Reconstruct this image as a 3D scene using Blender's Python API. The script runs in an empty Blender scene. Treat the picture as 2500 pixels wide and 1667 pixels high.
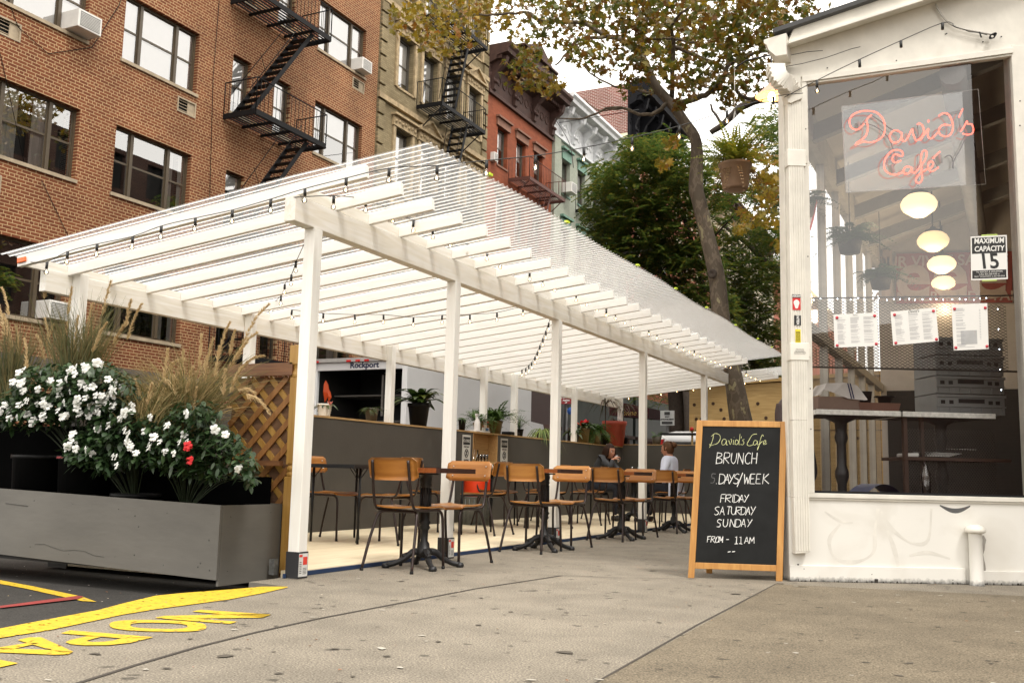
import bpy, math, random
from math import sin, cos, pi, radians, sqrt, atan2
from mathutils import Vector, Matrix
random.seed(7)
S = bpy.context.scene; COL = S.collection
# ---------------------------------------------------------------- camera
FPX, PITCH, ROLL, YAW, CH = 2406.0, .1336, .0233, .4571, .72
F0 = Vector((-sin(YAW)*cos(PITCH), cos(YAW)*cos(PITCH), sin(PITCH)))
R0 = Vector((cos(YAW), sin(YAW), 0)); U0 = R0.cross(F0)
CR = R0*cos(ROLL)+U0*sin(ROLL); CU = -R0*sin(ROLL)+U0*cos(ROLL); CC = Vector((0, 0, CH))
cd = bpy.data.cameras.new('camera'); cam = bpy.data.objects.new('camera', cd); COL.objects.link(cam)
cd.sensor_width = 36; cd.lens = 36*FPX/2500; cd.clip_start = .05; cd.clip_end = 2000
M3 = Matrix((CR, CU, -F0)).transposed(); cam.matrix_world = Matrix.Translation(CC) @ M3.to_4x4()
S.camera = cam
# ---------------------------------------------------------------- sky, sun, exposure
W = bpy.data.worlds.new('World'); S.world = W; W.use_nodes = True
wn = W.node_tree.nodes; wl = W.node_tree.links; wn.clear()
sky = wn.new('ShaderNodeTexSky'); sky.sky_type = 'NISHITA'; sky.sun_disc = False
SUN_EL, SUN_AZ = radians(58), radians(120)
sky.sun_elevation = SUN_EL; sky.sun_rotation = SUN_AZ; sky.dust_density = 1.5; sky.air_density = 1.0; sky.ozone_density = 1
hs = wn.new('ShaderNodeHueSaturation'); hs.inputs['Saturation'].default_value = .12
tint = wn.new('ShaderNodeMix'); tint.data_type = 'RGBA'; tint.blend_type = 'MULTIPLY'; tint.inputs[0].default_value = 1
tint.inputs[7].default_value = (1.0, .972, .925, 1)
bg = wn.new('ShaderNodeBackground'); bg.inputs[1].default_value = .14
wo = wn.new('ShaderNodeOutputWorld')
ov = wn.new('ShaderNodeMix'); ov.data_type = 'RGBA'; ov.inputs[0].default_value = .72; ov.inputs[7].default_value = (12.5,12.3,12.0,1)   # overcast veil
wl.new(sky.outputs[0], hs.inputs['Color']); wl.new(hs.outputs[0], ov.inputs[6]); wl.new(ov.outputs[2], tint.inputs[6]); wl.new(tint.outputs[2], bg.inputs[0]); wl.new(bg.outputs[0], wo.inputs[0])
sl = bpy.data.lights.new('sun', 'SUN'); sl.energy = 1.2; sl.angle = radians(12); sl.color = (1, .96, .90)
so = bpy.data.objects.new('sun', sl); COL.objects.link(so)
sd = Vector((sin(SUN_AZ)*cos(SUN_EL), cos(SUN_AZ)*cos(SUN_EL), sin(SUN_EL)))
so.rotation_euler = sd.to_track_quat('Z', 'Y').to_euler()
S.view_settings.view_transform = 'Standard'; S.view_settings.look = 'None'; S.view_settings.exposure = .85; S.view_settings.gamma = 1
S.cycles.max_bounces = 8; S.cycles.transparent_max_bounces = 24; S.cycles.caustics_reflective = False; S.cycles.caustics_refractive = False

# ---------------------------------------------------------------- helpers
def ray(x, y): return F0+CR*((x-1250)/FPX)-CU*((y-833.5)/FPX)
def at(x, y, ax, v):            # photograph pixel -> point on an axis-aligned plane
    r = ray(x, y); return CC+r*((v-CC[ax])/r[ax])
def atp(x, y, p0, n):           # ... on any plane
    r = ray(x, y); return CC+r*((p0-CC).dot(n)/r.dot(n))

class MB:
    def __init__(s): s.v = []; s.f = []; s.sm = []; s.mi = []; s.m = 0
    def add(s, vs, fs, sm=False):
        b = len(s.v); s.v += [tuple(v) for v in vs]
        for f in fs: s.f.append([b+i for i in f]); s.sm.append(sm); s.mi.append(s.m)
        return s
    def bb(s, x0, x1, y0, y1, z0, z1):
        return s.add([(x0,y0,z0),(x1,y0,z0),(x1,y1,z0),(x0,y1,z0),(x0,y0,z1),(x1,y0,z1),(x1,y1,z1),(x0,y1,z1)],
                     [(0,3,2,1),(4,5,6,7),(0,1,5,4),(1,2,6,5),(2,3,7,6),(3,0,4,7)])
    def box(s, c, d, M=None):
        x, y, z = d[0]/2, d[1]/2, d[2]/2; c = Vector(c)
        vs = [Vector(t) for t in ((-x,-y,-z),(x,-y,-z),(x,y,-z),(-x,y,-z),(-x,-y,z),(x,-y,z),(x,y,z),(-x,y,z))]
        if M is not None: vs = [M @ v for v in vs]
        return s.add([v+c for v in vs], [(0,3,2,1),(4,5,6,7),(0,1,5,4),(1,2,6,5),(2,3,7,6),(3,0,4,7)])
    def beam(s, a, b, w, h, up=(0,0,1)):    # w across, h along up
        a = Vector(a); b = Vector(b); d = (b-a).normalized(); u = Vector(up); r = d.cross(u).normalized(); u = r.cross(d)
        vs = []
        for p in (a, b):
            for i, j in ((-1,-1),(1,-1),(1,1),(-1,1)): vs.append(p+r*(i*w/2)+u*(j*h/2))
        return s.add(vs, [(0,1,2,3),(7,6,5,4),(0,4,5,1),(1,5,6,2),(2,6,7,3),(3,7,4,0)])
    def quad(s, *p): return s.add(p, [tuple(range(len(p)))])
    def tube(s, pts, r, n=8, cap=True, sm=True):
        pts = [Vector(p) for p in pts]; m = len(pts); rs = r if isinstance(r, (list, tuple)) else [r]*m
        vs = []; prev = None
        for i, p in enumerate(pts):
            t = (pts[min(i+1, m-1)]-pts[max(i-1, 0)])
            if t.length < 1e-9: t = Vector((0,0,1))
            t.normalize()
            if prev is None:
                a = Vector((0,0,1)) if abs(t.z) < .9 else Vector((1,0,0)); u = t.cross(a).normalized()
            else:
                u = prev-t*prev.dot(t)
                u = u.normalized() if u.length > 1e-6 else t.orthogonal().normalized()
            prev = u; w = t.cross(u)
            for k in range(n):
                a = 2*pi*k/n; vs.append(p+(u*cos(a)+w*sin(a))*rs[i])
        fs = [(i*n+k, i*n+(k+1) % n, (i+1)*n+(k+1) % n, (i+1)*n+k) for i in range(m-1) for k in range(n)]
        s.add(vs, fs, sm)
        if cap:
            b = len(s.v)-m*n
            s.f.append([b+k for k in reversed(range(n))]); s.sm.append(False); s.mi.append(s.m)
            s.f.append([b+(m-1)*n+k for k in range(n)]); s.sm.append(False); s.mi.append(s.m)
        return s
    def lathe(s, prof, c=(0,0,0), n=20, M=None, sm=True):
        c = Vector(c); vs = []
        for r, z in prof:
            for k in range(n):
                v = Vector((r*cos(2*pi*k/n), r*sin(2*pi*k/n), z))
                if M is not None: v = M @ v
                vs.append(v+c)
        fs = [(i*n+k, i*n+(k+1) % n, (i+1)*n+(k+1) % n, (i+1)*n+k) for i in range(len(prof)-1) for k in range(n)]
        return s.add(vs, fs, sm)
    def grid(s, fn, nu, nv, sm=True, closed=False):
        vs = [fn(i/(nu-1), j/(nv-1)) for i in range(nu) for j in range(nv)]
        fs = [(i*nv+j, (i+1)*nv+j, (i+1)*nv+j+1, i*nv+j+1) for i in range(nu-1) for j in range(nv-1)]
        return s.add(vs, fs, sm)
    def prism(s, poly, ex):      # poly: 3-D points, ex: extrusion vector
        n = len(poly); ex = Vector(ex); P = [Vector(p) for p in poly]
        return s.add(P+[p+ex for p in P], [tuple(reversed(range(n))), tuple(range(n, 2*n))]+[(i, (i+1) % n, n+(i+1) % n, n+i) for i in range(n)])
    def build(s, name, mats, parent=None, bevel=0, local=False):
        me = bpy.data.meshes.new(name); o = bpy.data.objects.new(name, me)
        org = ORG.get(parent.name, (0,0,0)) if parent is not None else (0,0,0)
        vs = s.v if (local or org == (0,0,0)) else [(v[0]-org[0], v[1]-org[1], v[2]-org[2]) for v in s.v]
        me.from_pydata(vs, [], s.f); me.update()
        if any(s.sm): me.polygons.foreach_set('use_smooth', s.sm)
        for m in (mats if isinstance(mats, (list, tuple)) else [mats]): me.materials.append(m)
        if max(s.mi or [0]) > 0: me.polygons.foreach_set('material_index', s.mi)
        COL.objects.link(o)
        if parent is not None: o.parent = parent; ORG[o.name] = org
        if bevel:
            b = o.modifiers.new('bevel', 'BEVEL'); b.width = bevel; b.segments = 2; b.limit_method = 'ANGLE'; b.angle_limit = radians(40); b.harden_normals = False
        return o
ORG = {}
def tag(o, label=None, cat=None, group=None, kind=None):
    if label: o['label'] = label
    if cat: o['category'] = cat
    if group: o['group'] = group
    if kind: o['kind'] = kind
    return o
def thing(name, label, cat, loc=(0,0,0), group=None, rz=0, world=True):
    o = bpy.data.objects.new(name, None); COL.objects.link(o); o.location = loc; o.rotation_euler = (0,0,rz); o.empty_display_size = .1
    ORG[o.name] = tuple(loc) if world else (0,0,0)
    return tag(o, label, cat, group)
def kids(o): return [c for c in bpy.data.objects if c.parent == o]
def dup(o, loc=None, rz=None, label=None, group=None, scale=None):
    def rec(src, par):
        c = src.copy(); COL.objects.link(c)
        if par is not None: c.parent = par
        for k in kids(src): rec(k, c)
        return c
    r = rec(o, None)
    if loc is not None: r.location = loc
    if rz is not None: r.rotation_euler = (0,0,rz)
    if scale is not None: r.scale = scale
    if label: r['label'] = label
    if group: r['group'] = group
    return r
# ---- materials
def nt(name):
    m = bpy.data.materials.new(name); m.use_nodes = True; n = m.node_tree.nodes; l = m.node_tree.links
    b = n['Principled BSDF']; return m, n, l, b
def mat(name, c, rough=.6, metal=0, var=.12, scale=6, bump=0, stretch=None, spec=.5, emit=None, estr=0, coord='Object', c2=None, detail=6, bscale=None):
    m, n, l, b = nt(name); b.inputs['Roughness'].default_value = rough; b.inputs['Metallic'].default_value = metal
    b.inputs['Specular IOR Level'].default_value = spec
    if emit: b.inputs['Emission Color'].default_value = (*emit, 1); b.inputs['Emission Strength'].default_value = estr
    tc = n.new('ShaderNodeTexCoord'); mp = n.new('ShaderNodeMapping'); mp.inputs['Scale'].default_value = stretch or (1,1,1)
    l.new(tc.outputs[coord], mp.inputs[0])
    no = n.new('ShaderNodeTexNoise'); no.inputs['Scale'].default_value = scale; no.inputs['Detail'].default_value = detail; no.inputs['Roughness'].default_value = .6
    l.new(mp.outputs[0], no.inputs['Vector'])
    r = n.new('ShaderNodeValToRGB'); r.color_ramp.elements[0].position = .3; r.color_ramp.elements[1].position = .7
    lo = c2 or tuple(x*(1-var) for x in c); hi = c if c2 else tuple(min(1, x*(1+var)) for x in c)
    r.color_ramp.elements[0].color = (*lo, 1); r.color_ramp.elements[1].color = (*hi, 1)
    l.new(no.outputs[0], r.inputs[0]); l.new(r.outputs[0], b.inputs['Base Color'])
    if bump:
        bp = n.new('ShaderNodeBump'); bp.inputs['Strength'].default_value = bump; bp.inputs['Distance'].default_value = .01
        if bscale:
            n2 = n.new('ShaderNodeTexNoise'); n2.inputs['Scale'].default_value = bscale; l.new(mp.outputs[0], n2.inputs['Vector']); l.new(n2.outputs[0], bp.inputs['Height'])
        else: l.new(no.outputs[0], bp.inputs['Height'])
        l.new(bp.outputs[0], b.inputs['Normal'])
    return m
def wood(name, c, c2, axis=1, scale=3, rough=.5, bump=.15, knots=False):
    st = [14, 14, 14]; st[axis] = 1
    m, n, l, b = nt(name); b.inputs['Roughness'].default_value = rough
    tc = n.new('ShaderNodeTexCoord'); mp = n.new('ShaderNodeMapping'); mp.inputs['Scale'].default_value = st
    no = n.new('ShaderNodeTexNoise'); no.inputs['Scale'].default_value = scale; no.inputs['Detail'].default_value = 8; no.inputs['Distortion'].default_value = 1.2
    l.new(tc.outputs['Object'], mp.inputs[0]); l.new(mp.outputs[0], no.inputs['Vector'])
    r = n.new('ShaderNodeValToRGB'); r.color_ramp.elements[0].position = .32; r.color_ramp.elements[1].position = .68
    r.color_ramp.elements[0].color = (*c2, 1); r.color_ramp.elements[1].color = (*c, 1)
    l.new(no.outputs[0], r.inputs[0]); out = r.outputs[0]
    if knots:
        vo = n.new('ShaderNodeTexVoronoi'); vo.inputs['Scale'].default_value = 1.6; l.new(tc.outputs['Object'], vo.inputs['Vector'])
        kr = n.new('ShaderNodeValToRGB'); kr.color_ramp.elements[0].position = .05; kr.color_ramp.elements[1].position = .09
        kr.color_ramp.elements[0].color = (.12, .05, .02, 1); kr.color_ramp.elements[1].color = (1,1,1,1)
        l.new(vo.outputs['Distance'], kr.inputs[0])
        mx = n.new('ShaderNodeMix'); mx.data_type = 'RGBA'; mx.blend_type = 'MULTIPLY'; mx.inputs[0].default_value = 1
        l.new(out, mx.inputs[6]); l.new(kr.outputs[0], mx.inputs[7]); out = mx.outputs[2]
    l.new(out, b.inputs['Base Color'])
    bp = n.new('ShaderNodeBump'); bp.inputs['Strength'].default_value = bump; bp.inputs['Distance'].default_value = .004
    l.new(no.outputs[0], bp.inputs['Height']); l.new(bp.outputs[0], b.inputs['Normal'])
    return m
def brick(name, ca, cb, mortar, axes='YZ', w=.203, h=.0677, mort=.009, header=True, dirt=.35, off=0):
    m, n, l, b = nt(name); b.inputs['Roughness'].default_value = .85; b.inputs['Specular IOR Level'].default_value = .25
    tc = n.new('ShaderNodeTexCoord'); sp = n.new('ShaderNodeSeparateXYZ'); cb_ = n.new('ShaderNodeCombineXYZ')
    l.new(tc.outputs['Object'], sp.inputs[0]); l.new(sp.outputs[axes[0]], cb_.inputs[0]); l.new(sp.outputs[axes[1]], cb_.inputs[1])
    def bt(bw):
        t = n.new('ShaderNodeTexBrick'); t.inputs['Color1'].default_value = (*ca, 1); t.inputs['Color2'].default_value = (*cb, 1); t.inputs['Mortar'].default_value = (*mortar, 1)
        t.inputs['Scale'].default_value = 1; t.inputs['Brick Width'].default_value = bw; t.inputs['Row Height'].default_value = h
        t.inputs['Mortar Size'].default_value = mort/2; t.inputs['Mortar Smooth'].default_value = .15; t.inputs['Bias'].default_value = 0
        l.new(cb_.outputs[0], t.inputs['Vector']); return t
    t1 = bt(w); col = t1.outputs[0]; fac = t1.outputs[1]
    if header:
        t2 = bt(w/2)
        md = n.new('ShaderNodeMath'); md.operation = 'FLOORED_MODULO'; md.inputs[1].default_value = h*6; l.new(sp.outputs[axes[1]], md.inputs[0])
        lt = n.new('ShaderNodeMath'); lt.operation = 'LESS_THAN'; lt.inputs[1].default_value = h; l.new(md.outputs[0], lt.inputs[0])
        mx = n.new('ShaderNodeMix'); mx.data_type = 'RGBA'; l.new(lt.outputs[0], mx.inputs[0]); l.new(col, mx.inputs[6]); l.new(t2.outputs[0], mx.inputs[7]); col = mx.outputs[2]
        mf = n.new('ShaderNodeMix'); l.new(lt.outputs[0], mf.inputs[0]); l.new(t1.outputs[1], mf.inputs[2]); l.new(t2.outputs[1], mf.inputs[3]); fac = mf.outputs[0]
    no = n.new('ShaderNodeTexNoise'); no.inputs['Scale'].default_value = .7; no.inputs['Detail'].default_value = 7; l.new(tc.outputs['Object'], no.inputs['Vector'])
    rr = n.new('ShaderNodeMapRange'); rr.inputs[1].default_value = .3; rr.inputs[2].default_value = .7; rr.inputs[3].default_value = 1-dirt; rr.inputs[4].default_value = 1.05
    l.new(no.outputs[0], rr.inputs[0])
    mm = n.new('ShaderNodeMix'); mm.data_type = 'RGBA'; mm.blend_type = 'MULTIPLY'; mm.inputs[0].default_value = 1
    l.new(col, mm.inputs[6]); l.new(rr.outputs[0], mm.inputs[7]); l.new(mm.outputs[2], b.inputs['Base Color'])
    bp = n.new('ShaderNodeBump'); bp.invert = True; bp.inputs['Strength'].default_value = .6; bp.inputs['Distance'].default_value = .006
    l.new(fac, bp.inputs['Height']); l.new(bp.outputs[0], b.inputs['Normal'])
    return m
def glass(name, refl=.12, tint=(1,1,1), rough=.0):
    m, n, l, b = nt(name); n.remove(b); out = n['Material Output']
    tr = n.new('ShaderNodeBsdfTransparent'); tr.inputs[0].default_value = (*tint, 1); gl = n.new('ShaderNodeBsdfGlossy'); gl.inputs['Roughness'].default_value = rough
    lw = n.new('ShaderNodeLayerWeight'); lw.inputs[0].default_value = .25
    mr = n.new('ShaderNodeMapRange'); mr.inputs[3].default_value = refl; mr.inputs[4].default_value = 1; l.new(lw.outputs['Fresnel'], mr.inputs[0])
    mx = n.new('ShaderNodeMixShader'); l.new(mr.outputs[0], mx.inputs[0]); l.new(tr.outputs[0], mx.inputs[1]); l.new(gl.outputs[0], mx.inputs[2]); l.new(mx.outputs[0], out.inputs[0])
    return m
def emis(name, c, s):
    m, n, l, b = nt(name); b.inputs['Base Color'].default_value = (*c, 1); b.inputs['Emission Color'].default_value = (*c, 1); b.inputs['Emission Strength'].default_value = s
    return m
def leafmat(name, cols, rough=.5, trans=.35):
    m, n, l, b = nt(name); out = n['Material Output']; g = n.new('ShaderNodeNewGeometry'); r = n.new('ShaderNodeValToRGB')
    e = r.color_ramp.elements
    for i, c in enumerate(cols):
        p = i/(len(cols)-1)
        if i == 0: e[0].position = 0; e[0].color = (*c, 1)
        elif i == len(cols)-1: e[-1].position = 1; e[-1].color = (*c, 1)
        else: q = e.new(p); q.color = (*c, 1)
    l.new(g.outputs['Random Per Island'], r.inputs[0]); l.new(r.outputs[0], b.inputs['Base Color']); b.inputs['Roughness'].default_value = rough
    t = n.new('ShaderNodeBsdfTranslucent'); l.new(r.outputs[0], t.inputs[0]); mx = n.new('ShaderNodeMixShader'); mx.inputs[0].default_value = trans
    l.new(b.outputs[0], mx.inputs[1]); l.new(t.outputs[0], mx.inputs[2]); l.new(mx.outputs[0], out.inputs[0])
    return m
FONT = {}
def text(s, size, M, m, name='lettering', parent=None, font=None, shear=0, sx=1, align='CENTER', ext=.0006, space=1.0, bold=0):
    cu = bpy.data.curves.new('tmp', 'FONT'); cu.body = s; cu.size = size; cu.align_x = align; cu.align_y = 'CENTER'; cu.extrude = ext; cu.shear = shear; cu.space_character = space; cu.offset = bold
    cu.resolution_u = 3
    to = bpy.data.objects.new('tmp', cu); COL.objects.link(to); dg = bpy.context.evaluated_depsgraph_get(); dg.update()
    me = bpy.data.meshes.new_from_object(to.evaluated_get(dg)); bpy.data.objects.remove(to); me.name = name
    T = M @ Matrix.Diagonal((sx, 1, 1, 1))
    if parent is not None and ORG.get(parent.name, (0,0,0)) != (0,0,0): T = Matrix.Translation(-Vector(ORG[parent.name])) @ T
    me.transform(T); me.materials.clear(); me.materials.append(m)
    o = bpy.data.objects.new(name, me); COL.objects.link(o)
    if parent is not None: o.parent = parent; ORG[o.name] = ORG.get(parent.name, (0,0,0))
    return o
def frame(o, x, y):   # matrix with given origin, x axis, y axis
    x = Vector(x).normalized(); z = x.cross(Vector(y)).normalized(); y = z.cross(x)
    return Matrix.Translation(Vector(o)) @ Matrix((x, y, z)).transposed().to_4x4()

m_white = mat('white_paint', (.80,.78,.73), .45, var=.05, scale=3, bump=.05, bscale=60)
m_black = mat('black_metal', (.008,.008,.009), .4, spec=.3)
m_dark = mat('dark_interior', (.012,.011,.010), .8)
m_glassdark = glass('window_glass', .36)
m_clear = glass('clear_glass', .05)
# ---------------------------------------------------------------- ground
def concrete(name, c, spots=True, scale=1):
    m, n, l, b = nt(name); b.inputs['Roughness'].default_value = .85; b.inputs['Specular IOR Level'].default_value = .3
    tc = n.new('ShaderNodeTexCoord')
    def noise(s, d=6, st=None):
        t = n.new('ShaderNodeTexNoise'); t.inputs['Scale'].default_value = s; t.inputs['Detail'].default_value = d
        l.new(tc.outputs['Object'], t.inputs['Vector']); return t
    a = noise(.55); g = noise(120, 3); mm = noise(3.2)
    r = n.new('ShaderNodeValToRGB'); r.color_ramp.elements[0].position = .35; r.color_ramp.elements[1].position = .7
    r.color_ramp.elements[0].color = (*[x*.84 for x in c], 1); r.color_ramp.elements[1].color = (*[x*1.08 for x in c], 1); l.new(a.outputs[0], r.inputs[0])
    def mul(col, src, lo, hi, p0, p1):
        mr = n.new('ShaderNodeMapRange'); mr.inputs[1].default_value = p0; mr.inputs[2].default_value = p1; mr.inputs[3].default_value = lo; mr.inputs[4].default_value = hi
        l.new(src, mr.inputs[0]); x = n.new('ShaderNodeMix'); x.data_type = 'RGBA'; x.blend_type = 'MULTIPLY'; x.inputs[0].default_value = 1
        l.new(col, x.inputs[6]); l.new(mr.outputs[0], x.inputs[7]); return x.outputs[2]
    st = n.new('ShaderNodeTexNoise'); st.inputs['Scale'].default_value = 16; st.inputs['Detail'].default_value = 4; l.new(tc.outputs['Object'], st.inputs['Vector'])
    col = mul(r.outputs[0], g.outputs[0], .50, 1.50, .34, .66); col = mul(col, mm.outputs[0], .88, 1.07, .38, .62); col = mul(col, st.outputs[0], .94, 1.0, .34, .44)
    if spots:
        dn_ = n.new('ShaderNodeTexNoise'); dn_.inputs['Scale'].default_value = 22; dn_.inputs['Detail'].default_value = 3; l.new(tc.outputs['Object'], dn_.inputs['Vector'])
        va = n.new('ShaderNodeVectorMath'); va.operation = 'MULTIPLY_ADD'; va.inputs[1].default_value = (.07,.07,0); l.new(dn_.outputs['Color'], va.inputs[0]); l.new(tc.outputs['Object'], va.inputs[2])
        v = n.new('ShaderNodeTexVoronoi'); v.inputs['Scale'].default_value = 5.5; v.inputs['Randomness'].default_value = 1; l.new(va.outputs[0], v.inputs['Vector'])
        col = mul(col, v.outputs['Distance'], .45, 1, .09, .15)
        v2 = n.new('ShaderNodeTexVoronoi'); v2.inputs['Scale'].default_value = 1.3; l.new(va.outputs[0], v2.inputs['Vector'])
        col = mul(col, v2.outputs['Distance'], .55, 1, .045, .07)
        v3 = n.new('ShaderNodeTexVoronoi'); v3.inputs['Scale'].default_value = 60; l.new(tc.outputs['Object'], v3.inputs['Vector'])
        col = mul(col, v3.outputs['Distance'], 1.7, 1, .12, .2)
    l.new(col, b.inputs['Base Color'])
    bp = n.new('ShaderNodeBump'); bp.inputs['Strength'].default_value = .35; bp.inputs['Distance'].default_value = .003; l.new(g.outputs[0], bp.inputs['Height']); l.new(bp.outputs[0], b.inputs['Normal'])
    return m
m_conc = concrete('sidewalk_concrete', (.232,.203,.160)); m_asph = concrete('asphalt', (.045,.042,.038), False)
m_yel = mat('yellow_paint', (.72,.47,.012), .7, scale=26, bump=.3, bscale=80, c2=(.50,.33,.03), detail=9)
nn, ll = m_yel.node_tree.nodes, m_yel.node_tree.links     # chipped paint
tcy = nn.new('ShaderNodeTexCoord'); ny = nn.new('ShaderNodeTexNoise'); ny.inputs['Scale'].default_value = 34; ny.inputs['Detail'].default_value = 6; ll.new(tcy.outputs['Object'], ny.inputs['Vector'])
ry_ = nn.new('ShaderNodeValToRGB'); ry_.color_ramp.elements[0].position = .345; ry_.color_ramp.elements[0].color = (0,0,0,1); ry_.color_ramp.elements[1].position = .375; ll.new(ny.outputs[0], ry_.inputs[0]); ll.new(ry_.outputs[0], nn['Principled BSDF'].inputs['Alpha'])
STZ = -.13
outer = [(-60,1545),(0,1533),(120,1510),(240,1488),(300,1472),(380,1453),(440,1447),(560,1438),(640,1431),(702,1431)]
EP = [at(x,y,2,0) for x, y in outer]; EP = [Vector((EP[0].x,-30,0))]+EP+[Vector((-4.32,5.06,0)), Vector((-4.32,160,0))]
sw = MB()
for a, b_ in zip(EP, EP[1:]):
    sw.quad((a.x,a.y,0),(60,a.y,0),(60,b_.y,0),(b_.x,b_.y,0))
sw.build('sidewalk', m_conc)['kind'] = 'structure'
MB().bb(-140,-4.1,-60,300,STZ-.4,STZ).build('road', m_asph)['kind'] = 'structure'
MB().quad((-300,-300,STZ-.5),(300,-300,STZ-.5),(300,500,STZ-.5),(-300,500,STZ-.5)).build('ground', m_asph)['kind'] = 'structure'
# kerb: face and yellow band, dipping to the road near the corner
def kx(y): return -4.19 - (.0 if y > 4.3 else (4.3-y)*.012)
k = MB()
for a, b_ in zip(EP, EP[1:]): k.quad((a.x,a.y,STZ-.02),(a.x,a.y,0),(b_.x,b_.y,0),(b_.x,b_.y,STZ-.02))
k.build('kerb', mat('kerb_concrete', (.15,.135,.11), .9, bump=.2))['kind'] = 'structure'
yb = MB(); P = [(0,1556),(200,1516),(350,1480),(500,1452),(640,1439),(702,1434)]
inn = [(-60,1567),(0,1556),(120,1537),(240,1512),(300,1499),(380,1486),(440,1478),(560,1462),(640,1447),(702,1433)]
for (a, b_), (c, d) in zip(zip(outer, outer[1:]), zip(inn, inn[1:])):
    yb.quad(at(*a,2,.0045), at(*c,2,.0045), at(*d,2,.0045), at(*b_,2,.0045))
for (a, b_) in zip(outer, outer[1:]):
    p, q = at(*a,2,.0045), at(*b_,2,.0045); yb.quad(p, q, (q.x-.01,q.y,STZ+.004), (p.x-.01,p.y,STZ+.004))
yb.build('kerb_marking', m_yel)['kind'] = 'structure'
def gpoly(mb, pts, z=.0045): mb.quad(*[at(x, y, 2, z) for x, y in pts])
# letters NO PA(RKING), read from the road side; traced strokes
lt = MB(); kk = .3316
def zp(a, b): return (a*kk, 1150+b*kk)
def stroke(mb, pts, w, z=.006, closed=False):
    pw = [at(*zp(*p), 2, z) for p in pts]; n = len(pw)
    if closed: pw = pw+[pw[0]]; n += 1
    L = []
    for i, p in enumerate(pw):
        if closed: t = pw[(i+1) % (n-1)]-pw[(i-1) % (n-1)] if 0 < i < n-1 else pw[1]-pw[n-2]
        else: t = pw[min(i+1, n-1)]-pw[max(i-1, 0)]
        t.z = 0; t.normalize(); q = Vector((-t.y, t.x, 0))*w/2; L.append((p+q, p-q))
    for (a, b_), (c, d) in zip(L, L[1:]): mb.quad(a, b_, d, c)
def ring(cx, cy, rx, ry, tilt=.06, n=26, e=.75):
    r = []
    for i in range(n):
        a = 2*pi*i/n; ca, sa = cos(a), sin(a); x = rx*(abs(ca)**e)*(1 if ca > 0 else -1); y = ry*(abs(sa)**e)*(1 if sa > 0 else -1)
        r.append((cx+x, cy+y+x*tilt))
    return r
gp = lambda pts: gpoly(lt, [zp(*p) for p in pts])
# N
gp([(1415,1030),(1480,1017),(2000,1052),(1930,1075),(1890,1072)]); gp([(1140,1075),(1210,1062),(1890,1045),(2000,1052),(1930,1075),(1230,1085)]); gp([(1145,1078),(1300,1072),(1750,1105),(1690,1120)])
# O
o_out = ring(1163,1135,358,42,.02); o_in = ring(1170,1135,212,22,.02)
for i in range(26): gpoly(lt, [zp(*o_out[i]), zp(*o_out[(i+1) % 26]), zp(*o_in[(i+1) % 26]), zp(*o_in[i])])
# R / P
gp([(445,1190),(520,1168),(1130,1218),(1000,1226),(870,1225)])
pb_o = [(1130,1218),(960,1260),(800,1277),(620,1278),(520,1270),(482,1255),(520,1238),(640,1212)]
pb_i = [(900,1224),(850,1240),(770,1252),(680,1254),(645,1250),(640,1244),(680,1232),(745,1215)]
for i in range(7): gp([pb_o[i], pb_o[i+1], pb_i[i+1], pb_i[i]])
# A
gp([(130,1240),(215,1220),(300,1218),(540,1325),(500,1345),(395,1318)]); gp([(540,1325),(480,1345),(400,1348),(-120,1325),(-110,1295),(350,1312)]); gp([(200,1262),(290,1262),(60,1312),(-60,1302)])
gp([(-200,1380),(0,1385),(135,1410),(0,1440),(-200,1470)])
lt.build('pavement_lettering', m_yel)['kind'] = 'structure'
rl = MB()
gpoly(rl, [(0,1415),(0,1424),(60,1435),(200,1466),(236,1468),(200,1455),(80,1430)], STZ+.005)
rl.build('road_marking', m_yel)['kind'] = 'structure'
rr_ = MB(); gpoly(rr_, [(0,1478),(0,1483),(190,1461),(204,1455),(190,1453)], STZ+.009)
rr_.build('road_marking', mat('red_paint', (.26,.035,.03), .8))['kind'] = 'structure'
# joints in the sidewalk
jt = MB()
def joint(pts, w):
    pw = [at(x, y, 2, .003) for x, y in pts]
    for a, b_ in zip(pw, pw[1:]):
        t = (b_-a); t.z = 0; t.normalize(); q = Vector((-t.y, t.x, 0))*w/2; jt.quad(a+q, b_+q, b_-q, a-q)
joint([(170,1672),(330,1622),(480,1578),(620,1543),(780,1508),(960,1474),(1160,1436),(1371,1404)], .02)
joint([(1371,1404),(1500,1409),(1700,1412)], .010); joint([(1893,1425),(1700,1525),(1480,1650),(1440,1675)], .011)
joint([(960,1386),(1170,1396),(1371,1404)], .006)
jt.build('sidewalk_joints', mat('joint_dirt', (.06,.05,.04), .95))['kind'] = 'structure'
sb = MB(); p1_, p2_ = at(1893,1425,2,.002), at(1440,1675,2,.002); dn = (p2_-p1_)*1.2
sb.quad(p1_, p1_+dn, p1_+dn+Vector((14,0,0)), p1_+Vector((14,3,0))); sb.build('sidewalk_slab', concrete('brown_concrete', (.178,.147,.103)))['kind'] = 'structure'  # browner, darker concrete right of the joint
st_ = MB(); st_.m = 0
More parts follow.
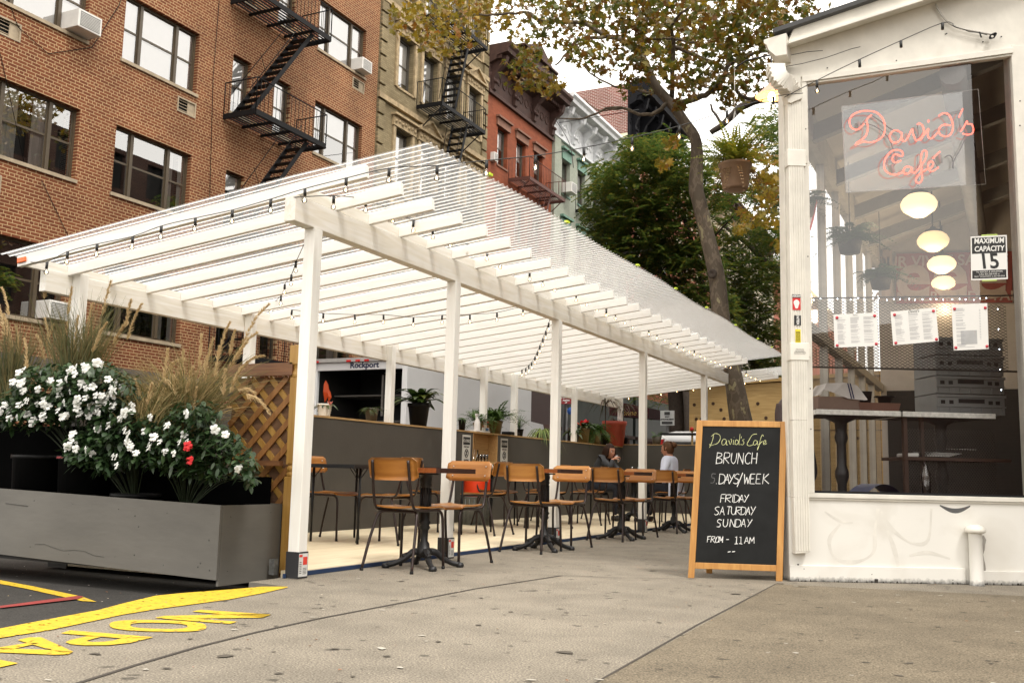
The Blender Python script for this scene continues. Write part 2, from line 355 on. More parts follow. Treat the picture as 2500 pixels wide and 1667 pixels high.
for i in range(420):
    x, y = random.uniform(-3.9, 2.2), 2.1+6*random.random()**1.4
    if y > 7.2+(x+1.38)*.55 and x > -1.6: continue
    st_.m = 1 if random.random() < .2 else 0; r = random.uniform(.004,.020)*(1 if random.random() < .93 else 2.4); el = random.uniform(.35,.9); a0 = random.uniform(-.5,.9); n_ = 9
    st_.add([(x+r*(cos(a0)*cos(t)*k-sin(a0)*sin(t)*el*k), y+r*(sin(a0)*cos(t)*k+cos(a0)*sin(t)*el*k), .0042) for t, k in [(2*pi*j/n_, random.uniform(.6,1.25)) for j in range(n_)]], [tuple(range(n_))])
st_.build('pavement_stains', [mat('dark_pit', (.085,.072,.055), .95), mat('pale_chip', (.42,.39,.33), .9)])['kind'] = 'structure'
# litter: leaves, gum, chips
lf = MB()
for i in range(150):
    if i < 55: p = at(random.uniform(0, 480), random.uniform(1375, 1470), 2, STZ+.006)
    else: p = Vector((random.uniform(-4, 2), random.uniform(2.5, 9), .004))
    a = random.uniform(0, 6.3); r = random.uniform(.004, .011)
    if i >= 55 and p.y > 7.4+(p.x+1.38)*.55: continue
    lf.add([p+Vector((r*cos(a+t), r*.7*sin(a+t), random.uniform(0,.004))) for t in (0,1.2,2.5,3.9,5.1)], [(0,1,2,3,4)])
lf.build('fallen_leaves', leafmat('litter', [(.5,.45,.4),(.35,.12,.03),(.05,.04,.03),(.6,.55,.5),(.3,.2,.05)]))['kind'] = 'stuff'

# ---------------------------------------------------------------- deck, wall
m_deck = wood('deck_plywood', (.80,.70,.50), (.66,.54,.36), axis=1, scale=1.6, rough=.6)
MB().bb(-6.8,-4.40,5.76,19.0,-.1,.035).bb(-4.3999,-4.29,5.47,19.0,-.1,.035).build('deck', m_deck)['kind'] = 'structure'
MB().bb(-4.288,-4.274,5.35,17.0,.002,.03).build('deck_edge', mat('blue_edge', (.015,.035,.09), .6))['kind'] = 'structure'
m_grey = mat('grey_painted_plywood', (.062,.056,.048), .6, var=.14, scale=1.3, bump=.12, bscale=30)
m_pine = wood('raw_pine', (.50,.33,.15), (.30,.18,.07), axis=1, scale=4)
wt = thing('parapet_wall', 'long dark grey plywood wall with a pine ledge along the back of the dining deck', 'wall', (-6.9,12,0))
w = MB(); w.bb(-7.02,-6.8,5.75,12.62,-.12,1.30); w.bb(-7.02,-6.8,13.42,19.2,-.12,1.30); w.bb(-7.02,-6.8,12.62,13.42,-.12,.86); w.bb(-7.02,-6.97,12.62,13.42,.86,1.30)
w.bb(-6.8,-4.25,19.0,19.2,-.12,1.355); w.build('wall_panel', m_grey, wt)
w = MB(); w.bb(-7.05,-6.79,5.75,19.2,1.301,1.322); w.bb(-6.80,-4.25,18.99,19.21,1.356,1.372); w.build('ledge', m_pine, wt)
w = MB(); w.bb(-6.965,-6.79,12.63,13.41,.862,.89); w.bb(-6.968,-6.958,12.63,13.41,.892,1.298); w.bb(-6.955,-6.80,12.625,12.64,.892,1.298); w.bb(-6.955,-6.80,13.40,13.415,.892,1.298); w.build('cubby_lining', wood('pine_lining', (.55,.36,.16), (.42,.25,.1), axis=1, scale=3), wt)

# ---------------------------------------------------------------- pergola
m_wp = wood('white_painted_timber', (.82,.80,.76), (.70,.66,.57), axis=1, scale=1.5, rough=.5, bump=.12)
m_wpx = wood('white_painted_rafter', (.88,.87,.84), (.82,.80,.76), axis=0, scale=1.5, rough=.5, bump=.08)
m_wpz = wood('white_painted_post', (.85,.84,.80), (.79,.77,.72), axis=2, scale=1.5, rough=.5, bump=.1)
pg = thing('pergola', 'white timber dining shelter with a clear corrugated roof over the cafe tables', 'pergola', (-4.23,12,0))
FP = [5.42, 7.42, 9.7, 12.62, 15.72]; BP = [5.72, 7.85, 10.5, 13.05, 14.1, 16.6, 19.05]
m_sleeve = mat('sleeve_black', (.015,.015,.018), .5); m_lab = mat('sleeve_label', (.62,.62,.6), .6); m_red = mat('label_red', (.65,.05,.03), .6)
for i, y in enumerate(FP):
    p = MB().bb(-4.275,-4.185,y-.045,y+.045,0,2.379).build('post', m_wpz, pg, bevel=.004)
    s = MB(); s.bb(-4.282,-4.178,y-.052,y+.052,.004,.175); s.m = 1; s.bb(-4.1775,-4.1765,y-.047,y+.047,.014,.165)
    s.m = 2; s.bb(-4.1763,-4.1757,y-.004,y+.04,.09,.142); s.bb(-4.1763,-4.1757,y-.044,y-.012,.142,.158)
    s.m = 0
    for q in range(7): s.bb(-4.1763,-4.1758,y-.04,y-.018,.035+q*.012,.039+q*.012)
    for q in range(5): s.bb(-4.1763,-4.1758,y-.002,y+.036,.03+q*.009,.033+q*.009)
    s.build('post_sleeve', [m_sleeve, m_lab, m_red], p)
for y in BP: MB().bb(-6.915,-6.825,y-.045,y+.045,1.3225,2.30).build('post', m_wpz, pg, bevel=.004)
MB().bb(-4.283,-4.193,5.16,17.2,2.38,2.56).build('front_beam', m_wp, pg, bevel=.004)
MB().bb(-6.99,-6.917,5.42,19.3,2.11,2.292).build('back_beam', m_wp, pg, bevel=.004)
SL = .108
def rz(x): return 2.568+(x+4.23)*SL
RY = [5.22+.427*i for i in range(33)]
for i, y in enumerate(RY):
    x1 = -3.66
    if 16.4 < y < 17.9: x1 = -4.42
    MB().beam((-6.99,y,rz(-6.99)+.045),(x1,y,rz(x1)+.045),.04,.09).build('rafter', m_wpx, pg, bevel=.003)
for nm, x in (('front_blocking', -4.235), ('back_blocking', -6.945)):
    b_ = MB()
    for y0, y1 in zip(RY, RY[1:]):
        if nm[0] == 'f' and y1 > 17.1: break
        b_.bb(x-.02, x+.02, y0+.0215, y1-.0215, rz(x)+.004, rz(x)+.084)
    b_.build(nm, m_wp, pg)
# corrugated clear roof
def roofmat():
    m, n, l, b = nt('clear_polycarbonate'); n.remove(b); out = n['Material Output']
    tr = n.new('ShaderNodeBsdfTransparent'); tr.inputs[0].default_value = (.93,.93,.92,1)
    gl = n.new('ShaderNodeBsdfGlossy'); gl.inputs['Roughness'].default_value = .12
    tl = n.new('ShaderNodeBsdfTranslucent'); tl.inputs[0].default_value = (1,1,.99,1)
    df = n.new('ShaderNodeBsdfDiffuse'); df.inputs[0].default_value = (.9,.9,.88,1)
    lw = n.new('ShaderNodeLayerWeight'); lw.inputs[0].default_value = .5
    r1 = n.new('ShaderNodeValToRGB'); r1.color_ramp.elements[0].position = .42; r1.color_ramp.elements[0].color = (.20,.20,.20,1); r1.color_ramp.elements[1].position = .72; r1.color_ramp.interpolation = 'EASE'; r1.color_ramp.elements[1].color = (1,1,1,1)
    l.new(lw.outputs['Facing'], r1.inputs[0])
    a = n.new('ShaderNodeAddShader'); 
    ms = n.new('ShaderNodeMixShader'); ms.inputs[0].default_value = .10; l.new(tl.outputs[0], ms.inputs[1]); l.new(gl.outputs[0], ms.inputs[2])
    mx = n.new('ShaderNodeMixShader'); l.new(r1.outputs[0], mx.inputs[0]); l.new(tr.outputs[0], mx.inputs[1]); l.new(ms.outputs[0], mx.inputs[2])
    l.new(mx.outputs[0], out.inputs[0]); return m
def sheet(y0, y1, x0=-7.04, x1=-3.12):
    mb = MB(); n = int((y1-y0)/.009); vs = []
    for i in range(n+1):
        y = y0+(y1-y0)*i/n; z = .098+.0105*sin(2*pi*y/.072)
        for x in (x0, -6, -5, -4.2, x1):
            vs.append((x, y, rz(x)+z+(.012*sin(y*2.1)-.01 if x == x1 else 0)))
    fs = [(i*5+j, (i+1)*5+j, (i+1)*5+j+1, i*5+j+1) for i in range(n) for j in range(4)]
    return mb.add(vs, fs, True)
m_roof = roofmat()
r = sheet(5.08, 16.55); r2 = sheet(16.55, 17.95, -7.08, -4.45); r3 = sheet(17.95, 19.15)
for q in (r2, r3): r.add(q.v, q.f, True)
r.build('roof_sheet', m_roof, pg)
m_lime = mat('lime_tape', (.65,.85,.05), .5)
for y in (5.9, 7.3, 9.1, 10.4, 11.7, 13.2, 14.6, 15.6):
    cl = MB(); cl.bb(-3.135,-3.105,y,y+.05,rz(-3.12)+.1,rz(-3.12)+.116)
    cl.build('roof_clip', m_lime, pg)
rf = MB(); rf.box((-6.93, 5.192, rz(-6.93)+.045), (.10,.012,.042), Matrix.Rotation(-.108,3,'Y')); rf.build('reflector', mat('orange_reflector', (.85,.14,.01), .25), pg, bevel=.006)

# ---------------------------------------------------------------- planter box
m_gp = mat('grey_planter_paint', (.118,.110,.095), .5, var=.16, scale=1.2, bump=.10, bscale=9, stretch=(1,1,3))
pl = thing('planter_box', 'grey painted plywood planter box standing in the road by the yellow kerb', 'planter', (-5.8,5.2,STZ))
A_, B_, C_, D_ = at(0,1193,1,5.0), at(540,1237,1,5.0), at(680,1230,0,-4.52), at(0,1367,1,5.0)
b0 = at(534,1436,1,5.0); zt = .475
w = MB()
dz = .05/2.1
def pz(x): return .475+(-4.54-x)*dz      # the box follows the crown of the road
w.prism([(-4.54,5.0,0.0),(-7.8,5.0,pz(-7.8)-.475),(-7.8,5.0,pz(-7.8)),(-4.54,5.0,.475)], (0,.02,0))
w.build('front_panel', m_gp, pl)
w = MB(); w.bb(-4.558,-4.538,5.021,5.62,-.04,.474); w.build('end_panel', m_gp, pl)
w = MB()
for x, z in ((-4.6,.42),(-4.6,.06),(-4.62,.25),(-5.0,.41),(-5.0,.07),(-5.45,.42),(-5.45,.10),(-5.9,.44),(-5.9,.09),(-6.3,.45),(-6.3,.12),(-5.25,.31),(-5.27,.12),(-5.29,.38),(-4.68,.10),(-4.7,.075)): w.lathe([(0,.003),(random.uniform(.003,.007),0)], (x,4.9995,z), 8, Matrix.Rotation(pi/2,3,'X'))
for y, z in ((5.1,.40),(5.5,.42),(5.1,.05),(5.5,.05)): w.lathe([(0,.003),(.004,0)], (-4.5378,y,z), 8, Matrix.Rotation(pi/2,3,'Y'))
w.tube([(-6.25+.1*i,4.999,.14+.012*sin(i*1.7)-.006*i) for i in range(8)], .0018, 4); w.tube([(-6.6+.08*i,4.999,.42-.004*i) for i in range(4)], .003, 4)
w.build('nail_heads_and_cracks', mat('dark_grey_nail', (.05,.047,.04), .6), pl)
w = MB(); w.prism([(-4.56,5.6,0.0),(-7.8,5.6,pz(-7.8)-.475),(-7.8,5.6,pz(-7.8)),(-4.56,5.6,.475)], (0,.02,0)); w.build('back_panel', m_gp, pl)
w = MB(); w.bb(-7.8,-4.56,5.021,5.6,.02,.05); w.build('bottom_panel', m_dark, pl)
# ---------------------------------------------------------------- buildings across the street
XF = -16.6
m_brA = brick('orange_brown_brick', (.225,.074,.031), (.160,.048,.021), (.54,.37,.20), mort=.015)
m_bron = mat('bronze_frame', (.075,.055,.033), .45, var=.15); m_sill = mat('stone_sill', (.36,.29,.20), .8, var=.2)
m_blind = mat('white_blind', (.85,.83,.80), .7, var=.03, emit=None); m_curt = mat('pale_curtain', (.42,.40,.36), .9, var=.35, scale=2, stretch=(1,9,.4))
m_iron = mat('black_iron', (.008,.0075,.008), .6, spec=.15)
def facade(mb, X, Y0, Y1, Z0, Z1, holes, depth=.16):
    """wall face on plane x=X with rectangular holes (y0,y1,z0,z1) and their reveals"""
    ys = sorted({Y0, Y1, *[h[0] for h in holes], *[h[1] for h in holes]}); zs = sorted({Z0, Z1, *[h[2] for h in holes], *[h[3] for h in holes]})
    for a, b in zip(ys, ys[1:]):
        for c, d in zip(zs, zs[1:]):
            my, mz = (a+b)/2, (c+d)/2
            if any(h[0] < my < h[1] and h[2] < mz < h[3] for h in holes): continue
            mb.quad((X,a,c),(X,b,c),(X,b,d),(X,a,d))
    x = X-depth
    for a, b, c, d in holes:
        mb.quad((X,a,c),(X,a,d),(x,a,d),(x,a,c)); mb.quad((X,b,d),(X,b,c),(x,b,c),(x,b,d)); mb.quad((X,a,d),(X,b,d),(x,b,d),(x,a,d)); mb.quad((X,b,c),(X,a,c),(x,a,c),(x,b,c))
def shell(mb, X, Y0, Y1, Z0, Z1, back=12):
    xb = X-back
    mb.quad((X,Y0,Z0),(X,Y0,Z1),(xb,Y0,Z1),(xb,Y0,Z0)); mb.quad((X,Y1,Z1),(X,Y1,Z0),(xb,Y1,Z0),(xb,Y1,Z1)); mb.quad((X,Y0,Z1),(X,Y1,Z1),(xb,Y1,Z1),(xb,Y0,Z1)); mb.quad((xb,Y0,Z0),(xb,Y0,Z1),(xb,Y1,Z1),(xb,Y1,Z0))
def window(par, X, y0, y1, z0, z1, mull=(), rail=.5, fm=None, dep=.13, blind=None, sill=True, ft=.05, sillm=None, look=0):
    """frame > pane, blind, sill"""
    x = X-dep; f = MB(); fm = fm or m_bron
    f.bb(x-.05,x+.02,y0,y0+ft,z0,z1); f.bb(x-.05,x+.02,y1-ft,y1,z0,z1); f.bb(x-.048,x+.018,y0+ft,y1-ft,z1-ft,z1); f.bb(x-.048,x+.018,y0+ft,y1-ft,z0,z0+ft)
    e = [y0+ft]+[v for mm in mull for v in (mm-.04, mm+.04)]+[y1-ft]
    for mm in mull: f.bb(x-.047,x+.035,mm-.04,mm+.04,z0+ft,z1-ft)
    zr = z0+(z1-z0)*rail; lights = list(zip(e[::2], e[1::2]))
    for a, b in lights:
        f.bb(x-.03,x-.005,a,b,zr-.022,zr+.022)
        for u, v in ((z0+ft, zr-.022), (zr+.022, z1-ft)):
            f.bb(x-.028,x-.008,a,a+.028,u,v); f.bb(x-.028,x-.008,b-.028,b,u,v)
    fo = f.build('window', fm, par)
    g = MB()
    for a, b in lights: g.quad((x-.02,a,z0+ft),(x-.02,b,z0+ft),(x-.02,b,z1-ft),(x-.02,a,z1-ft))
    g.build('pane', m_glassdark, fo)
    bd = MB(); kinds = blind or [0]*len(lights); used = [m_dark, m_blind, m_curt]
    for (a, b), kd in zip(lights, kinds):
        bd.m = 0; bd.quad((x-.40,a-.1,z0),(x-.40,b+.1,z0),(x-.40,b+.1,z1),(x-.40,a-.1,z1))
        if kd == 1: bd.m = 1; bd.quad((x-.06,a,z0+ft),(x-.06,b,z0+ft),(x-.06,b,z1-ft),(x-.06,a,z1-ft))
        elif kd == 2:
            bd.m = 2
            for c, d in ((a, a+(b-a)*.38), (b-(b-a)*.3, b)): bd.quad((x-.07,c,z0+ft),(x-.07,d,z0+ft),(x-.07,d,z1-ft),(x-.07,c,z1-ft))
        elif 0 < kd < 1: bd.m = 1; zz = z1-(z1-z0)*kd; bd.quad((x-.06,a,zz),(x-.06,b,zz),(x-.06,b,z1-ft),(x-.06,a,z1-ft))
    bd.build('blind', used, fo)
    if sill: MB().bb(X-dep+.02,X+.04,y0-.04,y1+.04,z0-.075,z0-.003).build('sill', sillm or m_sill, fo)
    return fo
def ac_unit(X, y, z, w=.5, h=.34, d=.36, lab=''):
    t = thing('air_conditioner', lab, 'air conditioner', (X,y,z), 'window air conditioners')
    MB().bb(X-.1,X+d,y,y+w,z,z+h).build('casing', m_acw, t, bevel=.015)
    g = MB(); g.bb(X+d+.001,X+d+.004,y+.05,y+w-.05,z+.04,z+h-.04)
    g.m = 1
    for i in range(9): g.bb(X+d+.004,X+d+.010,y+.06,y+w-.06,z+.055+i*(h-.11)/9,z+.065+i*(h-.11)/9)
    g.build('grille', [m_acg, m_acw], t); return t
m_acw = mat('ac_white', (.68,.66,.62), .5, var=.06); m_acg = mat('ac_grille', (.20,.20,.19), .6)

# --- A : orange-brown brick apartment house
bA = thing('brick_apartment_building', 'orange brown brick apartment house with bronze framed windows and header courses', 'building', (XF,14,0))
wide = [(4.8,7.0),(8.0,10.2),(11.25,13.47),(14.4,16.6),(21.05,23.32)]; nar = [(17.76,18.42),(19.33,19.99)]
rows = [3.47,6.43,9.39,12.38]; WH = 1.48; holes = []
for zi in rows:
    for a, b in wide+nar: holes.append((a,b,zi,zi+WH))
vents = [(11.42,11.98,8.72,9.08),(16.05,16.63,8.80,9.16),(22.72,23.32,11.86,12.2),(11.3,11.86,5.7,6.05),(22.72,23.32,8.9,9.24),(22.72,23.32,14.85,15.2)]
w = MB(); facade(w, XF, 3.5, 24.0, -.2, 18.5, holes+vents); shell(w, XF, 3.5, 24.0, -.2, 18.5); w.build('wall', m_brA, bA)
bl = {(2,0):[2,2,2],(3,0):[0,0,0]}
for ri, zi in enumerate(rows):
    for ci, (a, b) in enumerate(wide):
        k_ = (b-a)/2.2
        kinds = [1,1,1] if ri >= 2 else [0,0,.0]
        if ri == 1 and ci == 2: kinds = [2,2,0]
        if ri == 1 and ci == 3: kinds = [0,0,2]
        if ri == 0 and ci == 4: kinds = [2,2,0]
        if ri == 0 and ci == 3: kinds = [0,.0,2]
        if ri == 2 and ci == 4: kinds = [.55,.5,1]
        window(bA, XF, a, b, zi, zi+WH, (a+.54*k_, b-.60*k_), .5, blind=kinds)
    for a, b in nar: window(bA, XF, a, b, zi, zi+WH, (), .5, blind=[.75 if ri > 1 else .3], sill=(ri > 0))
for (a, b, c, d) in vents:
    v = MB(); v.m = 1; v.bb(XF-.14,XF-.12,a,b,c,d); v.m = 0
    for e, f_, g, h in ((a,a+.035,c,d),(b-.035,b,c,d),(a+.035,b-.035,c,c+.035),(a+.035,b-.035,d-.035,d)): v.bb(XF-.05,XF+.012,e,f_,g,h)
    for i in range(1,5): v.bb(XF-.03,XF-.018,a+.035,b-.035,c+(d-c)*i/5-.006,c+(d-c)*i/5+.006)
    v.bb(XF-.035,XF-.016,a+(b-a)*.58,b-.035,c+.035,d-.035)
    v.build('vent', [m_sill, m_dark], bA)
w = MB(); w.bb(XF-.1,XF+.02,3.5,23.98,2.35,2.75); w.build('stone_band', mat('dark_stone', (.10,.085,.07), .8), bA)
cb_l = MB()
for pts in ([(11.2,10.2),(11.9,9.0),(12.6,8.75),(13.6,9.3),(14.2,10.5),(14.6,12.2)], [(11.0,9.3),(11.6,8.3),(12.3,6.4)], [(17.15,13),(17.1,10),(17.25,7)], [(12.7,6.2),(13.6,5.0),(14.3,4.5)]):
    cb_l.tube([(XF+.02,y,z) for y, z in pts], .008, 4)
cb_l.build('facade_cable', m_iron, bA)
ac_unit(XF-.04, 12.93, 9.42, .58, .38, .42, 'white air conditioner in the top left apartment window beside a wall vent')
ac_unit(XF-.04, 12.93, 3.50, .50, .36, .3, 'white air conditioner low in the dark window behind the tall grasses')
ac_unit(XF-.04, 22.75, 12.41, .50, .36, .35, 'white air conditioner in the upper right window of the orange brick house')

# --- fire escapes
def fire_escape(name, label, Xw, y0, y1, zs, dep=1.0, m=m_iron, stair=(.1,.78), rail=.85, first=True, group='fire escapes on the facades', sx=(.3,.8), brackets=True):
    t = thing(name, label, 'fire escape', (Xw,(y0+y1)/2,zs[0]), group)
    xo = Xw+dep
    for z in zs:
        p = MB()
        for i in range(9): xx = Xw+.06+(dep-.12)*i/8; p.bb(xx-.018,xx+.018,y0+.03,y1-.03,z-.012,z+.012)
        p.bb(xo-.02,xo+.02,y0,y1,z-.07,z+.06); p.bb(Xw,xo-.02,y0-.02,y0+.02,z-.07,z+.06); p.bb(Xw,xo-.02,y1-.02,y1+.02,z-.07,z+.06)
        for q in (.25,.5,.75): yy = y0+(y1-y0)*q; p.bb(Xw,xo-.02,yy-.03,yy+.03,z-.07,z-.014)
        p.build('platform', m, t)
        g = MB(); zr = z+rail
        for (a, b) in (((Xw,y0),(xo,y0)),((xo,y0),(xo,y1)),((Xw,y1),(xo,y1))):
            g.tube([(a[0],a[1],zr),(b[0],b[1],zr)], .016, 5); L = sqrt((a[0]-b[0])**2+(a[1]-b[1])**2); n = max(2, int(L/.14))
            for i in range(n+1): q = i/n; x = a[0]+(b[0]-a[0])*q; y = a[1]+(b[1]-a[1])*q; g.tube([(x,y,z+.05),(x,y,zr)], .0085 if 0 < i < n else .018, 4)
        g.build('railing', m, t)
        if brackets:
            b = MB()
            for yy in (y0+.15, y1-.15): b.tube([(Xw,yy,z-.75),(xo-.1,yy,z-.08)], .022, 5)
            b.build('bracket', m, t)
    for z, zn in zip(zs, zs[1:]):
        s = MB(); ya = y0+(y1-y0)*stair[0]; yb_ = y0+(y1-y0)*stair[1]; xa, xb = Xw+dep*sx[0], Xw+dep*sx[1]
        for x in (xa, xb): s.beam((x,ya,z+.02),(x,yb_,zn-.02), .02, .11)
        for i in range(1,12):
            q = i/12; s.bb(xa+.01,xb-.01, ya+(yb_-ya)*q-.085, ya+(yb_-ya)*q+.085, z+(zn-z)*q-.012, z+(zn-z)*q+.012)
        s.build('stair', m, t)
        h = MB()
        for x in (xa, xb): h.tube([(x,ya-.05,z+.6),(x,yb_-.25,zn-.0+.35)], .011, 5); h.tube([(x,(ya+yb_)/2,(z+zn)/2),(x,(ya+yb_)/2-.25,(z+zn)/2+.45)], .009, 4)
        h.build('handrail', m, t)
    return t
fire_escape('fire_escape', 'black iron fire escape zigzagging down the orange brown brick apartment house', XF, 17.55, 20.3, [3.25,6.21,9.17,12.13,15.09], stair=(.02,.82), sx=(.25,.78), brackets=False)

# --- B : ornate tan tenement
m_tan = brick('tan_brick', (.34,.27,.155), (.26,.20,.11), (.20,.165,.10), mort=.012, header=False, dirt=.5, w=.21, h=.066)
m_terr = mat('tan_terracotta', (.36,.27,.155), .8, var=.35, scale=7, bump=.3); m_dfr = mat('dark_frame', (.07,.06,.045), .5)
bB = thing('tan_ornate_building', 'tan brick tenement with carved window heads, quoins and arched pediments', 'building', (XF,27.5,0))
colsB = [(25.08,26.0),(26.58,27.52),(28.15,29.1),(29.7,30.6)]
rowsB = [3.6,6.65,9.70,12.80,15.85]; hb = 1.72
holes = [(a,b,z,z+hb) for a, b in colsB for z in rowsB]
w = MB(); facade(w, XF, 24.02, 31.15, -.2, 20.5, holes, .2); shell(w, XF, 24.02, 31.15, -.2, 20.5); w.build('wall', m_tan, bB)
for a, b in colsB:
    for z in rowsB: window(bB, XF, a, b, z, z+hb, (), .5, fm=m_dfr, dep=.18, blind=[.8 if z > 9 else 0], sillm=m_terr)
o = MB()
for yq in (24.03, 30.78):       # quoins
    o = MB()
    z = .3
    i = 0
    while z < 20.2:
        o.bb(XF+.001,XF+.075,yq,yq+(.36 if i % 2 else .34),z,z+.40); z += .47; i += 1
    o.build('quoins', m_tan, bB, bevel=.012)
for z in (5.85,8.95,12.05,15.2,18.3): MB().bb(XF+.002,XF+.10,24.02,31.15,z,z+.16).build('string_course', m_terr, bB)
for ri, z in enumerate(rowsB):
    for ci, (a, b) in enumerate(colsB):
        zt_ = z+hb; h = MB(); kind = (ri+ci) % 3
        for e, f_ in ((a-.16,a-.02),(b+.02,b+.16)): h.bb(XF+.003,XF+.06,e,f_,z-.05,zt_+.02)
        h.bb(XF+.004,XF+.09,a-.2,b+.2,zt_+.03,zt_+.34)
        for i in range(7):
            yy = a-.1+(b-a+.2)*i/6; h.lathe([(0,.05),(.05,.04),(.07,0)], (XF+.088,yy,zt_+.18+.03*(i % 2)), 8, Matrix.Rotation(pi/2,3,'Y'))
        h.bb(XF+.005,XF+.20,a-.26,b+.26,zt_+.345,zt_+.41)
        cy = (a+b)/2
        if kind == 0:
            h.prism([(XF+.006,a-.24,zt_+.412),(XF+.006,b+.24,zt_+.412),(XF+.006,cy,zt_+.80)], (.08,0,0))
            h.beam((XF+.10,a-.27,zt_+.42),(XF+.10,cy,zt_+.84), .16, .07); h.beam((XF+.10,cy,zt_+.84),(XF+.10,b+.27,zt_+.42), .16, .07)
        elif kind == 1:
            n = 12; R_ = (b-a)/2+.22; pts = [(XF+.10,cy-R_*cos(pi*i/n),zt_+.42+R_*.72*sin(pi*i/n)) for i in range(n+1)]
            h.tube(pts, .055, 6); h.prism([(XF+.006,p[1],p[2]) for p in pts], (.06,0,0))
            for i in range(1,8): h.tube([(XF+.075,cy,zt_+.45),(XF+.085,cy-R_*.8*cos(pi*i/8),zt_+.45+R_*.55*sin(pi*i/8))], .02, 4)
        h.build('window_head', m_terr, bB)
fire_escape('fire_escape', 'black iron fire escape on the tan ornate building behind yellow leaves', XF, 26.28, 29.3, [6.4,9.45,12.52,15.6], dep=.95, stair=(.35,.66), sx=(.25,.85))

# --- C : red brick with brownstone cornice
m_red = brick('red_brick', (.30,.082,.036), (.24,.064,.029), (.22,.08,.045), header=False, dirt=.3, mort=.007); m_bs = mat('brownstone', (.055,.024,.017), .8, var=.3, scale=5, bump=.25); m_bsl = mat('light_brownstone', (.20,.095,.06), .8, var=.2)
bC = thing('red_brick_building', 'bright red brick house with a heavy dark brown bracketed cornice', 'building', (XF,34,0))
colsC = [(32.1,32.95),(33.75,34.6),(35.4,36.25)]; rowsC = [3.9,6.9,9.7,12.35]; hc = 1.5
holes = [(a,b,z,z+hc) for a, b in colsC for z in rowsC]
w = MB(); facade(w, XF, 31.17, 37.2, -.2, 16.6, holes, .2); shell(w, XF, 31.17, 37.2, -.2, 16.6); w.build('wall', m_red, bC)
for a, b in colsC:
    for z in rowsC:
        window(bC, XF, a, b, z, z+hc, (), .5, fm=m_dfr, dep=.18, blind=[.5], sillm=m_bsl)
        h = MB(); h.bb(XF+.002,XF+.07,a-.14,b+.14,z+hc+.01,z+hc+.30); h.bb(XF+.003,XF+.16,a-.19,b+.19,z+hc+.305,z+hc+.38); h.build('lintel', m_bsl, bC)
def cornice(par, X, y0, y1, z0, z1, out, m, n, name='cornice'):
    H = z1-z0; c = MB()
    prof = [(0,z0),(out*.12,z0),(out*.12,z0+H*.06),(out*.05,z0+H*.10),(out*.05,z0+H*.62),(out*.35,z0+H*.68),(out*.40,z0+H*.76),(out*.85,z0+H*.80),(out*.88,z0+H*.88),(out,z0+H*.93),(out,z1),(0,z1)]
    c.prism([(X+x+.002,y0,z) for x, z in prof], (0,y1-y0,0))
    o = c.build(name, m, par)
    for i in range(n):
        yy = y0+(y1-y0)*(i+.5)/n if n > 4 else y0+.3+(y1-y0-.6)*i/(n-1)
        b = MB(); wd = .11
        pr = [(.05,.06),(.18,.10),(.22,.22),(.16,.34),(.30,.46),(.62,.60),(.72,.76),(.05,.76)]
        b.prism([(X+.01+x*out,yy-wd,z0+H*z) for x, z in pr], (0,2*wd,0))
        b.lathe([(0,-.13),(.09,-.13),(.10,0),(.09,.13),(0,.13)], (X+out*.52,yy,z0+H*.63), 12, Matrix.Rotation(pi/2,3,'X')); b.lathe([(0,-.125),(.06,-.125),(.07,0),(.06,.125),(0,.125)], (X+out*.24,yy,z0+H*.25), 10, Matrix.Rotation(pi/2,3,'X'))
        b.build('bracket', m, par)
    d = MB(); k = int((y1-y0)/.17)
    for i in range(k): yy = y0+(i+.25)*(y1-y0)/k; d.bb(X+.02,X+out*.55,yy,yy+.08,z0+H*.69,z0+H*.77)
    for i in range(int((y1-y0)/.5)):
        yy = y0+.3+i*.5; R_ = .17; pts = [(X+out*.06,yy-R_*cos(2*pi*j/12),z0+H*.38+R_*sin(2*pi*j/12)) for j in range(13)]; d.tube(pts, .025, 5, cap=False)
    d.build('dentils', m, par); return o
cornice(bC, XF, 31.17, 37.2, 14.85, 16.7, .95, m_bs, 4)
p = MB(); p.bb(XF-.5,XF+.85,32.6,35.2,16.71,17.05); p.prism([(XF+.9,32.4,17.06),(XF+.9,35.4,17.06),(XF+.9,33.9,17.75)], (-1.2,0,0)); p.bb(XF-.4,XF+1.0,32.3,35.5,17.02,17.10); p.build('pediment', m_bs, bC)
fire_escape('fire_escape', 'rusty brown fire escape hung on the bright red brick house', XF, 33.1, 36.6, [6.3,9.1,12.0], dep=.9, m=mat('rust_iron', (.09,.03,.02), .7), stair=(.3,.7))
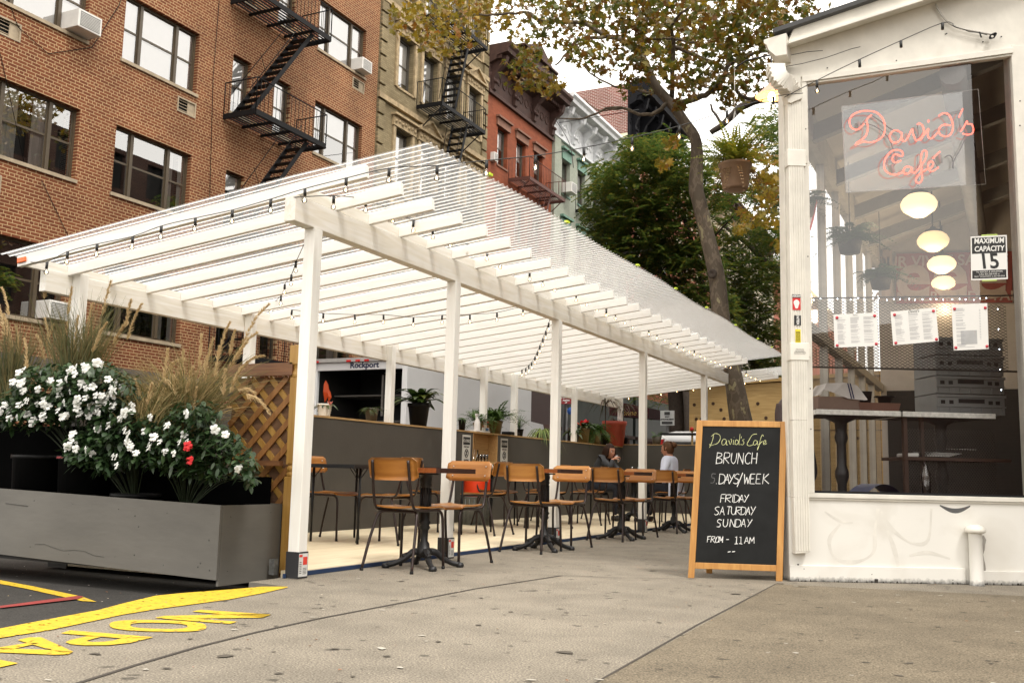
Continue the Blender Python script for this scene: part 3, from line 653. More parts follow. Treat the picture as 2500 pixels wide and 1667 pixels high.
# --- D : pale green with white cornice
m_grn = brick('pale_green_brick', (.33,.35,.285), (.30,.32,.26), (.26,.28,.23), header=False, dirt=.15, mort=.006); m_wcor = mat('white_cornice', (.66,.67,.68), .7, var=.15, scale=4); m_teal = mat('teal_lintel', (.13,.235,.18), .7)
bD = thing('pale_green_building', 'pale green brick house with teal window heads and a white scrolled cornice', 'building', (XF,42,0))
colsD = [(38.3,39.2),(40.1,41.0),(42.0,42.9),(43.9,44.8),(45.6,46.4)]; rowsD = [3.8,6.9,9.85,12.9]; hd = 1.55
holes = [(a,b,z,z+hd) for a, b in colsD for z in rowsD]
w = MB(); facade(w, XF, 37.22, 46.75, -.2, 16.4, holes, .2); shell(w, XF, 37.22, 46.75, -.2, 16.4); w.build('wall', m_grn, bD)
for a, b in colsD:
    for z in rowsD:
        window(bD, XF, a, b, z, z+hd, (), .5, fm=m_dfr, dep=.18, blind=[0 if (a+z) % 2 > 1 else .5], sillm=m_teal)
        h = MB(); h.bb(XF+.002,XF+.06,a-.05,b+.05,z+hd+.01,z+hd+.42); h.bb(XF+.003,XF+.18,a-.16,b+.16,z+hd+.425,z+hd+.52); h.build('lintel', m_teal, bD)
cornice(bD, XF, 37.22, 46.75, 15.2, 16.95, 1.0, m_wcor, 7)
p = MB(); p.bb(XF+.01,XF+.12,37.25,37.9,-.1,15.15); p.build('pilaster', m_grn, bD)
fire_escape('fire_escape', 'black fire escape on the pale green house beside the dark tree', XF, 39.9, 43.2, [6.4,9.4,12.5], dep=.9, stair=(.3,.7))
ac_unit(XF-.04, 38.35, 12.93, .6, .45, .5, 'white air conditioner in the pale green house beside its first fire escape railing')
ac_unit(XF-.04, 31.55, 12.3, .30, .34, .22, 'small grey air conditioner at the edge between the tan and red brick houses')
# --- E : far brick house with black cornice
m_rb = brick('weathered_side_brick', (.26,.085,.07), (.20,.07,.055), (.62,.55,.50), axes='XZ', header=False, dirt=.35, mort=.020, w=.24, h=.085); m_plas = mat('cream_plaster', (.62,.56,.42), .9, var=.2, scale=2); m_blk = mat('black_cornice', (.008,.008,.010), .7, spec=.1)
m_rb2 = brick('pink_red_brick', (.42,.13,.08), (.34,.10,.06), (.40,.20,.14), header=False)
bE = thing('black_cornice_building', 'tall far brick house with a bare side wall and a black cornice', 'building', (XF,50,0))
colsE = [(48.0,48.9),(50.2,51.1),(52.4,53.3)]; rowsE = [5.5,8.9,12.3,15.6]; holes = [(a,b,z,z+1.8) for a, b in colsE for z in rowsE]
w = MB(); facade(w, XF, 46.8, 54.5, -.2, 21, holes, .2); w.build('wall', m_rb2, bE)
w = MB(); w.bb(-30,XF-.01,46.79,54.4,18.45,21.1); w.build('side_wall', m_rb, bE); w = MB(); w.bb(-30,XF-.012,46.8,54.4,-.2,18.44); w.build('side_plaster', m_plas, bE)
for a, b in colsE:
    for z in rowsE: window(bE, XF, a, b, z, z+1.8, (), .5, fm=m_dfr, dep=.18, sillm=m_wcor); MB().bb(XF+.002,XF+.05,a-.15,b+.15,z+1.81,z+2.1).build('lintel', m_wcor, bE)
cornice(bE, XF, 46.79, 54.5, 17.9, 21.15, 1.3, m_blk, 6)
# --- F, G : beyond the trees
m_cream = mat('cream_stone', (.60,.52,.40), .9, var=.15, scale=2)
for nm, lab, y0, y1, zt_, mw, mt in (('red_and_cream_building','distant red brick house with cream window surrounds seen through the leaves',54.6,66,18.5,m_rb2,m_cream),('cream_building','distant cream coloured house glimpsed behind the tree trunk',66.1,84,20,m_cream,m_bs),('distant_brick_building','farthest red brown house closing the left side of the street',84.1,140,19,m_rb2,m_cream)):
    b_ = thing(nm, lab, 'building', (XF,(y0+y1)/2,0)); n = int((y1-y0)/2.3); cols_ = [(y0+.8+i*2.3, y0+1.75+i*2.3) for i in range(n)]; rows_ = [3.5+3.1*i for i in range(5)]
    w = MB(); facade(w, XF, y0, y1, -.2, zt_, [(a,b,z,z+1.7) for a, b in cols_ for z in rows_], .2); shell(w, XF, y0, y1, -.2, zt_, 10); w.build('wall', mw, b_)
    if y0 < 80:
        for a, b in cols_:
            for z in rows_:
                window(b_, XF, a, b, z, z+1.7, (), .5, fm=m_dfr, dep=.18, sill=False); h = MB(); h.bb(XF+.002,XF+.08,a-.2,b+.2,z+1.71,z+2.1); h.bb(XF+.002,XF+.06,a-.2,a-.02,z,z+1.7); h.bb(XF+.002,XF+.06,b+.02,b+.2,z,z+1.7); h.build('window_surround', mt, b_)
    cornice(b_, XF, y0, y1, zt_-.9, zt_+.4, .8, mt, 5)
fire_escape('fire_escape', 'dark fire escape on the cream house seen through the tree', XF, 68, 72, [7,10.2,13.4], dep=.9, stair=(.3,.7))
# street end and ground floors
m_shop = mat('dark_shopfront', (.018,.022,.018), .5, var=.5, scale=1.5)
for (y0, y1, lab, mm) in ((24.3,30.9,'dark green shopfront at the foot of the tan ornate building',mat('dark_green_paint',(.006,.022,.016),.4)),(31.4,37.0,'dark brown shopfront at the foot of the bright red house',mat('dark_brown_paint',(.03,.012,.01),.5)),(37.5,46.5,'black shopfront at the foot of the pale green house',m_shop),(46.9,66,'long dark shopfront under the far black corniced house',m_shop),(66.2,110,'farthest dark shopfronts down the street',m_shop)):
    s = thing('shopfront', lab, 'shopfront', (XF,(y0+y1)/2,0)); MB().bb(XF+.003,XF+.5,y0,y1,-.2,4.7).build('fascia_wall', mm, s)
    g = MB()
    for i in range(3): a = y0+.4+i*(y1-y0-.6)/3; g.bb(XF+.502,XF+.51,a,a+(y1-y0)/3-.5,.5,2.6)
    g.build('shop_window', m_glassdark, s)
    MB().bb(XF+.5,XF+.62,y0,y1,2.55,2.7).build('shop_cornice', m_bs, s)

# near-side houses: outside the frame, seen in the glass and shading the street
bN = thing('near_side_building', 'dark brick tenement row behind the cafe reflected in the windows across the street', 'building', (8,40,0))
m_dbr = brick('dark_near_brick', (.10,.05,.035), (.07,.035,.025), (.14,.10,.08), header=False)
w = MB(); holes = [(10.5+i*2.6,11.7+i*2.6,z,z+1.7) for i in range(30) for z in (4,7.2,10.4,13.6)]; facade(w, 3.2, 9.6, 110, -.2, 15.5, holes, -.2)
w.quad((3.2,9.6,-.2),(3.2,9.6,15.5),(18,9.6,15.5),(18,9.6,-.2)); w.quad((3.2,9.6,15.5),(3.2,110,15.5),(18,110,15.5),(18,9.6,15.5)); w.build('wall', m_dbr, bN)
w = MB(); w.bb(3.45,3.5,10,109,3,15.4); w.build('window_glazing', m_dark, bN)
bR = thing('rear_building', 'row of houses behind the camera reflected in the cafe window', 'building', (2,-22,0))
w = MB(); w.bb(25,50,-42,-2,-.2,6.8); w.bb(-12,24,-60,-45,-.2,12); w.bb(8.2,20,2.9,9.4,-.2,15); w.build('wall', m_dbr, bR)
# ---------------------------------------------------------------- trees
def rvec(r=1):
    while True:
        v = Vector((random.uniform(-1,1), random.uniform(-1,1), random.uniform(-1,1)))
        if .01 < v.length < 1: return v*r
MAPLE = [(0,-.5),(.12,-.22),(.45,-.38),(.34,-.06),(.5,.18),(.22,.16),(.0,.55),(-.22,.16),(-.5,.18),(-.34,-.06),(-.45,-.38),(-.12,-.22)]
def maple(mb, p, s, down=.6):
    a = Vector((random.uniform(-1,1), random.uniform(-1,1), random.uniform(-1,.3)*down)).normalized(); b = rvec().normalized(); n = a.cross(b).normalized(); b = n.cross(a)
    mb.add([p+(b*x+a*y+n*(abs(x)*.35*random.uniform(.3,1)))*s for x, y in MAPLE], [tuple(range(12))])
def blade(mb, p, d, L, w, nrm=None, bend=.0, seg=2, fold=0):
    """pointed leaf from p along d"""
    d = d.normalized(); s_ = d.cross(nrm if nrm is not None else rvec()).normalized(); n = s_.cross(d)
    vs = [p]; 
    for i in range(1, seg+1):
        t = i/(seg+1); q = p+d*(L*t)+n*(-bend*L*t*t)+Vector((0,0,-bend*L*t*t)); ww = w*sin(pi*min(.95, t*.85+.1))
        vs += [q-s_*ww/2+n*fold*w, q+s_*ww/2+n*fold*w]
    vs.append(p+d*L+n*(-bend*L)+Vector((0,0,-bend*L)))
    fs = [(0,1,2)]+[(1+2*i,3+2*i,4+2*i,2+2*i) for i in range(seg-1)]+[(2*seg-1, 2*seg+1, 2*seg)]
    mb.add(vs, fs)
def barkmat():
    m, n, l, b = nt('plane_bark'); b.inputs['Roughness'].default_value = .9
    tc = n.new('ShaderNodeTexCoord'); mp = n.new('ShaderNodeMapping'); mp.inputs['Scale'].default_value = (5,5,2.2)
    v = n.new('ShaderNodeTexNoise'); v.inputs['Scale'].default_value = 1.5; v.inputs['Detail'].default_value = 5; l.new(tc.outputs['Object'], mp.inputs[0]); l.new(mp.outputs[0], v.inputs['Vector'])
    r = n.new('ShaderNodeValToRGB'); e = r.color_ramp.elements; r.color_ramp.interpolation = 'CONSTANT'
    e[0].position = 0; e[0].color = (.085,.065,.045,1); e[1].position = .62; e[1].color = (.24,.21,.12,1)
    q = e.new(.50); q.color = (.13,.10,.07,1); q = e.new(.57); q.color = (.10,.075,.05,1)
    l.new(v.outputs[0], r.inputs[0]); l.new(r.outputs[0], b.inputs['Base Color'])
    bp = n.new('ShaderNodeBump'); bp.inputs['Strength'].default_value = .5; bp.inputs['Distance'].default_value = .02; l.new(v.outputs[0], bp.inputs['Height']); l.new(bp.outputs[0], b.inputs['Normal'])
    return m
m_bark = barkmat(); m_twig = mat('dark_bark', (.045,.033,.025), .9, var=.3, scale=12, bump=.5)
TY = 17.35
def smooth(pts, n=4):
    out = []
    for i in range(len(pts)-1):
        p0 = pts[max(i-1,0)]; p1 = pts[i]; p2 = pts[i+1]; p3 = pts[min(i+2,len(pts)-1)]
        for k in range(n):
            t = k/n; out.append(.5*((2*p1)+(p2-p0)*t+(2*p0-5*p1+4*p2-p3)*t*t+(3*p1-p0-3*p2+p3)*t**3))
    return out+[pts[-1]]
def pxpath(pts, Y, dY=0): return smooth([at(x, y, 1, Y+dY*i/(len(pts)-1)) for i, (x, y) in enumerate(pts)])
tr = thing('plane_tree', 'mottled plane tree with a leaning trunk and yellowing leaves growing through the shelter roof notch', 'tree', tuple(at(1870,1300,2,0)) if False else (-3.55,TY,0))
def limb(pts, r0, r1, Y=TY, dY=0, m=m_bark, n=8, par=None, name='branch'):
    P = pxpath(pts, Y, dY); R_ = [r0+(r1-r0)*(i/(len(P)-1)) for i in range(len(P))]
    P = [p+rvec(.02) if 0 < i < len(P)-1 else p for i, p in enumerate(P)]
    return MB().tube(P, R_, n).build(name, m, par or tr)
P = pxpath([(1852,1290),(1832,1150),(1808,1022),(1787,901),(1772,840),(1761,786),(1750,678),(1728,582),(1706,490),(1699,455),(1700,350),(1672,300),(1640,255),(1602,212),(1580,168),(1566,130),(1568,90),(1600,-40)], TY)
nR = [.30,.24,.195,.15,.15,.16,.148,.135,.13,.135,.105,.10,.092,.088,.082,.07,.055,.04]; RR = []
for i in range(len(P)): t = i/(len(P)-1)*17; a = int(t); RR.append(nR[min(a,17)]*(1-(t-a))+nR[min(a+1,17)]*(t-a))
tk = MB().tube(P, RR, 14); tk.build('trunk', m_bark, tr)
kn = MB(); q = at(1739,668,1,TY-.24); kn.lathe([(0,.0),(.03,.01),(.07,.03),(.09,.0)], q, 12, Matrix.Rotation(pi/2,3,'X')); kn.build('knot_hole', m_twig, tr)
limb([(1640,255),(1700,240),(1740,222),(1765,190),(1780,160),(1830,135),(1890,120),(1950,80)], .065, .02)
limb([(1568,125),(1520,100),(1480,85),(1430,60),(1380,55),(1320,50),(1290,33),(1260,32),(1190,38),(1130,40),(1080,58),(1030,80)], .055, .012)
limb([(1480,90),(1410,100),(1385,130),(1355,160)], .04, .015); limb([(1575,160),(1560,30),(1540,10),(1520,-20)], .045, .03, dY=1)
limb([(1640,240),(1645,115),(1640,60),(1680,20)], .05, .02, dY=-1); limb([(1645,115),(1710,140),(1770,170),(1790,210),(1820,240),(1860,245)], .045,.03, dY=.5)
limb([(1530,100),(1620,95),(1700,105),(1770,112)], .03, .015, dY=-1); limb([(1590,140),(1640,115)], .03,.02)
limb([(1640,245),(1600,275),(1560,280),(1500,262),(1420,290),(1360,290)], .045, .012, dY=-.6); limb([(1520,265),(1460,270),(1425,240)], .02,.006)
limb([(1600,228),(1500,210),(1440,180),(1430,160)], .025, .008)
m_plf = leafmat('plane_leaves', [(.09,.12,.018),(.18,.16,.018),(.055,.085,.016),(.24,.14,.015),(.17,.075,.015),(.08,.10,.02),(.32,.22,.015),(.13,.05,.014)], .5, .4)
m_yel_l = leafmat('yellow_leaves', [(.30,.20,.015),(.20,.17,.02),(.38,.24,.02),(.15,.14,.02),(.32,.13,.02)], .5, .4)
CL = [(1290,20,50),(1340,55,55),(1400,35,60),(1425,105,42),(1455,20,65),(1275,110,35),(1300,140,42),(1290,175,40),(1325,190,28),(1265,180,40),(1420,130,30),(1455,150,30),(1485,140,25),(1380,120,25),
 (1520,50,70),(1580,80,70),(1610,30,80),(1540,140,50),(1552,178,36),(1625,110,60),(1655,185,38),(1690,50,80),(1725,120,60),(1760,45,80),(1800,105,60),(1825,165,50),(1860,50,70),(1880,120,55),(1755,185,45),(1920,35,60),(1905,90,45),(1985,50,35),(2030,38,22),(1785,215,36),(1855,200,45),(1470,180,22),(1600,150,45),(1700,180,40),(1530,215,25),(1680,215,30),(1590,215,22),(1650,10,80),(1820,10,80),(1740,0,80),(1350,-10,60),(1440,-20,70),(1560,-30,90),(1900,-30,80),(1930,140,35),(1655,255,18),(1760,240,25),(1800,250,25)]
yc = [(1000,60,45),(1060,45,60),(1130,55,55),(1090,100,40),(1055,110,32),(1180,25,55),(1120,10,60),(1230,10,55),(1040,20,50),(975,40,25),(1240,70,25),(1320,205,22),(1345,230,20),(1365,200,16)]
for nm, cl_, mt_, ymean in (('leaves', CL, m_plf, TY), ('leaves', yc, m_yel_l, TY)):
    lv = MB()
    for (x, y, r) in cl_:
        dep = random.uniform(-2.4, 2.4) if mt_ is m_plf else random.uniform(-1.2, 1.2)
        for i in range(int(r*r*.035)+7):
            c = at(x, y, 1, ymean+dep); pr = r/FPX*(c-CC).length
            off = rvec(pr); off.y *= 1.6; p = c+off
            maple(lv, p, random.uniform(.09,.17))
    lv.build(nm, mt_, tr)
# dark feathery tree(s) behind the plane tree
m_loc = leafmat('dark_feathery_leaves', [(.04,.085,.020),(.065,.12,.024),(.10,.15,.028),(.035,.07,.02),(.16,.19,.03),(.045,.085,.02),(.26,.22,.03),(.035,.06,.018)], .5, .45)
m_bgl = leafmat('bright_green_leaves', [(.05,.10,.015),(.09,.14,.02),(.03,.07,.015),(.16,.16,.02),(.06,.09,.02)], .55, .35)  # brighter yellow green leaf tones for one tree
def spray(mb, p, L=.32, n=7, w=.07):
    d = Vector((random.uniform(-1,1), random.uniform(-1,1), random.uniform(-.6,.25))).normalized(); s_ = d.cross(Vector((0,0,1))).normalized()
    for i in range(n):
        t = (i+.6)/n
        for sg in (-1, 1):
            q = p+d*(L*t)+Vector((0,0,-.25*L*t*t)); e = (s_*sg+d*.5).normalized()*w*(1.1-t*.5); u = Vector((0,0,1)).cross(e).normalized()*.030+Vector((0,0,random.uniform(-.01,.01)))
            mb.add([q, q+e*.5+u, q+e, q+e*.5-u], [(0,1,2,3)])
def feather_tree(label, base, ells, Y0, Y1, m, seed, dens=1, trunk=True, limbs=()):
    random.seed(seed); t = thing('honey_locust_tree', label, 'tree', base, 'dark feathery street trees')
    c = MB()
    for (x, y, rx, ry) in ells:
        for i in range(int(rx*ry*.045*dens)):
            a = random.uniform(0, 2*pi); q = sqrt(random.random()); Y = random.uniform(Y0, Y1); p = at(x+rx*q*cos(a), y+ry*q*sin(a), 1, Y)
            if p.x < XF+1.2 and Y > 23: pass
            spray(c, p, random.uniform(.32,.6)*(Y/26), 10, .13*Y/26)
    c.build('crown', m, t)
    if trunk: MB().tube(smooth([Vector(base), Vector(base)+Vector((.1,0,2)), Vector(base)+Vector((-.1,.1,4.6))]), [.22]*4+[.2]*4+[.16], 10).build('trunk', m_twig, t)
    for pts, r0, r1 in limbs: limb(pts, r0, r1, (Y0+Y1)/2, 0, m_twig, 7, t)
    return t
feather_tree('dense dark green feathery tree between the pale green house and the plane tree trunk', (-7.7,25.5,0),
  [(1600,440,110,90),(1520,480,90,80),(1650,560,90,100),(1550,560,100,90),(1490,560,60,50),(1600,650,90,70),(1700,650,70,70),(1660,400,80,60),(1560,370,60,35),(1480,420,35,35),(1620,750,100,50),(1720,760,90,70),(1500,600,45,45),(1440,520,15,20),(1700,850,80,60),(1760,460,50,60),(1625,335,28,18),(1545,340,22,16),(1640,720,70,45),(1560,620,60,40),(1470,465,30,30)],
  23, 28, m_loc, 11, 1.25, limbs=[([(1750,850),(1700,800),(1650,720),(1600,640),(1540,560)], .12,.03),([(1690,760),(1640,690),(1560,640),(1500,620)], .06,.02),([(1720,720),(1680,560),(1640,470),(1600,400)], .08,.02),([(1700,620),(1760,560),(1800,520)], .04,.015)])
feather_tree('darkest green feathery tree filling the gap between the plane tree trunk and the cafe downspout', (-6.4,30,0),
  [(1850,620,90,80),(1860,740,85,80),(1800,680,60,70),(1880,860,70,70),(1810,800,70,70),(1830,880,90,40),(1900,560,50,50),(1880,300,50,35),(1900,360,50,40),(1760,560,50,50),(1840,460,35,28),(1880,480,50,30)],
  27, 34, m_loc, 12, 1.15, limbs=[([(1940,680),(1870,640),(1820,590),(1750,540)], .14,.04),([(1940,830),(1880,820),(1820,790),(1750,740)], .1,.03),([(1940,560),(1900,520),(1850,500)], .06,.02),([(1940,250),(1870,240),(1810,262),(1770,300),(1735,325)], .17,.09),([(1760,300),(1740,270),(1735,255)], .05,.03)])
feather_tree('yellow green tree low between the dark branches by the downspout', (-9.6,44,0),
  [(1850,700,80,45),(1780,640,40,30),(1880,640,50,30),(1840,800,90,40),(1700,700,60,40),(1650,620,50,40)], 40, 48, m_bgl, 13, .5)
feather_tree('small dark street tree low over the far sidewalk behind the shelter', (-11,38,0), [(1400,900,60,40),(1470,930,60,40),(1560,960,60,45),(1640,930,70,60),(1700,960,60,60),(1880,900,60,40)], 40, 58, m_loc, 14, 1.1)
feather_tree('leafy twig reaching in at the left edge above the tall grasses', (-9.5,9,0), [(12,675,26,22),(5,700,15,12)], 8.2, 8.8, m_loc, 15, 1.6, trunk=False, limbs=[([(-60,700),(-20,690),(25,672)], .02,.008)])
random.seed(21)
lv = MB()
for (x, y, r) in [(1870,455,42),(1900,410,40),(1830,530,30),(1885,520,40),(1905,600,24),(1800,560,15),(1850,380,30),(1760,400,20),(1640,350,20),(1620,400,18),(1895,470,35),(1840,430,24)]:
    for i in range(int(r*1.6)):
        Y = random.uniform(15.5,20); c = at(x,y,1,Y); lv_r = r/FPX*(c-CC).length; maple(lv, c+rvec(lv_r), random.uniform(.1,.18))
lv.build('drooping_leaves', m_yel_l, tr)
# ---------------------------------------------------------------- planter plants
random.seed(5)
m_imp = leafmat('impatiens_leaves', [(.018,.04,.014),(.03,.065,.02),(.05,.09,.03),(.014,.03,.012)], .4, .25)
m_pet = leafmat('white_petals', [(.82,.82,.78),(.9,.9,.86),(.85,.84,.8)], .6, .3); m_petr = leafmat('red_petals', [(.7,.02,.02),(.6,.015,.02)], .6, .3)
m_str = leafmat('straw_blades', [(.30,.21,.08),(.42,.31,.14),(.20,.15,.05),(.12,.13,.04),(.36,.25,.11),(.09,.11,.03)], .7, .3)
m_grb = leafmat('green_blades', [(.06,.08,.025),(.10,.11,.035),(.18,.15,.05),(.26,.19,.07),(.05,.07,.02)], .6, .3)
m_plu = leafmat('seed_plumes', [(.60,.45,.24),(.70,.55,.32),(.45,.32,.15)], .9, .4)
m_pot = mat('black_plastic_pot', (.006,.006,.006), .5, spec=.15)
m_stem = mat('green_stem', (.02,.032,.010), .7)
def pot(x, y, r=.17, h=.36, z=.055, lab='', strip=False):
    t = thing('plant_pot', lab, 'plant pot', (x,y,z), 'black pots in the planter box')
    MB().lathe([(0,0),(r*.82,0),(r*.98,h-.03),(r*1.05,h-.03),(r*1.05,h),(r*.97,h),(r*.95,h-.03),(0,h-.03)], (x,y,z), 26).build('tub', m_pot, t)
    if strip: s = MB(); s.grid(lambda u,v:(x+(r*1.058)*cos(-2.05+u*.5),y+(r*1.058)*sin(-2.05+u*.5),z+h-.022+v*.014),6,2); s.build('red_strip', mat('red_strip',(.25,.012,.02),.5), t)
    return t
pot(-4.78,5.30,.135,.30,.06,'small black plastic pot nearest the lattice inside the planter box')
pot(-5.12,5.27,.17,.36,.06,'black plastic pot second from the lattice inside the planter box')
pot(-5.58,5.27,.17,.46,.06,'black plastic pot under the hanging flower clump in the planter box')
pot(-6.12,5.28,.20,.72,.06,'tall black pot with a dark red strip at its rim', True)
pot(-6.62,5.28,.20,.72,.06,'tall black pot at the left edge of the frame')
def impatiens(label, ells, Y0, Y1, nleaf, nfl, red=(), base=(0,0,0), seed=1, cream=()):
    random.seed(seed); t = thing('impatiens_plant', label, 'flower', base, 'impatiens in the planter'); L = MB(); F = MB(); St = MB(); tot = sum(e[2]*e[3] for e in ells); fl = []
    for (x, y, rx, ry) in ells:
        fr = rx*ry/tot
        for i in range(int(nleaf*fr)):
            a = random.uniform(0,2*pi); q = sqrt(random.random()); Y = random.uniform(Y0,Y1)-.10*(1-q*q)
            p = at(x+rx*q*cos(a), y+ry*q*sin(a), 1, Y); d = Vector((random.uniform(-1,1), random.uniform(-1,.2), random.uniform(-.7,.35)))
            blade(L, p, d, random.uniform(.045,.085), random.uniform(.024,.038), Vector((0,0,1))+rvec(.4), .12, 3)
        for i in range(int(nfl*fr)):
            a = random.uniform(0,2*pi); q = sqrt(random.random()); fl.append((x+rx*q*cos(a), y+ry*q*sin(a)-ry*.12, Y0-.07, F))
        for i in range(int(18*fr)+2):
            a = random.uniform(0,2*pi); q = random.uniform(.3,1); p1 = at(x+rx*q*cos(a), y+ry*q*sin(a), 1, Y0-.01); p0 = Vector((base[0], base[1], base[2]))
            St.tube(smooth([p0, (p0+p1)/2+Vector((0,0,.08)), p1]), .004, 5)
    for (x, y, Y, mb) in fl:
        flower(mb, at(x, y, 1, Y+random.uniform(-.05,.05)))
    L.build('leaves', m_imp, t); F.build('blossoms', m_pet, t); St.build('stems', m_stem, t)
    if red:
        Rm = MB()
        for x, y in red: flower(Rm, at(x, y, 1, Y0-.1))
        Rm.build('red_blossoms', m_petr, t)
    return t
def flower(mb, c, s=None):
    s = s or random.uniform(.020,.030); k = random.choice((1,1,2))
    for j in range(k):
        cc = c+rvec(.018) if j else c; n = (Vector((random.uniform(-.8,.8), -1, random.uniform(-.1,1)))).normalized(); a = n.orthogonal().normalized(); b = n.cross(a)
        for i in range(5):
            th = 2*pi*i/5+random.uniform(-.15,.15); d = a*cos(th)+b*sin(th); e = a*cos(th+pi/2)+b*sin(th+pi/2); q = cc+n*.003*i
            mb.add([q, q+d*s*.5-e*s*.48+n*.003, q+d*s*1.05-e*s*.42-n*.004, q+d*s*1.22, q+d*s*1.05+e*s*.42-n*.004, q+d*s*.5+e*s*.48+n*.003], [(0,1,2,3,4,5)])
impatiens('biggest clump of white impatiens over the two tall pots at the left', [(140,945,110,60),(230,930,90,50),(60,1000,70,50),(300,955,50,45),(180,990,110,40),(20,1010,40,30),(260,985,70,35),(110,1015,60,25)], 5.02, 5.32, 3000, 85, base=(-6.2,5.28,.7), seed=1)
impatiens('middle clump of white impatiens drooping over the box rim', [(270,1060,70,40),(300,1020,60,30),(230,1090,70,45),(330,1100,50,35),(190,1110,35,30),(260,1130,50,25),(350,1040,40,30)], 4.98, 5.25, 1500, 26, base=(-5.58,5.27,.4), seed=2)
impatiens('right clump of impatiens with two red blossoms beside the lattice', [(450,1050,90,55),(500,1090,80,50),(420,1100,80,40),(540,1080,50,45),(470,1130,90,30),(590,1120,35,40),(480,1000,60,30),(380,1110,50,30),(610,1150,25,35),(520,1150,40,20)], 4.95, 5.25, 1900, 17, red=[(459,1087),(464,1124)], base=(-5.1,5.27,.4), seed=3)
def grasses(label, foot, tips, nb, L0, L1, Y0, Y1, m, plumes, seed, lean=.5):
    """arching blades from a tuft + plumes (pixel tip, pixel foot)"""
    random.seed(seed); f = at(foot[0], foot[1], 1, (Y0+Y1)/2); t = thing('ornamental_grass', label, 'grass plant', tuple(f), 'ornamental grasses in the planter'); B = MB(); Pm = MB()
    for i in range(nb):
        p0 = f+Vector((random.uniform(-.13,.13), random.uniform(-.1,.1), random.uniform(-.05,.1))); a = random.uniform(0,2*pi); L = random.uniform(L0,L1); ln = random.uniform(.1,lean)
        d = Vector((cos(a)*ln, sin(a)*ln*.6, 1)).normalized(); out = Vector((cos(a), sin(a)*.6, 0)); s_ = d.cross(Vector((0,1,0)) if abs(d.y) < .9 else Vector((1,0,0))).normalized(); w = random.uniform(.003,.006); vs = []; n = 8; dr = random.uniform(.1,.75)*lean*1.6
        for k in range(n+1):
            q = k/n; c = p0+d*(L*q)+out*(L*dr*.5*q*q)+Vector((0,0,-L*dr*.55*q**3)); ww = w*(1-q*.85); vs += [c-s_*ww, c+s_*ww]
        B.add(vs, [(2*k,2*k+1,2*k+3,2*k+2) for k in range(n)])
    for (tx, ty, bx, by) in plumes:
        Y = random.uniform(Y0,Y1); tip = at(tx,ty,1,Y); bot = at(bx,by,1,Y); d = tip-bot; L = d.length
        B.tube(smooth([f+rvec(.05), f*.5+bot*.5+rvec(.03), bot]), .0022, 4, sm=False)
        mid = (bot+tip)/2+Vector((0,0,L*.12)); spine = smooth([bot, mid, tip], 8)
        for i, q in enumerate(spine):
            t_ = i/(len(spine)-1)
            for j in range(14):
                dd = (d.normalized()*1.0+rvec(.55)); blade(Pm, q, dd, random.uniform(.03,.055)*(1.2-t_*.6), .0052, None, .1, 1)
    B.build('blades', m, t); Pm.build('plumes', m_plu, t)
grasses('tall straw coloured plume grass beside the lattice panel', (450,1060), None, 950, .35,.80,5.12,5.50,m_str,
  [(448,860,440,925),(470,900,455,960),(492,820,486,900),(520,830,500,905),(560,790,530,880),(573,810,560,870),(625,815,570,880),(600,840,560,900),(640,870,580,905),(420,900,380,960),(445,950,415,910),(655,1005,600,960),(410,855,400,930),(655,745,590,840),(450,880,410,895),(505,875,500,940),(535,850,525,925),(480,950,470,1010),(590,900,560,960),(430,930,420,990),(620,960,580,950),(550,905,545,965)], 31, .95)
grasses('tall green and straw plume grass rising behind the left flowers', (180,990), None, 650, .5,.95,5.3,5.6,m_grb,
  [(110,780,122,860),(130,795,112,850),(165,790,150,870),(190,775,180,860),(225,745,205,850),(270,690,250,770),(320,735,305,800),(345,745,310,830),(240,800,205,860),(260,790,225,860),(90,820,110,880),(175,705,165,770),(118,655,108,730),(310,790,275,840),(60,830,66,900)], 32, .4)
grasses('sparse brown tipped grass at the far left edge of the planter', (20,1000), None, 420, .5,.85,5.3,5.6,m_grb,
  [(5,705,22,770),(-10,730,12,820),(0,760,25,840),(10,770,30,850),(40,800,45,870)], 33, .4)
grasses('short dry grass tuft drooping between the flower clumps', (360,1050), None, 260, .2,.45,5.0,5.15,m_str,
  [(330,930,345,985),(425,955,395,920),(370,940,360,990)], 34, .9)
random.seed(8)
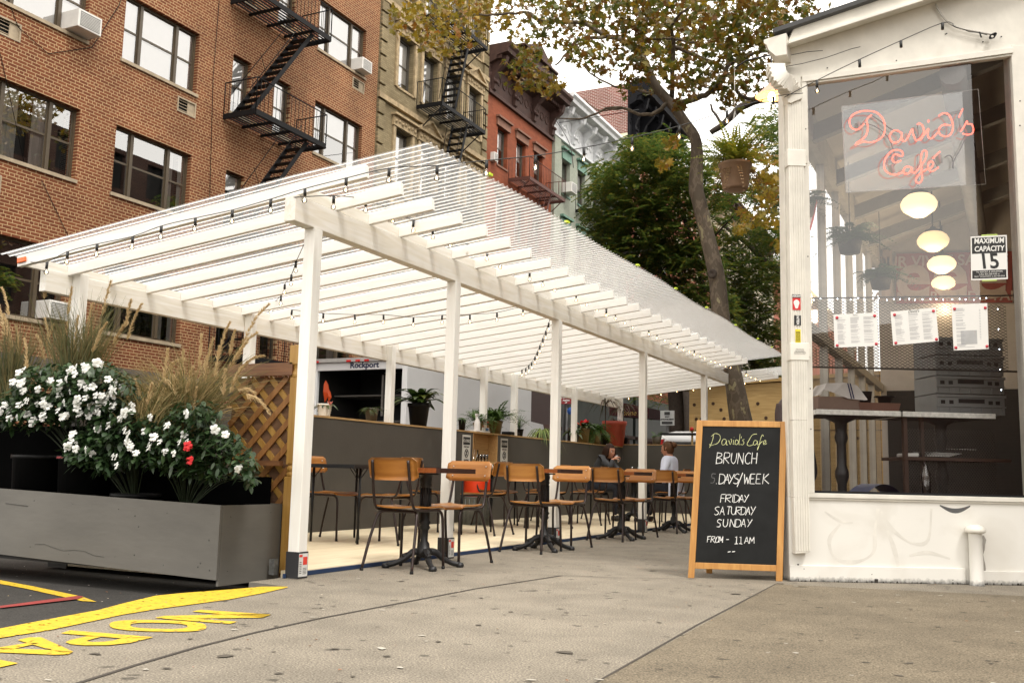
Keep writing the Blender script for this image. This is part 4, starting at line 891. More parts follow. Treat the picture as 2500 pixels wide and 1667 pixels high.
# lattice panel and turned posts
m_ced = wood('cedar', (.36,.17,.055), (.24,.105,.03), axis=2, scale=2.5); m_cedd = wood('dark_cedar', (.22,.10,.04), (.14,.06,.025), axis=0, scale=2.5); m_yw = wood('treated_pine', (.46,.27,.07), (.36,.19,.04), axis=2, scale=2)
tl = thing('lattice_panel', 'cedar lattice trellis panel between planter and first shelter post', 'trellis', (-5.0,5.66,0))
lx0, lx1, lyy, lz0, lz1 = -5.10, -4.515, 5.655, -.02, 1.49
for nm, s_, yy in (('lattice_slats',1,lyy),('lattice_slats',-1,lyy+.012)):
    m_ = MB(); sp_ = .175; k_ = -12
    while k_ < 14:
        c0 = lx0+k_*sp_
        pts = []
        a = max(lx0, c0) if s_ > 0 else None
        # line x = c0 + s*(z-lz0)
        zlo, zhi = lz0, 1.38
        x0_, x1_ = (c0, c0+(zhi-zlo)) if s_ > 0 else (c0+(zhi-zlo), c0)
        t0, t1 = 0., 1.
        dx = x1_-x0_
        ta, tb = (lx0-x0_)/dx, (lx1-.01-x0_)/dx; t0 = max(0, min(ta, tb)); t1 = min(1, max(ta, tb))
        if t1-t0 > .03: m_.beam((x0_+dx*t0, yy, zlo+(zhi-zlo)*t0), (x0_+dx*t1, yy, zlo+(zhi-zlo)*t1), .010, .042, up=(0.001,0,1) if False else (-s_*.707,0,.707))
        k_ += 1
    m_.build(nm, m_ced if s_ > 0 else m_yw, tl)
MB().bb(lx0,-4.50,5.60,5.635,1.385,1.475).build('top_rail', m_cedd, tl); MB().bb(lx0,-4.56,5.59,5.632,.74,.775).build('middle_rail', m_cedd, tl)
MB().bb(lx0,-4.54,5.672,5.684,0,1.38).build('backing_board', mat('rough_brown_board', (.16,.085,.045), .9, var=.4, scale=5, stretch=(1,1,3)), tl)
pb = MB(); pb.bb(-4.53,-4.435,5.60,5.69,1.46,1.60)
pb.bb(-4.525,-4.44,5.605,5.69,0,.665); pb.bb(-4.52,-4.445,5.61,5.685,.75,1.37)
pb.lathe([(.036,.66),(.045,.672),(.045,.69),(.036,.70),(.045,.712),(.045,.73),(.036,.745),(.045,.76)], (-4.482,5.648,0), 18); pb.lathe([(.036,1.36),(.045,1.375),(.045,1.40),(.034,1.42),(.034,1.44),(.045,1.462)], (-4.482,5.648,0), 18)
pb.build('turned_post', m_yw, tl, bevel=.004)
MB().bb(-4.43,-4.385,5.60,5.70,-.1,1.34).build('treated_post', wood('weathered_post', (.11,.08,.035), (.06,.045,.02), axis=2, scale=3), tl)
tag(MB().lathe([(0,0),(.03,0),(.03,.105),(.026,.105),(.026,.01),(0,.01)], (-4.49,5.5,.0), 4, Matrix.Rotation(pi/4,3,'Z'), sm=False).build('metal_bracket', mat('galvanised', (.25,.25,.24), .5, metal=.6, var=.4, scale=20)), 'small galvanised metal post bracket at the corner of the planter box', 'bracket')

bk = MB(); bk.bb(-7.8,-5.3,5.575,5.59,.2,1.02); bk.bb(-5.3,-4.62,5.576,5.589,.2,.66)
bk.build('black_backing', mat('matte_black', (.003,.003,.003), 1, spec=0), pl)  # flat black sheet behind the pots
# ---------------------------------------------------------------- cafe chairs and tables
random.seed(9)
m_cw = wood('orange_plywood', (.42,.180,.038), (.29,.105,.020), axis=0, scale=1.3, rough=.32, bump=.04)
m_cw2 = wood('honey_plywood', (.50,.23,.055), (.36,.14,.03), axis=0, scale=1.3, rough=.32, bump=.04)
m_tub = mat('brown_black_tube', (.030,.019,.017), .32, metal=.3); m_riv = mat('rivet', (.6,.58,.55), .3, metal=.9)
def chair_proto(mw, label):
    """faces +Y; back at -Y"""
    t = thing('school_chair', label, 'chair', (0,0,0), world=False)
    b = MB(); n = 13
    def bp(u, v, th):
        x = (u-.5)*.42; cx = abs(u-.5)*2
        rc = 0
        z = .655+v*.165; yy = -.235-(.03*v)+.035*(cx**2)*1.0-.012
        # rounded corners
        if cx > .86: q = (cx-.86)/.14; z = .7375+(z-.7375)*(1-.28*q*q)
        return Vector((x, yy+th, z))
    for th in (0, .011): b.grid(lambda u,v: bp(u,v,th), n, 6)
    N = n*6
    # edge strip
    idx = [i*6 for i in range(n)]+[(n-1)*6+j for j in range(1,6)]+[i*6+5 for i in range(n-2,-1,-1)]+[j for j in range(4,0,-1)]
    for a_, c_ in zip(idx, idx[1:]+idx[:1]): b.f.append([a_,c_,c_+N,a_+N]); b.sm.append(False); b.mi.append(0)
    b.build('backrest', mw, t, local=True)
    s = MB()
    def spt(u, v, th):
        x = (u-.5)*(.40-.06*(1-v)); cx = abs(u-.5)*2; y = -.19+v*.40; z = .452+.012*cx*cx-.008*sin(pi*v)-(.022*max(0,(v-.8)/.2)**2)
        if v < .15: x *= .9+.1*v/.15
        return Vector((x, y, z+th))
    for th in (0, .011): s.grid(lambda u,v: spt(u,v,th), 11, 11)
    idx = [i*11 for i in range(11)]+[110+j for j in range(1,11)]+[i*11+10 for i in range(9,-1,-1)]+[j for j in range(9,0,-1)]
    for a_, c_ in zip(idx, idx[1:]+idx[:1]): s.f.append([a_,c_,c_+121,a_+121]); s.sm.append(False); s.mi.append(0)
    s.build('seat', mw, t, local=True)
    for sx in (-1, 1):
        f = MB()
        pts = [Vector(p) for p in ((sx*.155,-.268,.80),(sx*.158,-.250,.70),(sx*.162,-.222,.56),(sx*.165,-.195,.475),(sx*.166,-.155,.443),(sx*.168,-.05,.438),(sx*.172,.12,.436),(sx*.175,.175,.428),(sx*.178,.205,.39),(sx*.182,.212,.30),(sx*.19,.222,.008))]
        f.tube(smooth(pts, 3), .0112, 10); f.build('side_frame', m_tub, t, local=True)
    f = MB()
    f.tube(smooth([Vector(p) for p in ((-.215,-.262,.008),(-.195,-.205,.22),(-.172,-.15,.385),(-.15,-.13,.420),(-.10,-.12,.428),(.10,-.12,.428),(.15,-.13,.420),(.172,-.15,.385),(.195,-.205,.22),(.215,-.262,.008))], 4), .0112, 10); f.build('rear_legs', m_tub, t, local=True)
    r = MB()
    for x in (-.155,.155):
        for z in (.70,.775): r.lathe([(0,.012),(.004,.010),(.006,0)], (x,-.235-.03*(z-.655)/.165+.019,z), 8, Matrix.Rotation(-pi/2,3,'X'))
    for x in (-.13,.13):
        for y in (-.15,.1): r.lathe([(.006,0),(.004,.004),(0,.005)], (x,y,.462), 8)
    r.build('rivets', m_riv, t, local=True)
    for x, y in ((-.19,.222),(.19,.222),(-.215,-.262),(.215,-.262)): MB().lathe([(0,0),(.0135,0),(.0135,.02),(0,.02)], (x,y,0), 10).build('foot_cap', m_black, t, local=True)
    return t
m_tt = wood('red_brown_tabletop', (.30,.095,.028), (.19,.05,.013), axis=1, scale=2, rough=.3); m_te = wood('dark_table_edge', (.045,.015,.008), (.03,.01,.006), axis=1, scale=2, rough=.4); m_ci = mat('cast_iron', (.012,.012,.013), .45, bump=.3, scale=40)
def table_proto(label, size=.56):
    t = thing('bistro_table', label, 'table', (0,0,0), world=False); h = size/2
    b = MB(); b.bb(-h+.03,h-.03,-h,h,.715,.751); b.m = 1; b.bb(-h,-h+.0295,-h,h,.7148,.7512); b.bb(h-.0295,h,-h,h,.7148,.7512)
    b.build('table_top', [m_tt, m_te], t, local=True)
    c = MB(); c.lathe([(.0,.70),(.10,.70),(.10,.712),(.045,.695),(.05,.67),(.042,.64),(.047,.62),(.036,.60),(.040,.42),(.036,.36),(.05,.34),(.036,.32),(.045,.30),(.030,.28),(.028,.20),(.042,.18),(.045,.15),(.07,.13),(.05,.09),(.0,.07)], (0,0,0), 16)
    for i in range(9): a = 2*pi*i/9; c.tube([(.039*cos(a),.039*sin(a),.60),(.041*cos(a),.041*sin(a),.43)], .007, 4)
    c.build('column', m_ci, t, local=True)
    for i in range(4):
        a = pi/2*i+pi/4; u = Vector((cos(a), sin(a), 0)); f = MB()
        f.tube(smooth([u*.03+Vector((0,0,.12)), u*.09+Vector((0,0,.115)), u*.15+Vector((0,0,.07)), u*.22+Vector((0,0,.035)), u*.28+Vector((0,0,.022))], 3), [.028]*4+[.024]*4+[.02]*4+[.022], 7)
        f.lathe([(0,0),(.028,0),(.032,.015),(.024,.034),(0,.04)], u*.29, 10); f.tube([u*.12+Vector((0,0,.10)), u*.17+Vector((0,0,.085))], .02, 6)
        f.build('claw_foot', m_ci, t, local=True)
    return t
cP = chair_proto(m_cw, 'x'); cQ = chair_proto(m_cw2, 'x'); tP = table_proto('x')
first = {}
def put(proto, x, y, rz, label, group, z=0.):
    if proto.name not in first: first[proto.name] = 1; o = proto; o.location = (x,y,z); o.rotation_euler = (0,0,rz); o['label'] = label; o['group'] = group; return o
    return dup(proto, (x,y,z), rz, label, group)
GF = 'wooden school chairs on the sidewalk'; GB = 'wooden school chairs on the deck'
TYs = [6.60, 8.84, 11.03, 13.12]
lab = [('nearest orange plywood chair seen from behind left of the first sidewalk table','orange chair facing left at the first table, backrest across a white post'),
 ('honey plywood chair seen from behind at the second sidewalk table','honey plywood chair facing left at the second sidewalk table under its dark table corner'),
 ('orange plywood chair seen from behind in front of the drinking woman','orange chair facing left at the third table beside the fourth post'),
 ('orange plywood chair seen from behind in front of the woman with the bun','farthest sidewalk chair half hidden behind the chalkboard frame')]
tl_ = ['first and nearest square bistro table on the sidewalk in front of the second post','second square bistro table on the sidewalk by the third post','third square bistro table on the sidewalk before the fourth post','fourth square bistro table on the sidewalk nearest the chalkboard']
for i, y in enumerate(TYs):
    tt_ = put(tP, -3.955, y, 0, tl_[i], 'bistro tables on the sidewalk'); tt_.scale = (1,1,1.0 if i == 0 else 1.035)
    put(cP if i != 1 else cQ, -3.975, y-.215+random.uniform(-.01,.01), random.uniform(-.03,.03), lab[i][0], GF)
    put(cQ if i == 1 else cP, -3.955, y+.45, pi+random.uniform(-.04,.04), lab[i][1], GF)
# deck tables along the wall
m_bt = mat('black_table_edge', (.014,.014,.016), .4)
def folding_proto():
    t = thing('narrow_table', 'x', 'table', (0,0,0), world=False)
    b = MB(); b.bb(-.33,.33,-.55,.55,.728,.738); b.build('table_top', m_tt, t, local=True)
    b = MB(); b.bb(-.332,.332,-.552,-.530,.705,.739); b.bb(-.332,.332,.530,.552,.705,.739); b.bb(.310,.332,-.529,.529,.705,.739); b.bb(-.332,-.310,-.529,.529,.705,.739); b.build('edge_frame', m_bt, t, local=True)
    for x in (-.27,.27):
        for y in (-.36,.36):
            l_ = MB(); l_.tube([(x,y,.71),(x,y,.004)], .0125, 8); l_.tube([(x,y,.60),(x,y+(.12 if y < 0 else -.12),.705)], .005, 5); l_.tube([(x,y,.60),(x,y+(-.12 if y < 0 else .12),.705)], .005, 5); l_.build('leg', m_black, t, local=True)
    return t
fT = folding_proto(); DZ = .036
BY = [8.15, 10.15, 11.9, 13.35]
bl_ = [('nearest deck chair with its back against the grey wall','plywood chair seen through the nearest sidewalk chair on the deck'),
 ('second deck chair against the grey wall behind the second post','deck chair facing the wall just left of the orange cooler'),
 ('deck chair against the wall between cooler and third post','deck chair facing the wall just before the third post'),
 ('deck chair against the wall just before the drinking woman','deck chair facing the wall beside the drinking woman')]
for i, y in enumerate(BY):
    put(fT, -5.66, y, 0, ['long narrow black edged table at the near end of the deck','second black edged table on the deck behind the second post','third black edged table on the deck behind the third post','fourth black edged table on the deck left of the drinking woman'][i], 'narrow tables on the deck', DZ)
    put(cP, -6.02-(.03 if i else 0), y+.05, -pi/2+random.uniform(-.05,.05), bl_[i][0], GB, DZ)
    put(cP if i != 2 else cQ, -5.28, y-.02, pi/2+random.uniform(-.08,.08), bl_[i][1], GB, DZ)
h1_, h2_ = at(1478,1108,1,14.75), at(1630,1115,1,14.95); W1 = Vector((h1_.x-.20,14.75,0)); W2 = Vector((h2_.x+.05,14.95,0))
put(tP, (W1.x+W2.x)/2+.04, 14.85, .0, 'bistro table with the green bottle between the two women', 'bistro tables on the deck', DZ)
put(cP, W1.x-.02, W1.y, -pi/2, 'wooden chair under the drinking woman in grey', GB, DZ); put(cP, W2.x+.02, W2.y, pi/2, 'wooden chair under the woman in the pale blue shirt', GB, DZ)
put(tP, -3.98, 15.3, .0, 'bistro table at the far end of the deck right of the woman with the bun', 'bistro tables on the deck', 0.0)
put(cP, -3.96, 15.75, pi, 'farthest chair glimpsed between the bun haired woman and the chalkboard', GB, 0.0)
# cooler on galvanised tub
t = thing('galvanised_tub', 'ribbed galvanised metal bin under the orange cooler', 'bin', (-6.35,11.95,DZ)); b = MB()
b.lathe([(0,0),(.20,0),(.215,.36),(.222,.365),(.215,.37),(0,.37)], (-6.35,11.95,DZ), 32)
for k in range(20): a = 2*pi*k/20; b.tube([(-6.35+.205*cos(a),11.95+.205*sin(a),DZ+.03),(-6.35+.217*cos(a),11.95+.217*sin(a),DZ+.34)], .006, 4)
b.build('bin', mat('galvanised_sheet', (.20,.21,.21), .45, metal=.5, var=.3, scale=9), t)
t = thing('drink_cooler', 'orange round drinks cooler with a white lid by the wall cubby', 'cooler', (-6.35,11.95,DZ+.371)); c = (-6.35,11.95,DZ+.371)
MB().lathe([(0,0),(.175,0),(.185,.03),(.19,.36),(.18,.38),(0,.38)], c, 32).build('body', mat('orange_plastic', (.78,.055,.012), .35, var=.04), t)
MB().lathe([(0,.381),(.205,.381),(.212,.40),(.205,.43),(.18,.44),(0,.445)], c, 32).build('lid', mat('white_plastic', (.75,.73,.70), .4, var=.03), t)
MB().bb(c[0]+.19,c[0]+.205,c[1]-.1,c[1]-.08,c[2]+.2,c[2]+.3).build('handle', mat('white_plastic2', (.75,.73,.70), .4), t)
# closed signs each side of the cubby
m_sgw = mat('sign_white', (.55,.54,.50), .6, var=.05); m_ink = mat('sign_ink', (.02,.02,.02), .6)
for y, lb in ((12.42,'left portrait paper sign reading CLOSED beside the wall cubby'),(13.63,'right portrait paper sign reading CLOSED beside the wall cubby')):
    t = thing('closed_sign', lb, 'sign', (-6.79,y,1.05), 'closed signs on the grey wall')
    MB().bb(-6.798,-6.793,y-.12,y+.12,.80,1.26).build('sheet', m_sgw, t)
    M = lambda z, s=1: Matrix.Translation((-6.7905,y,z)) @ Matrix(((0,0,1,0),(1,0,0,0),(0,1,0,0),(0,0,0,1)))
    b = MB(); b.bb(-6.7925,-6.7915,y-.10,y+.10,1.12,1.23); b.build('black_band', m_ink, t)
    text('CLOSED', .055, M(1.175), m_sgw, parent=t, bold=.001); text('STAFF ONLY', .028, M(1.09), m_ink, parent=t, bold=.001); text('SEATING', .036, M(.90), m_ink, parent=t, bold=.001); text('UNTIL 11', .036, M(.855), m_ink, parent=t, bold=.001)
    r_ = MB(); r_.tube([(-6.791,y+.05*cos(a*pi/12),1.0+.055*sin(a*pi/12)) for a in range(25)], .006, 4, cap=False); r_.beam((-6.791,y-.02,.965),(-6.791,y+.02,1.035),.004,.012); r_.beam((-6.791,y-.02,1.035),(-6.791,y+.02,.965),.004,.012); r_.build('emblem', m_ink, t)
m_gl = glass('drinking_glass', .10)
jg = thing('glass_jug', 'clear glass jug inside the wall cubby', 'jug', (-6.9,12.82,.893)); MB().lathe([(0,.0),(.05,0),(.06,.14),(.058,.17)], (-6.88,12.82,.893), 20).build('body', m_gl, jg)
for k, y in enumerate((13.0,13.1,13.2)): tag(MB().lathe([(0,0),(.026,0),(.034,.11),(.032,.11),(.025,.006),(0,.006)], (-6.88,y,.893), 16).build('tumbler', m_gl), 'clear tumbler standing in the wall cubby beside the jug', 'glass', 'tumblers in the cubby')

# ---------------------------------------------------------------- chalkboard A-frame
Ba = Vector((-2.06,7.19,0)); ub = Vector((.947,.32,0)); nb = Vector((.32,-.947,0))
m_ok = wood('orange_frame_wood', (.52,.27,.075), (.40,.18,.042), axis=2, scale=2, rough=.4); m_cbd = mat('chalkboard', (.0075,.008,.008), .65, var=.5, scale=5, spec=.25)
lean = -nb*.11
t = thing('chalkboard_sign', 'wooden A-frame chalkboard sign advertising brunch on the sidewalk', 'sign', tuple(Ba))
def bpnt(s, z, o=0): return Ba+ub*s+Vector((0,0,z))-nb*(.10*z/1.16)+nb*o
def slab(mb, s0z0, s1z0, s1z1, s0z1, o0, o1):
    c = [bpnt(*s0z0,o0),bpnt(*s1z0,o0),bpnt(*s1z1,o0),bpnt(*s0z1,o0)]; mb.prism(c, nb*(o1-o0))
def edge(z, side): # tapering outline measured in the photo
    return (0+.072*z/1.15) if side == 0 else (.672+.062*z/1.16)
LW = .046
for sd in (0, 1):
    m_ = MB(); a0, a1 = edge(0,sd), edge(1.155,sd); w_ = LW if sd == 0 else -LW
    L_ = [(a0,0),(a0+w_,0),(a1+w_,1.155),(a1,1.155)]
    if sd: L_ = [L_[1],L_[0],L_[3],L_[2]]
    slab(m_, *L_, -.012, .012); m_.build('stile', m_ok, t, bevel=.003)
m_ = MB(); slab(m_, (edge(.068,0)+LW,.068),(edge(.068,1)-LW,.068),(edge(.112,1)-LW,.112),(edge(.112,0)+LW,.112),-.011,.011); m_.build('bottom_rail', m_ok, t, bevel=.003)
m_ = MB(); slab(m_, (edge(1.11,0)+LW,1.11),(edge(1.11,1)-LW,1.11),(edge(1.155,1)-LW,1.155),(edge(1.155,0)+LW,1.155),-.011,.011); m_.build('top_rail', m_ok, t, bevel=.003)
m_ = MB(); slab(m_, (edge(.1125,0)+LW,.1125),(edge(.1125,1)-LW,.1125),(edge(1.1095,1)-LW,1.1095),(edge(1.1095,0)+LW,1.1095),-.004,.004); m_.build('board', m_cbd, t)
for s0, s1 in ((.10,.145),(.665,.71)):
    m_ = MB(); top = bpnt(s0+.02,1.14,-.03); bt = Ba+ub*(s0+.06)-nb*.42; top2 = bpnt(s1+.02,1.14,-.03); bt2 = Ba+ub*(s1+.06)-nb*.42
    m_.prism([bt, bt2, top2, top], -nb*.022); m_.build('rear_leg', m_ok, t)
m_ = MB(); m_.prism([Ba+ub*.16-nb*.405+Vector((0,0,.10)), Ba+ub*.72-nb*.405+Vector((0,0,.10)), bpnt(.74,1.1,-.04), bpnt(.14,1.1,-.04)], -nb*.008); m_.build('rear_board', m_cbd, t)
m_ = MB(); m_.tube([bpnt(.74,.62,-.012), Ba+ub*.745-nb*.25+Vector((0,0,.60))], .004, 6); m_.build('stay', m_riv, t)
# chalk writing traced as strokes, coordinates in the 2352 px zoom of (1600,950)-(2500,1550)
m_chk = mat('chalk', (.72,.72,.70), .95, var=.3, scale=200); m_chy = mat('yellow_chalk', (.58,.60,.30), .95, var=.3, scale=200)
npl = (nb+Vector((0,0,.10/1.16))).normalized()
def chalk(strokes, m, name, r=.0024):
    mb = MB()
    for st in strokes:
        pts = [atp(1600+x*.3827, 950+y*.3827, bpnt(0,0,.0055), npl) for x, y in st]
        if len(pts) > 2: pts = smooth(pts, 4) if len(st) > 3 else pts
        L = []
        for i, p in enumerate(pts):
            d = (pts[min(i+1,len(pts)-1)]-pts[max(i-1,0)]).normalized(); q = npl.cross(d)*r*random.uniform(.7,1.25); L.append((p+q, p-q))
        mb.add([v for ab in L for v in ab], [(2*i,2*i+1,2*i+3,2*i+2) for i in range(len(L)-1)])
    mb.build(name, m, t)
G = {'B':[[(0,0),(0,1)],[(0,0),(.5,.05),(.55,.3),(.05,.48),(.6,.55),(.65,.85),(0,1)]],'R':[[(0,0),(0,1)],[(0,0),(.6,.05),(.6,.35),(.05,.5)],[(.1,.5),(.7,1)]],'U':[[(0,0),(0,.7),(.3,1),(.55,.7),(.6,0)]],
 'N':[[(0,1),(0,0)],[(0,0),(.6,1)],[(.6,1),(.62,0)]],'C':[[(.65,.1),(.3,0),(.0,.4),(.1,.85),(.4,1),(.65,.85)]],'H':[[(0,0),(0,1)],[(.6,0),(.6,1)],[(0,.5),(.6,.5)]],'D':[[(0,0),(0,1)],[(0,0),(.5,.1),(.68,.5),(.45,.9),(0,1)]],
 'A':[[(0,1),(.3,0)],[(.3,0),(.62,1)],[(.12,.62),(.52,.6)]],'Y':[[(0,0),(.3,.45)],[(.62,0),(.15,1)]],'S':[[(.6,.08),(.3,0),(.05,.2),(.2,.45),(.5,.6),(.5,.9),(.2,1),(0,.9)]],'/':[[(.5,-.15),(0,1.3)]],'W':[[(0,0),(.15,1)],[(.15,1),(.35,.35)],[(.35,.35),(.55,1)],[(.55,1),(.75,0)]],
 'E':[[(0,0),(0,1)],[(0,0),(.5,0)],[(0,.48),(.4,.48)],[(0,1),(.55,1)]],'K':[[(0,0),(0,1)],[(.6,0),(.05,.5)],[(.05,.5),(.7,1)]],'F':[[(0,0),(0,1)],[(0,0),(.55,-.05)],[(0,.48),(.42,.45)]],'I':[[(0,0),(0,1)]],'T':[[(.3,0),(.28,1)],[(0,0),(.62,-.03)]],
 'O':[[(.3,0),(.0,.4),(.1,.9),(.4,1),(.62,.6),(.55,.1),(.3,0)]],'M':[[(0,1),(.05,0)],[(.05,0),(.35,.7)],[(.35,.7),(.65,0)],[(.65,0),(.7,1)]],'-':[[(0,.5),(.5,.5)]],'1':[[(-.1,.15),(.12,0),(.12,1)],[(-.12,1),(.35,1)]],'5':[[(.5,0),(.1,.02),(.05,.4),(.45,.5),(.4,.9),(0,1)]],'.':[[(0,.97),(.06,1)]]}
def cap(word, pos, y0, hgt, wd, sl=.12):
    o = []
    for ch, x in zip(word, pos):
        for st in G[ch]: o.append([(x+u*wd+(1-v)*hgt*sl+random.uniform(-1.5,1.5), y0+v*hgt+random.uniform(-2,2)) for u, v in st])
    return o
chalk(cap('BRUNCH',[388,435,482,525,570,612],405,70,52,.1), m_chk, 'chalk_writing')
chalk(cap('.DAYS/WEEK',[388,405,437,463,497,522,560,603,640,685],540,62,55), m_chk, 'chalk_writing'); chalk(cap('5',[352],538,60,50), mat('faded_chalk',(.12,.12,.12),.9), 'chalk_writing')
chalk(cap('FRIDAY',[415,446,490,500,532,562],672,48,48), m_chk, 'chalk_writing')
chalk(cap('SATURDAY',[375,410,452,482,512,545,575,605],748,52,46), m_chk, 'chalk_writing'); chalk(cap('SUNDAY',[388,430,475,510,545,582],828,50,48), m_chk, 'chalk_writing')
chalk(cap('FROM-',[330,355,382,405,450],938,38,34)+cap('11',[512,540],938,46,40,.05)+cap('AM',[568,600],942,40,42,.05), m_chk, 'chalk_writing'); chalk([[(462,1037),(480,1033)],[(490,1035),(508,1033)]], m_chk, 'chalk_writing')
chalk([[(372,285),(366,320),(352,355),(345,350)],[(358,300),(380,282),(408,290),(414,315),(395,345),(355,358),(345,372)],[(452,322),(435,318),(424,335),(428,355),(445,348),(455,325),(452,352),(462,352)],[(468,325),(478,352),(488,322),(480,320)],[(500,322),(496,350),(505,352)],[(502,306),(503,308)],[(530,330),(515,322),(508,345),(520,352),(535,325),(540,285)],[(535,325),(532,352),(542,352)],[(550,300),(546,312)],[(568,318),(556,325),(566,340),(556,354),(546,350)],
 [(648,285),(620,290),(600,320),(585,350),(600,360),(625,352)],[(650,332),(636,325),(625,342),(630,355),(645,348),(652,330),(650,352),(660,350)],[(690,300),(682,290),(670,320),(660,365),(650,388),(655,370),(672,340),(684,332)],[(688,348),(705,335),(700,325),(690,335),(692,352),(712,345)]], m_chy, 'chalk_writing', .0017)
# ---------------------------------------------------------------- cafe
random.seed(4)
CA = Vector((-1.38,7.45,0)); cu_ = Vector((.876,.483,0)).normalized(); cn = Vector((.483,-.876,0)).normalized(); ZZ = Vector((0,0,1))
def cp(s, z, o=0): return CA+cu_*s+cn*o+ZZ*z
def cpx(x, y, o=0): return atp(x, y, cp(0,0,o), cn)
def cbox(mb, s0, s1, z0, z1, o0, o1): return mb.prism([cp(s0,z0,o0),cp(s1,z0,o0),cp(s1,z1,o0),cp(s0,z1,o0)], cn*(o1-o0))
def cpoly(mb, pts, o0, o1): return mb.prism([cp(s,z,o0) for s, z in pts], cn*(o1-o0))
def dirty_white():
    m, n, l, b = nt('dirty_white_wall'); b.inputs['Roughness'].default_value = .6
    tc = n.new('ShaderNodeTexCoord'); sp = n.new('ShaderNodeSeparateXYZ'); l.new(tc.outputs['Object'], sp.inputs[0])
    a = n.new('ShaderNodeTexNoise'); a.inputs['Scale'].default_value = 2.2; a.inputs['Detail'].default_value = 8; a.inputs['Distortion'].default_value = .6; l.new(tc.outputs['Object'], a.inputs['Vector'])
    r = n.new('ShaderNodeValToRGB'); e = r.color_ramp.elements; e[0].position = .25; e[0].color = (.66,.63,.57,1); e[1].position = .46; e[1].color = (.76,.74,.69,1); l.new(a.outputs[0], r.inputs[0])
    # grime splashed up from the pavement
    g = n.new('ShaderNodeTexNoise'); g.inputs['Scale'].default_value = 38; g.inputs['Detail'].default_value = 8; l.new(tc.outputs['Object'], g.inputs['Vector'])
    ad = n.new('ShaderNodeMath'); ad.operation = 'MULTIPLY_ADD'; ad.inputs[1].default_value = -.05; l.new(g.outputs[0], ad.inputs[0]); l.new(sp.outputs[2], ad.inputs[2])
    mr = n.new('ShaderNodeMapRange'); mr.inputs[1].default_value = -.024; mr.inputs[2].default_value = .012; mr.inputs[3].default_value = .15; mr.inputs[4].default_value = 1; l.new(ad.outputs[0], mr.inputs[0])
    mx = n.new('ShaderNodeMix'); mx.data_type = 'RGBA'; mx.blend_type = 'MULTIPLY'; mx.inputs[0].default_value = 1; l.new(r.outputs[0], mx.inputs[6]); l.new(mr.outputs[0], mx.inputs[7])
    l.new(mx.outputs[2], b.inputs['Base Color']); bp = n.new('ShaderNodeBump'); bp.inputs['Strength'].default_value = .15; bp.inputs['Distance'].default_value = .01; l.new(a.outputs[0], bp.inputs['Height']); l.new(bp.outputs[0], b.inputs['Normal'])
    return m
m_dw = dirty_white(); m_wf = mat('weathered_white', (.70,.67,.60), .55, var=.10, scale=5, bump=.15); m_roofd = mat('grey_roofing', (.05,.05,.05), .7)
cf = thing('cafe_building', 'white weathered cafe front with a large slanted window and raking roof', 'building', tuple(CA))
w = MB(); cbox(w, 0, 8, 0, .60, -.14, 0); w.build('lower_wall', m_dw, cf)
w = MB(); cbox(w, -.001, 1.30, .0, .115, .001, .014); cbox(w, 1.41, 3, .0, .10, .001, .014); w.build('base_board', m_dw, cf, bevel=.003)
w = MB(); cbox(w, .13, 3, .601, .634, -.15, .022); cbox(w, .13, 3, .585, .600, 0, .012); w.build('sill', m_wf, cf, bevel=.003)
w = MB(); cbox(w, 0, .145, .6, 3.90, -.12, .0); cbox(w, .146, .185, .636, 3.80, -.08, .012); cbox(w, .186, .198, .636, 3.805, -.05, -.005); w.build('corner_post', m_wf, cf, bevel=.003)
w = MB(); cbox(w, 1.832, 1.95, .636, 4.16, -.12, .004); w.build('right_jamb', m_wf, cf, bevel=.003)
def hz(s): return 3.785+(s-.2)*.186       # window head
def rfz(s): return 4.035+(s+.03)*.375      # underside of the fascia
w = MB(); cpoly(w, [(0,3.86),(.2,hz(.2)+.03),(3.2,hz(3.2)+.03),(3.2,rfz(3.2)+.06),(-.03,rfz(-.03)+.06)], -.06, 0.0); w.build('header_board', m_wf, cf)
w = MB(); cpoly(w, [(.15,hz(.15)-.0),(1.84,hz(1.84)),(1.84,hz(1.84)+.045),(.15,hz(.15)+.045)], -.1, .018); cpoly(w, [(.19,hz(.19)-.018),(1.84,hz(1.84)-.018),(1.84,hz(1.84)-.001),(.19,hz(.19)-.001)], -.06, .004); w.build('window_head', m_wf, cf, bevel=.002)
w = MB(); cpoly(w, [(.0,rfz(0)-.02),(3.2,rfz(3.2)-.02),(3.2,rfz(3.2)+.16),(.06,rfz(.06)+.10)], .001, .10); cpoly(w, [(-.0,rfz(0)-.03),(3.2,rfz(3.2)-.03),(3.2,rfz(3.2)-.008),(-.0,rfz(0)-.008)], .101, .16); w.build('fascia', m_wf, cf, bevel=.003)
sd_ = Vector((0,1,0))
w = MB(); tl0, tl1 = cp(-.12, rfz(-.12)+.10, .15), cp(3.2, rfz(3.2)+.175, .15); w.prism([tl0, tl1, tl1+sd_*12, tl0+sd_*12], (0,0,.035)); w.build('roof', m_roofd, cf)
cr_ = MB()
for pts in ([(.0,3.98),(.2,4.03),(.32,4.045)],[(.02,3.90),(.15,3.93),(.35,3.99),(.55,4.07),(.62,4.09)]): cr_.tube([cp(s,z,.001) for s, z in pts], .0022, 4)
for s, z in ((1.3,4.22),(1.31,4.225),(.35,3.90),(.9,3.985),(1.6,4.17),(1.75,4.22),(1.88,3.7),(1.87,3.5),(1.89,3.0),(.06,.12),(.1,.09),(.6,.06),(1.2,.03),(.17,3.4),(.17,2.4),(.17,1.4),(.17,1.1),(.5,4.3)): cr_.lathe([(0,.003),(.006,.0)], cp(s,z,.012 if s < 1.8 else .006), 8, Matrix.Rotation(pi/2,3,'X'))
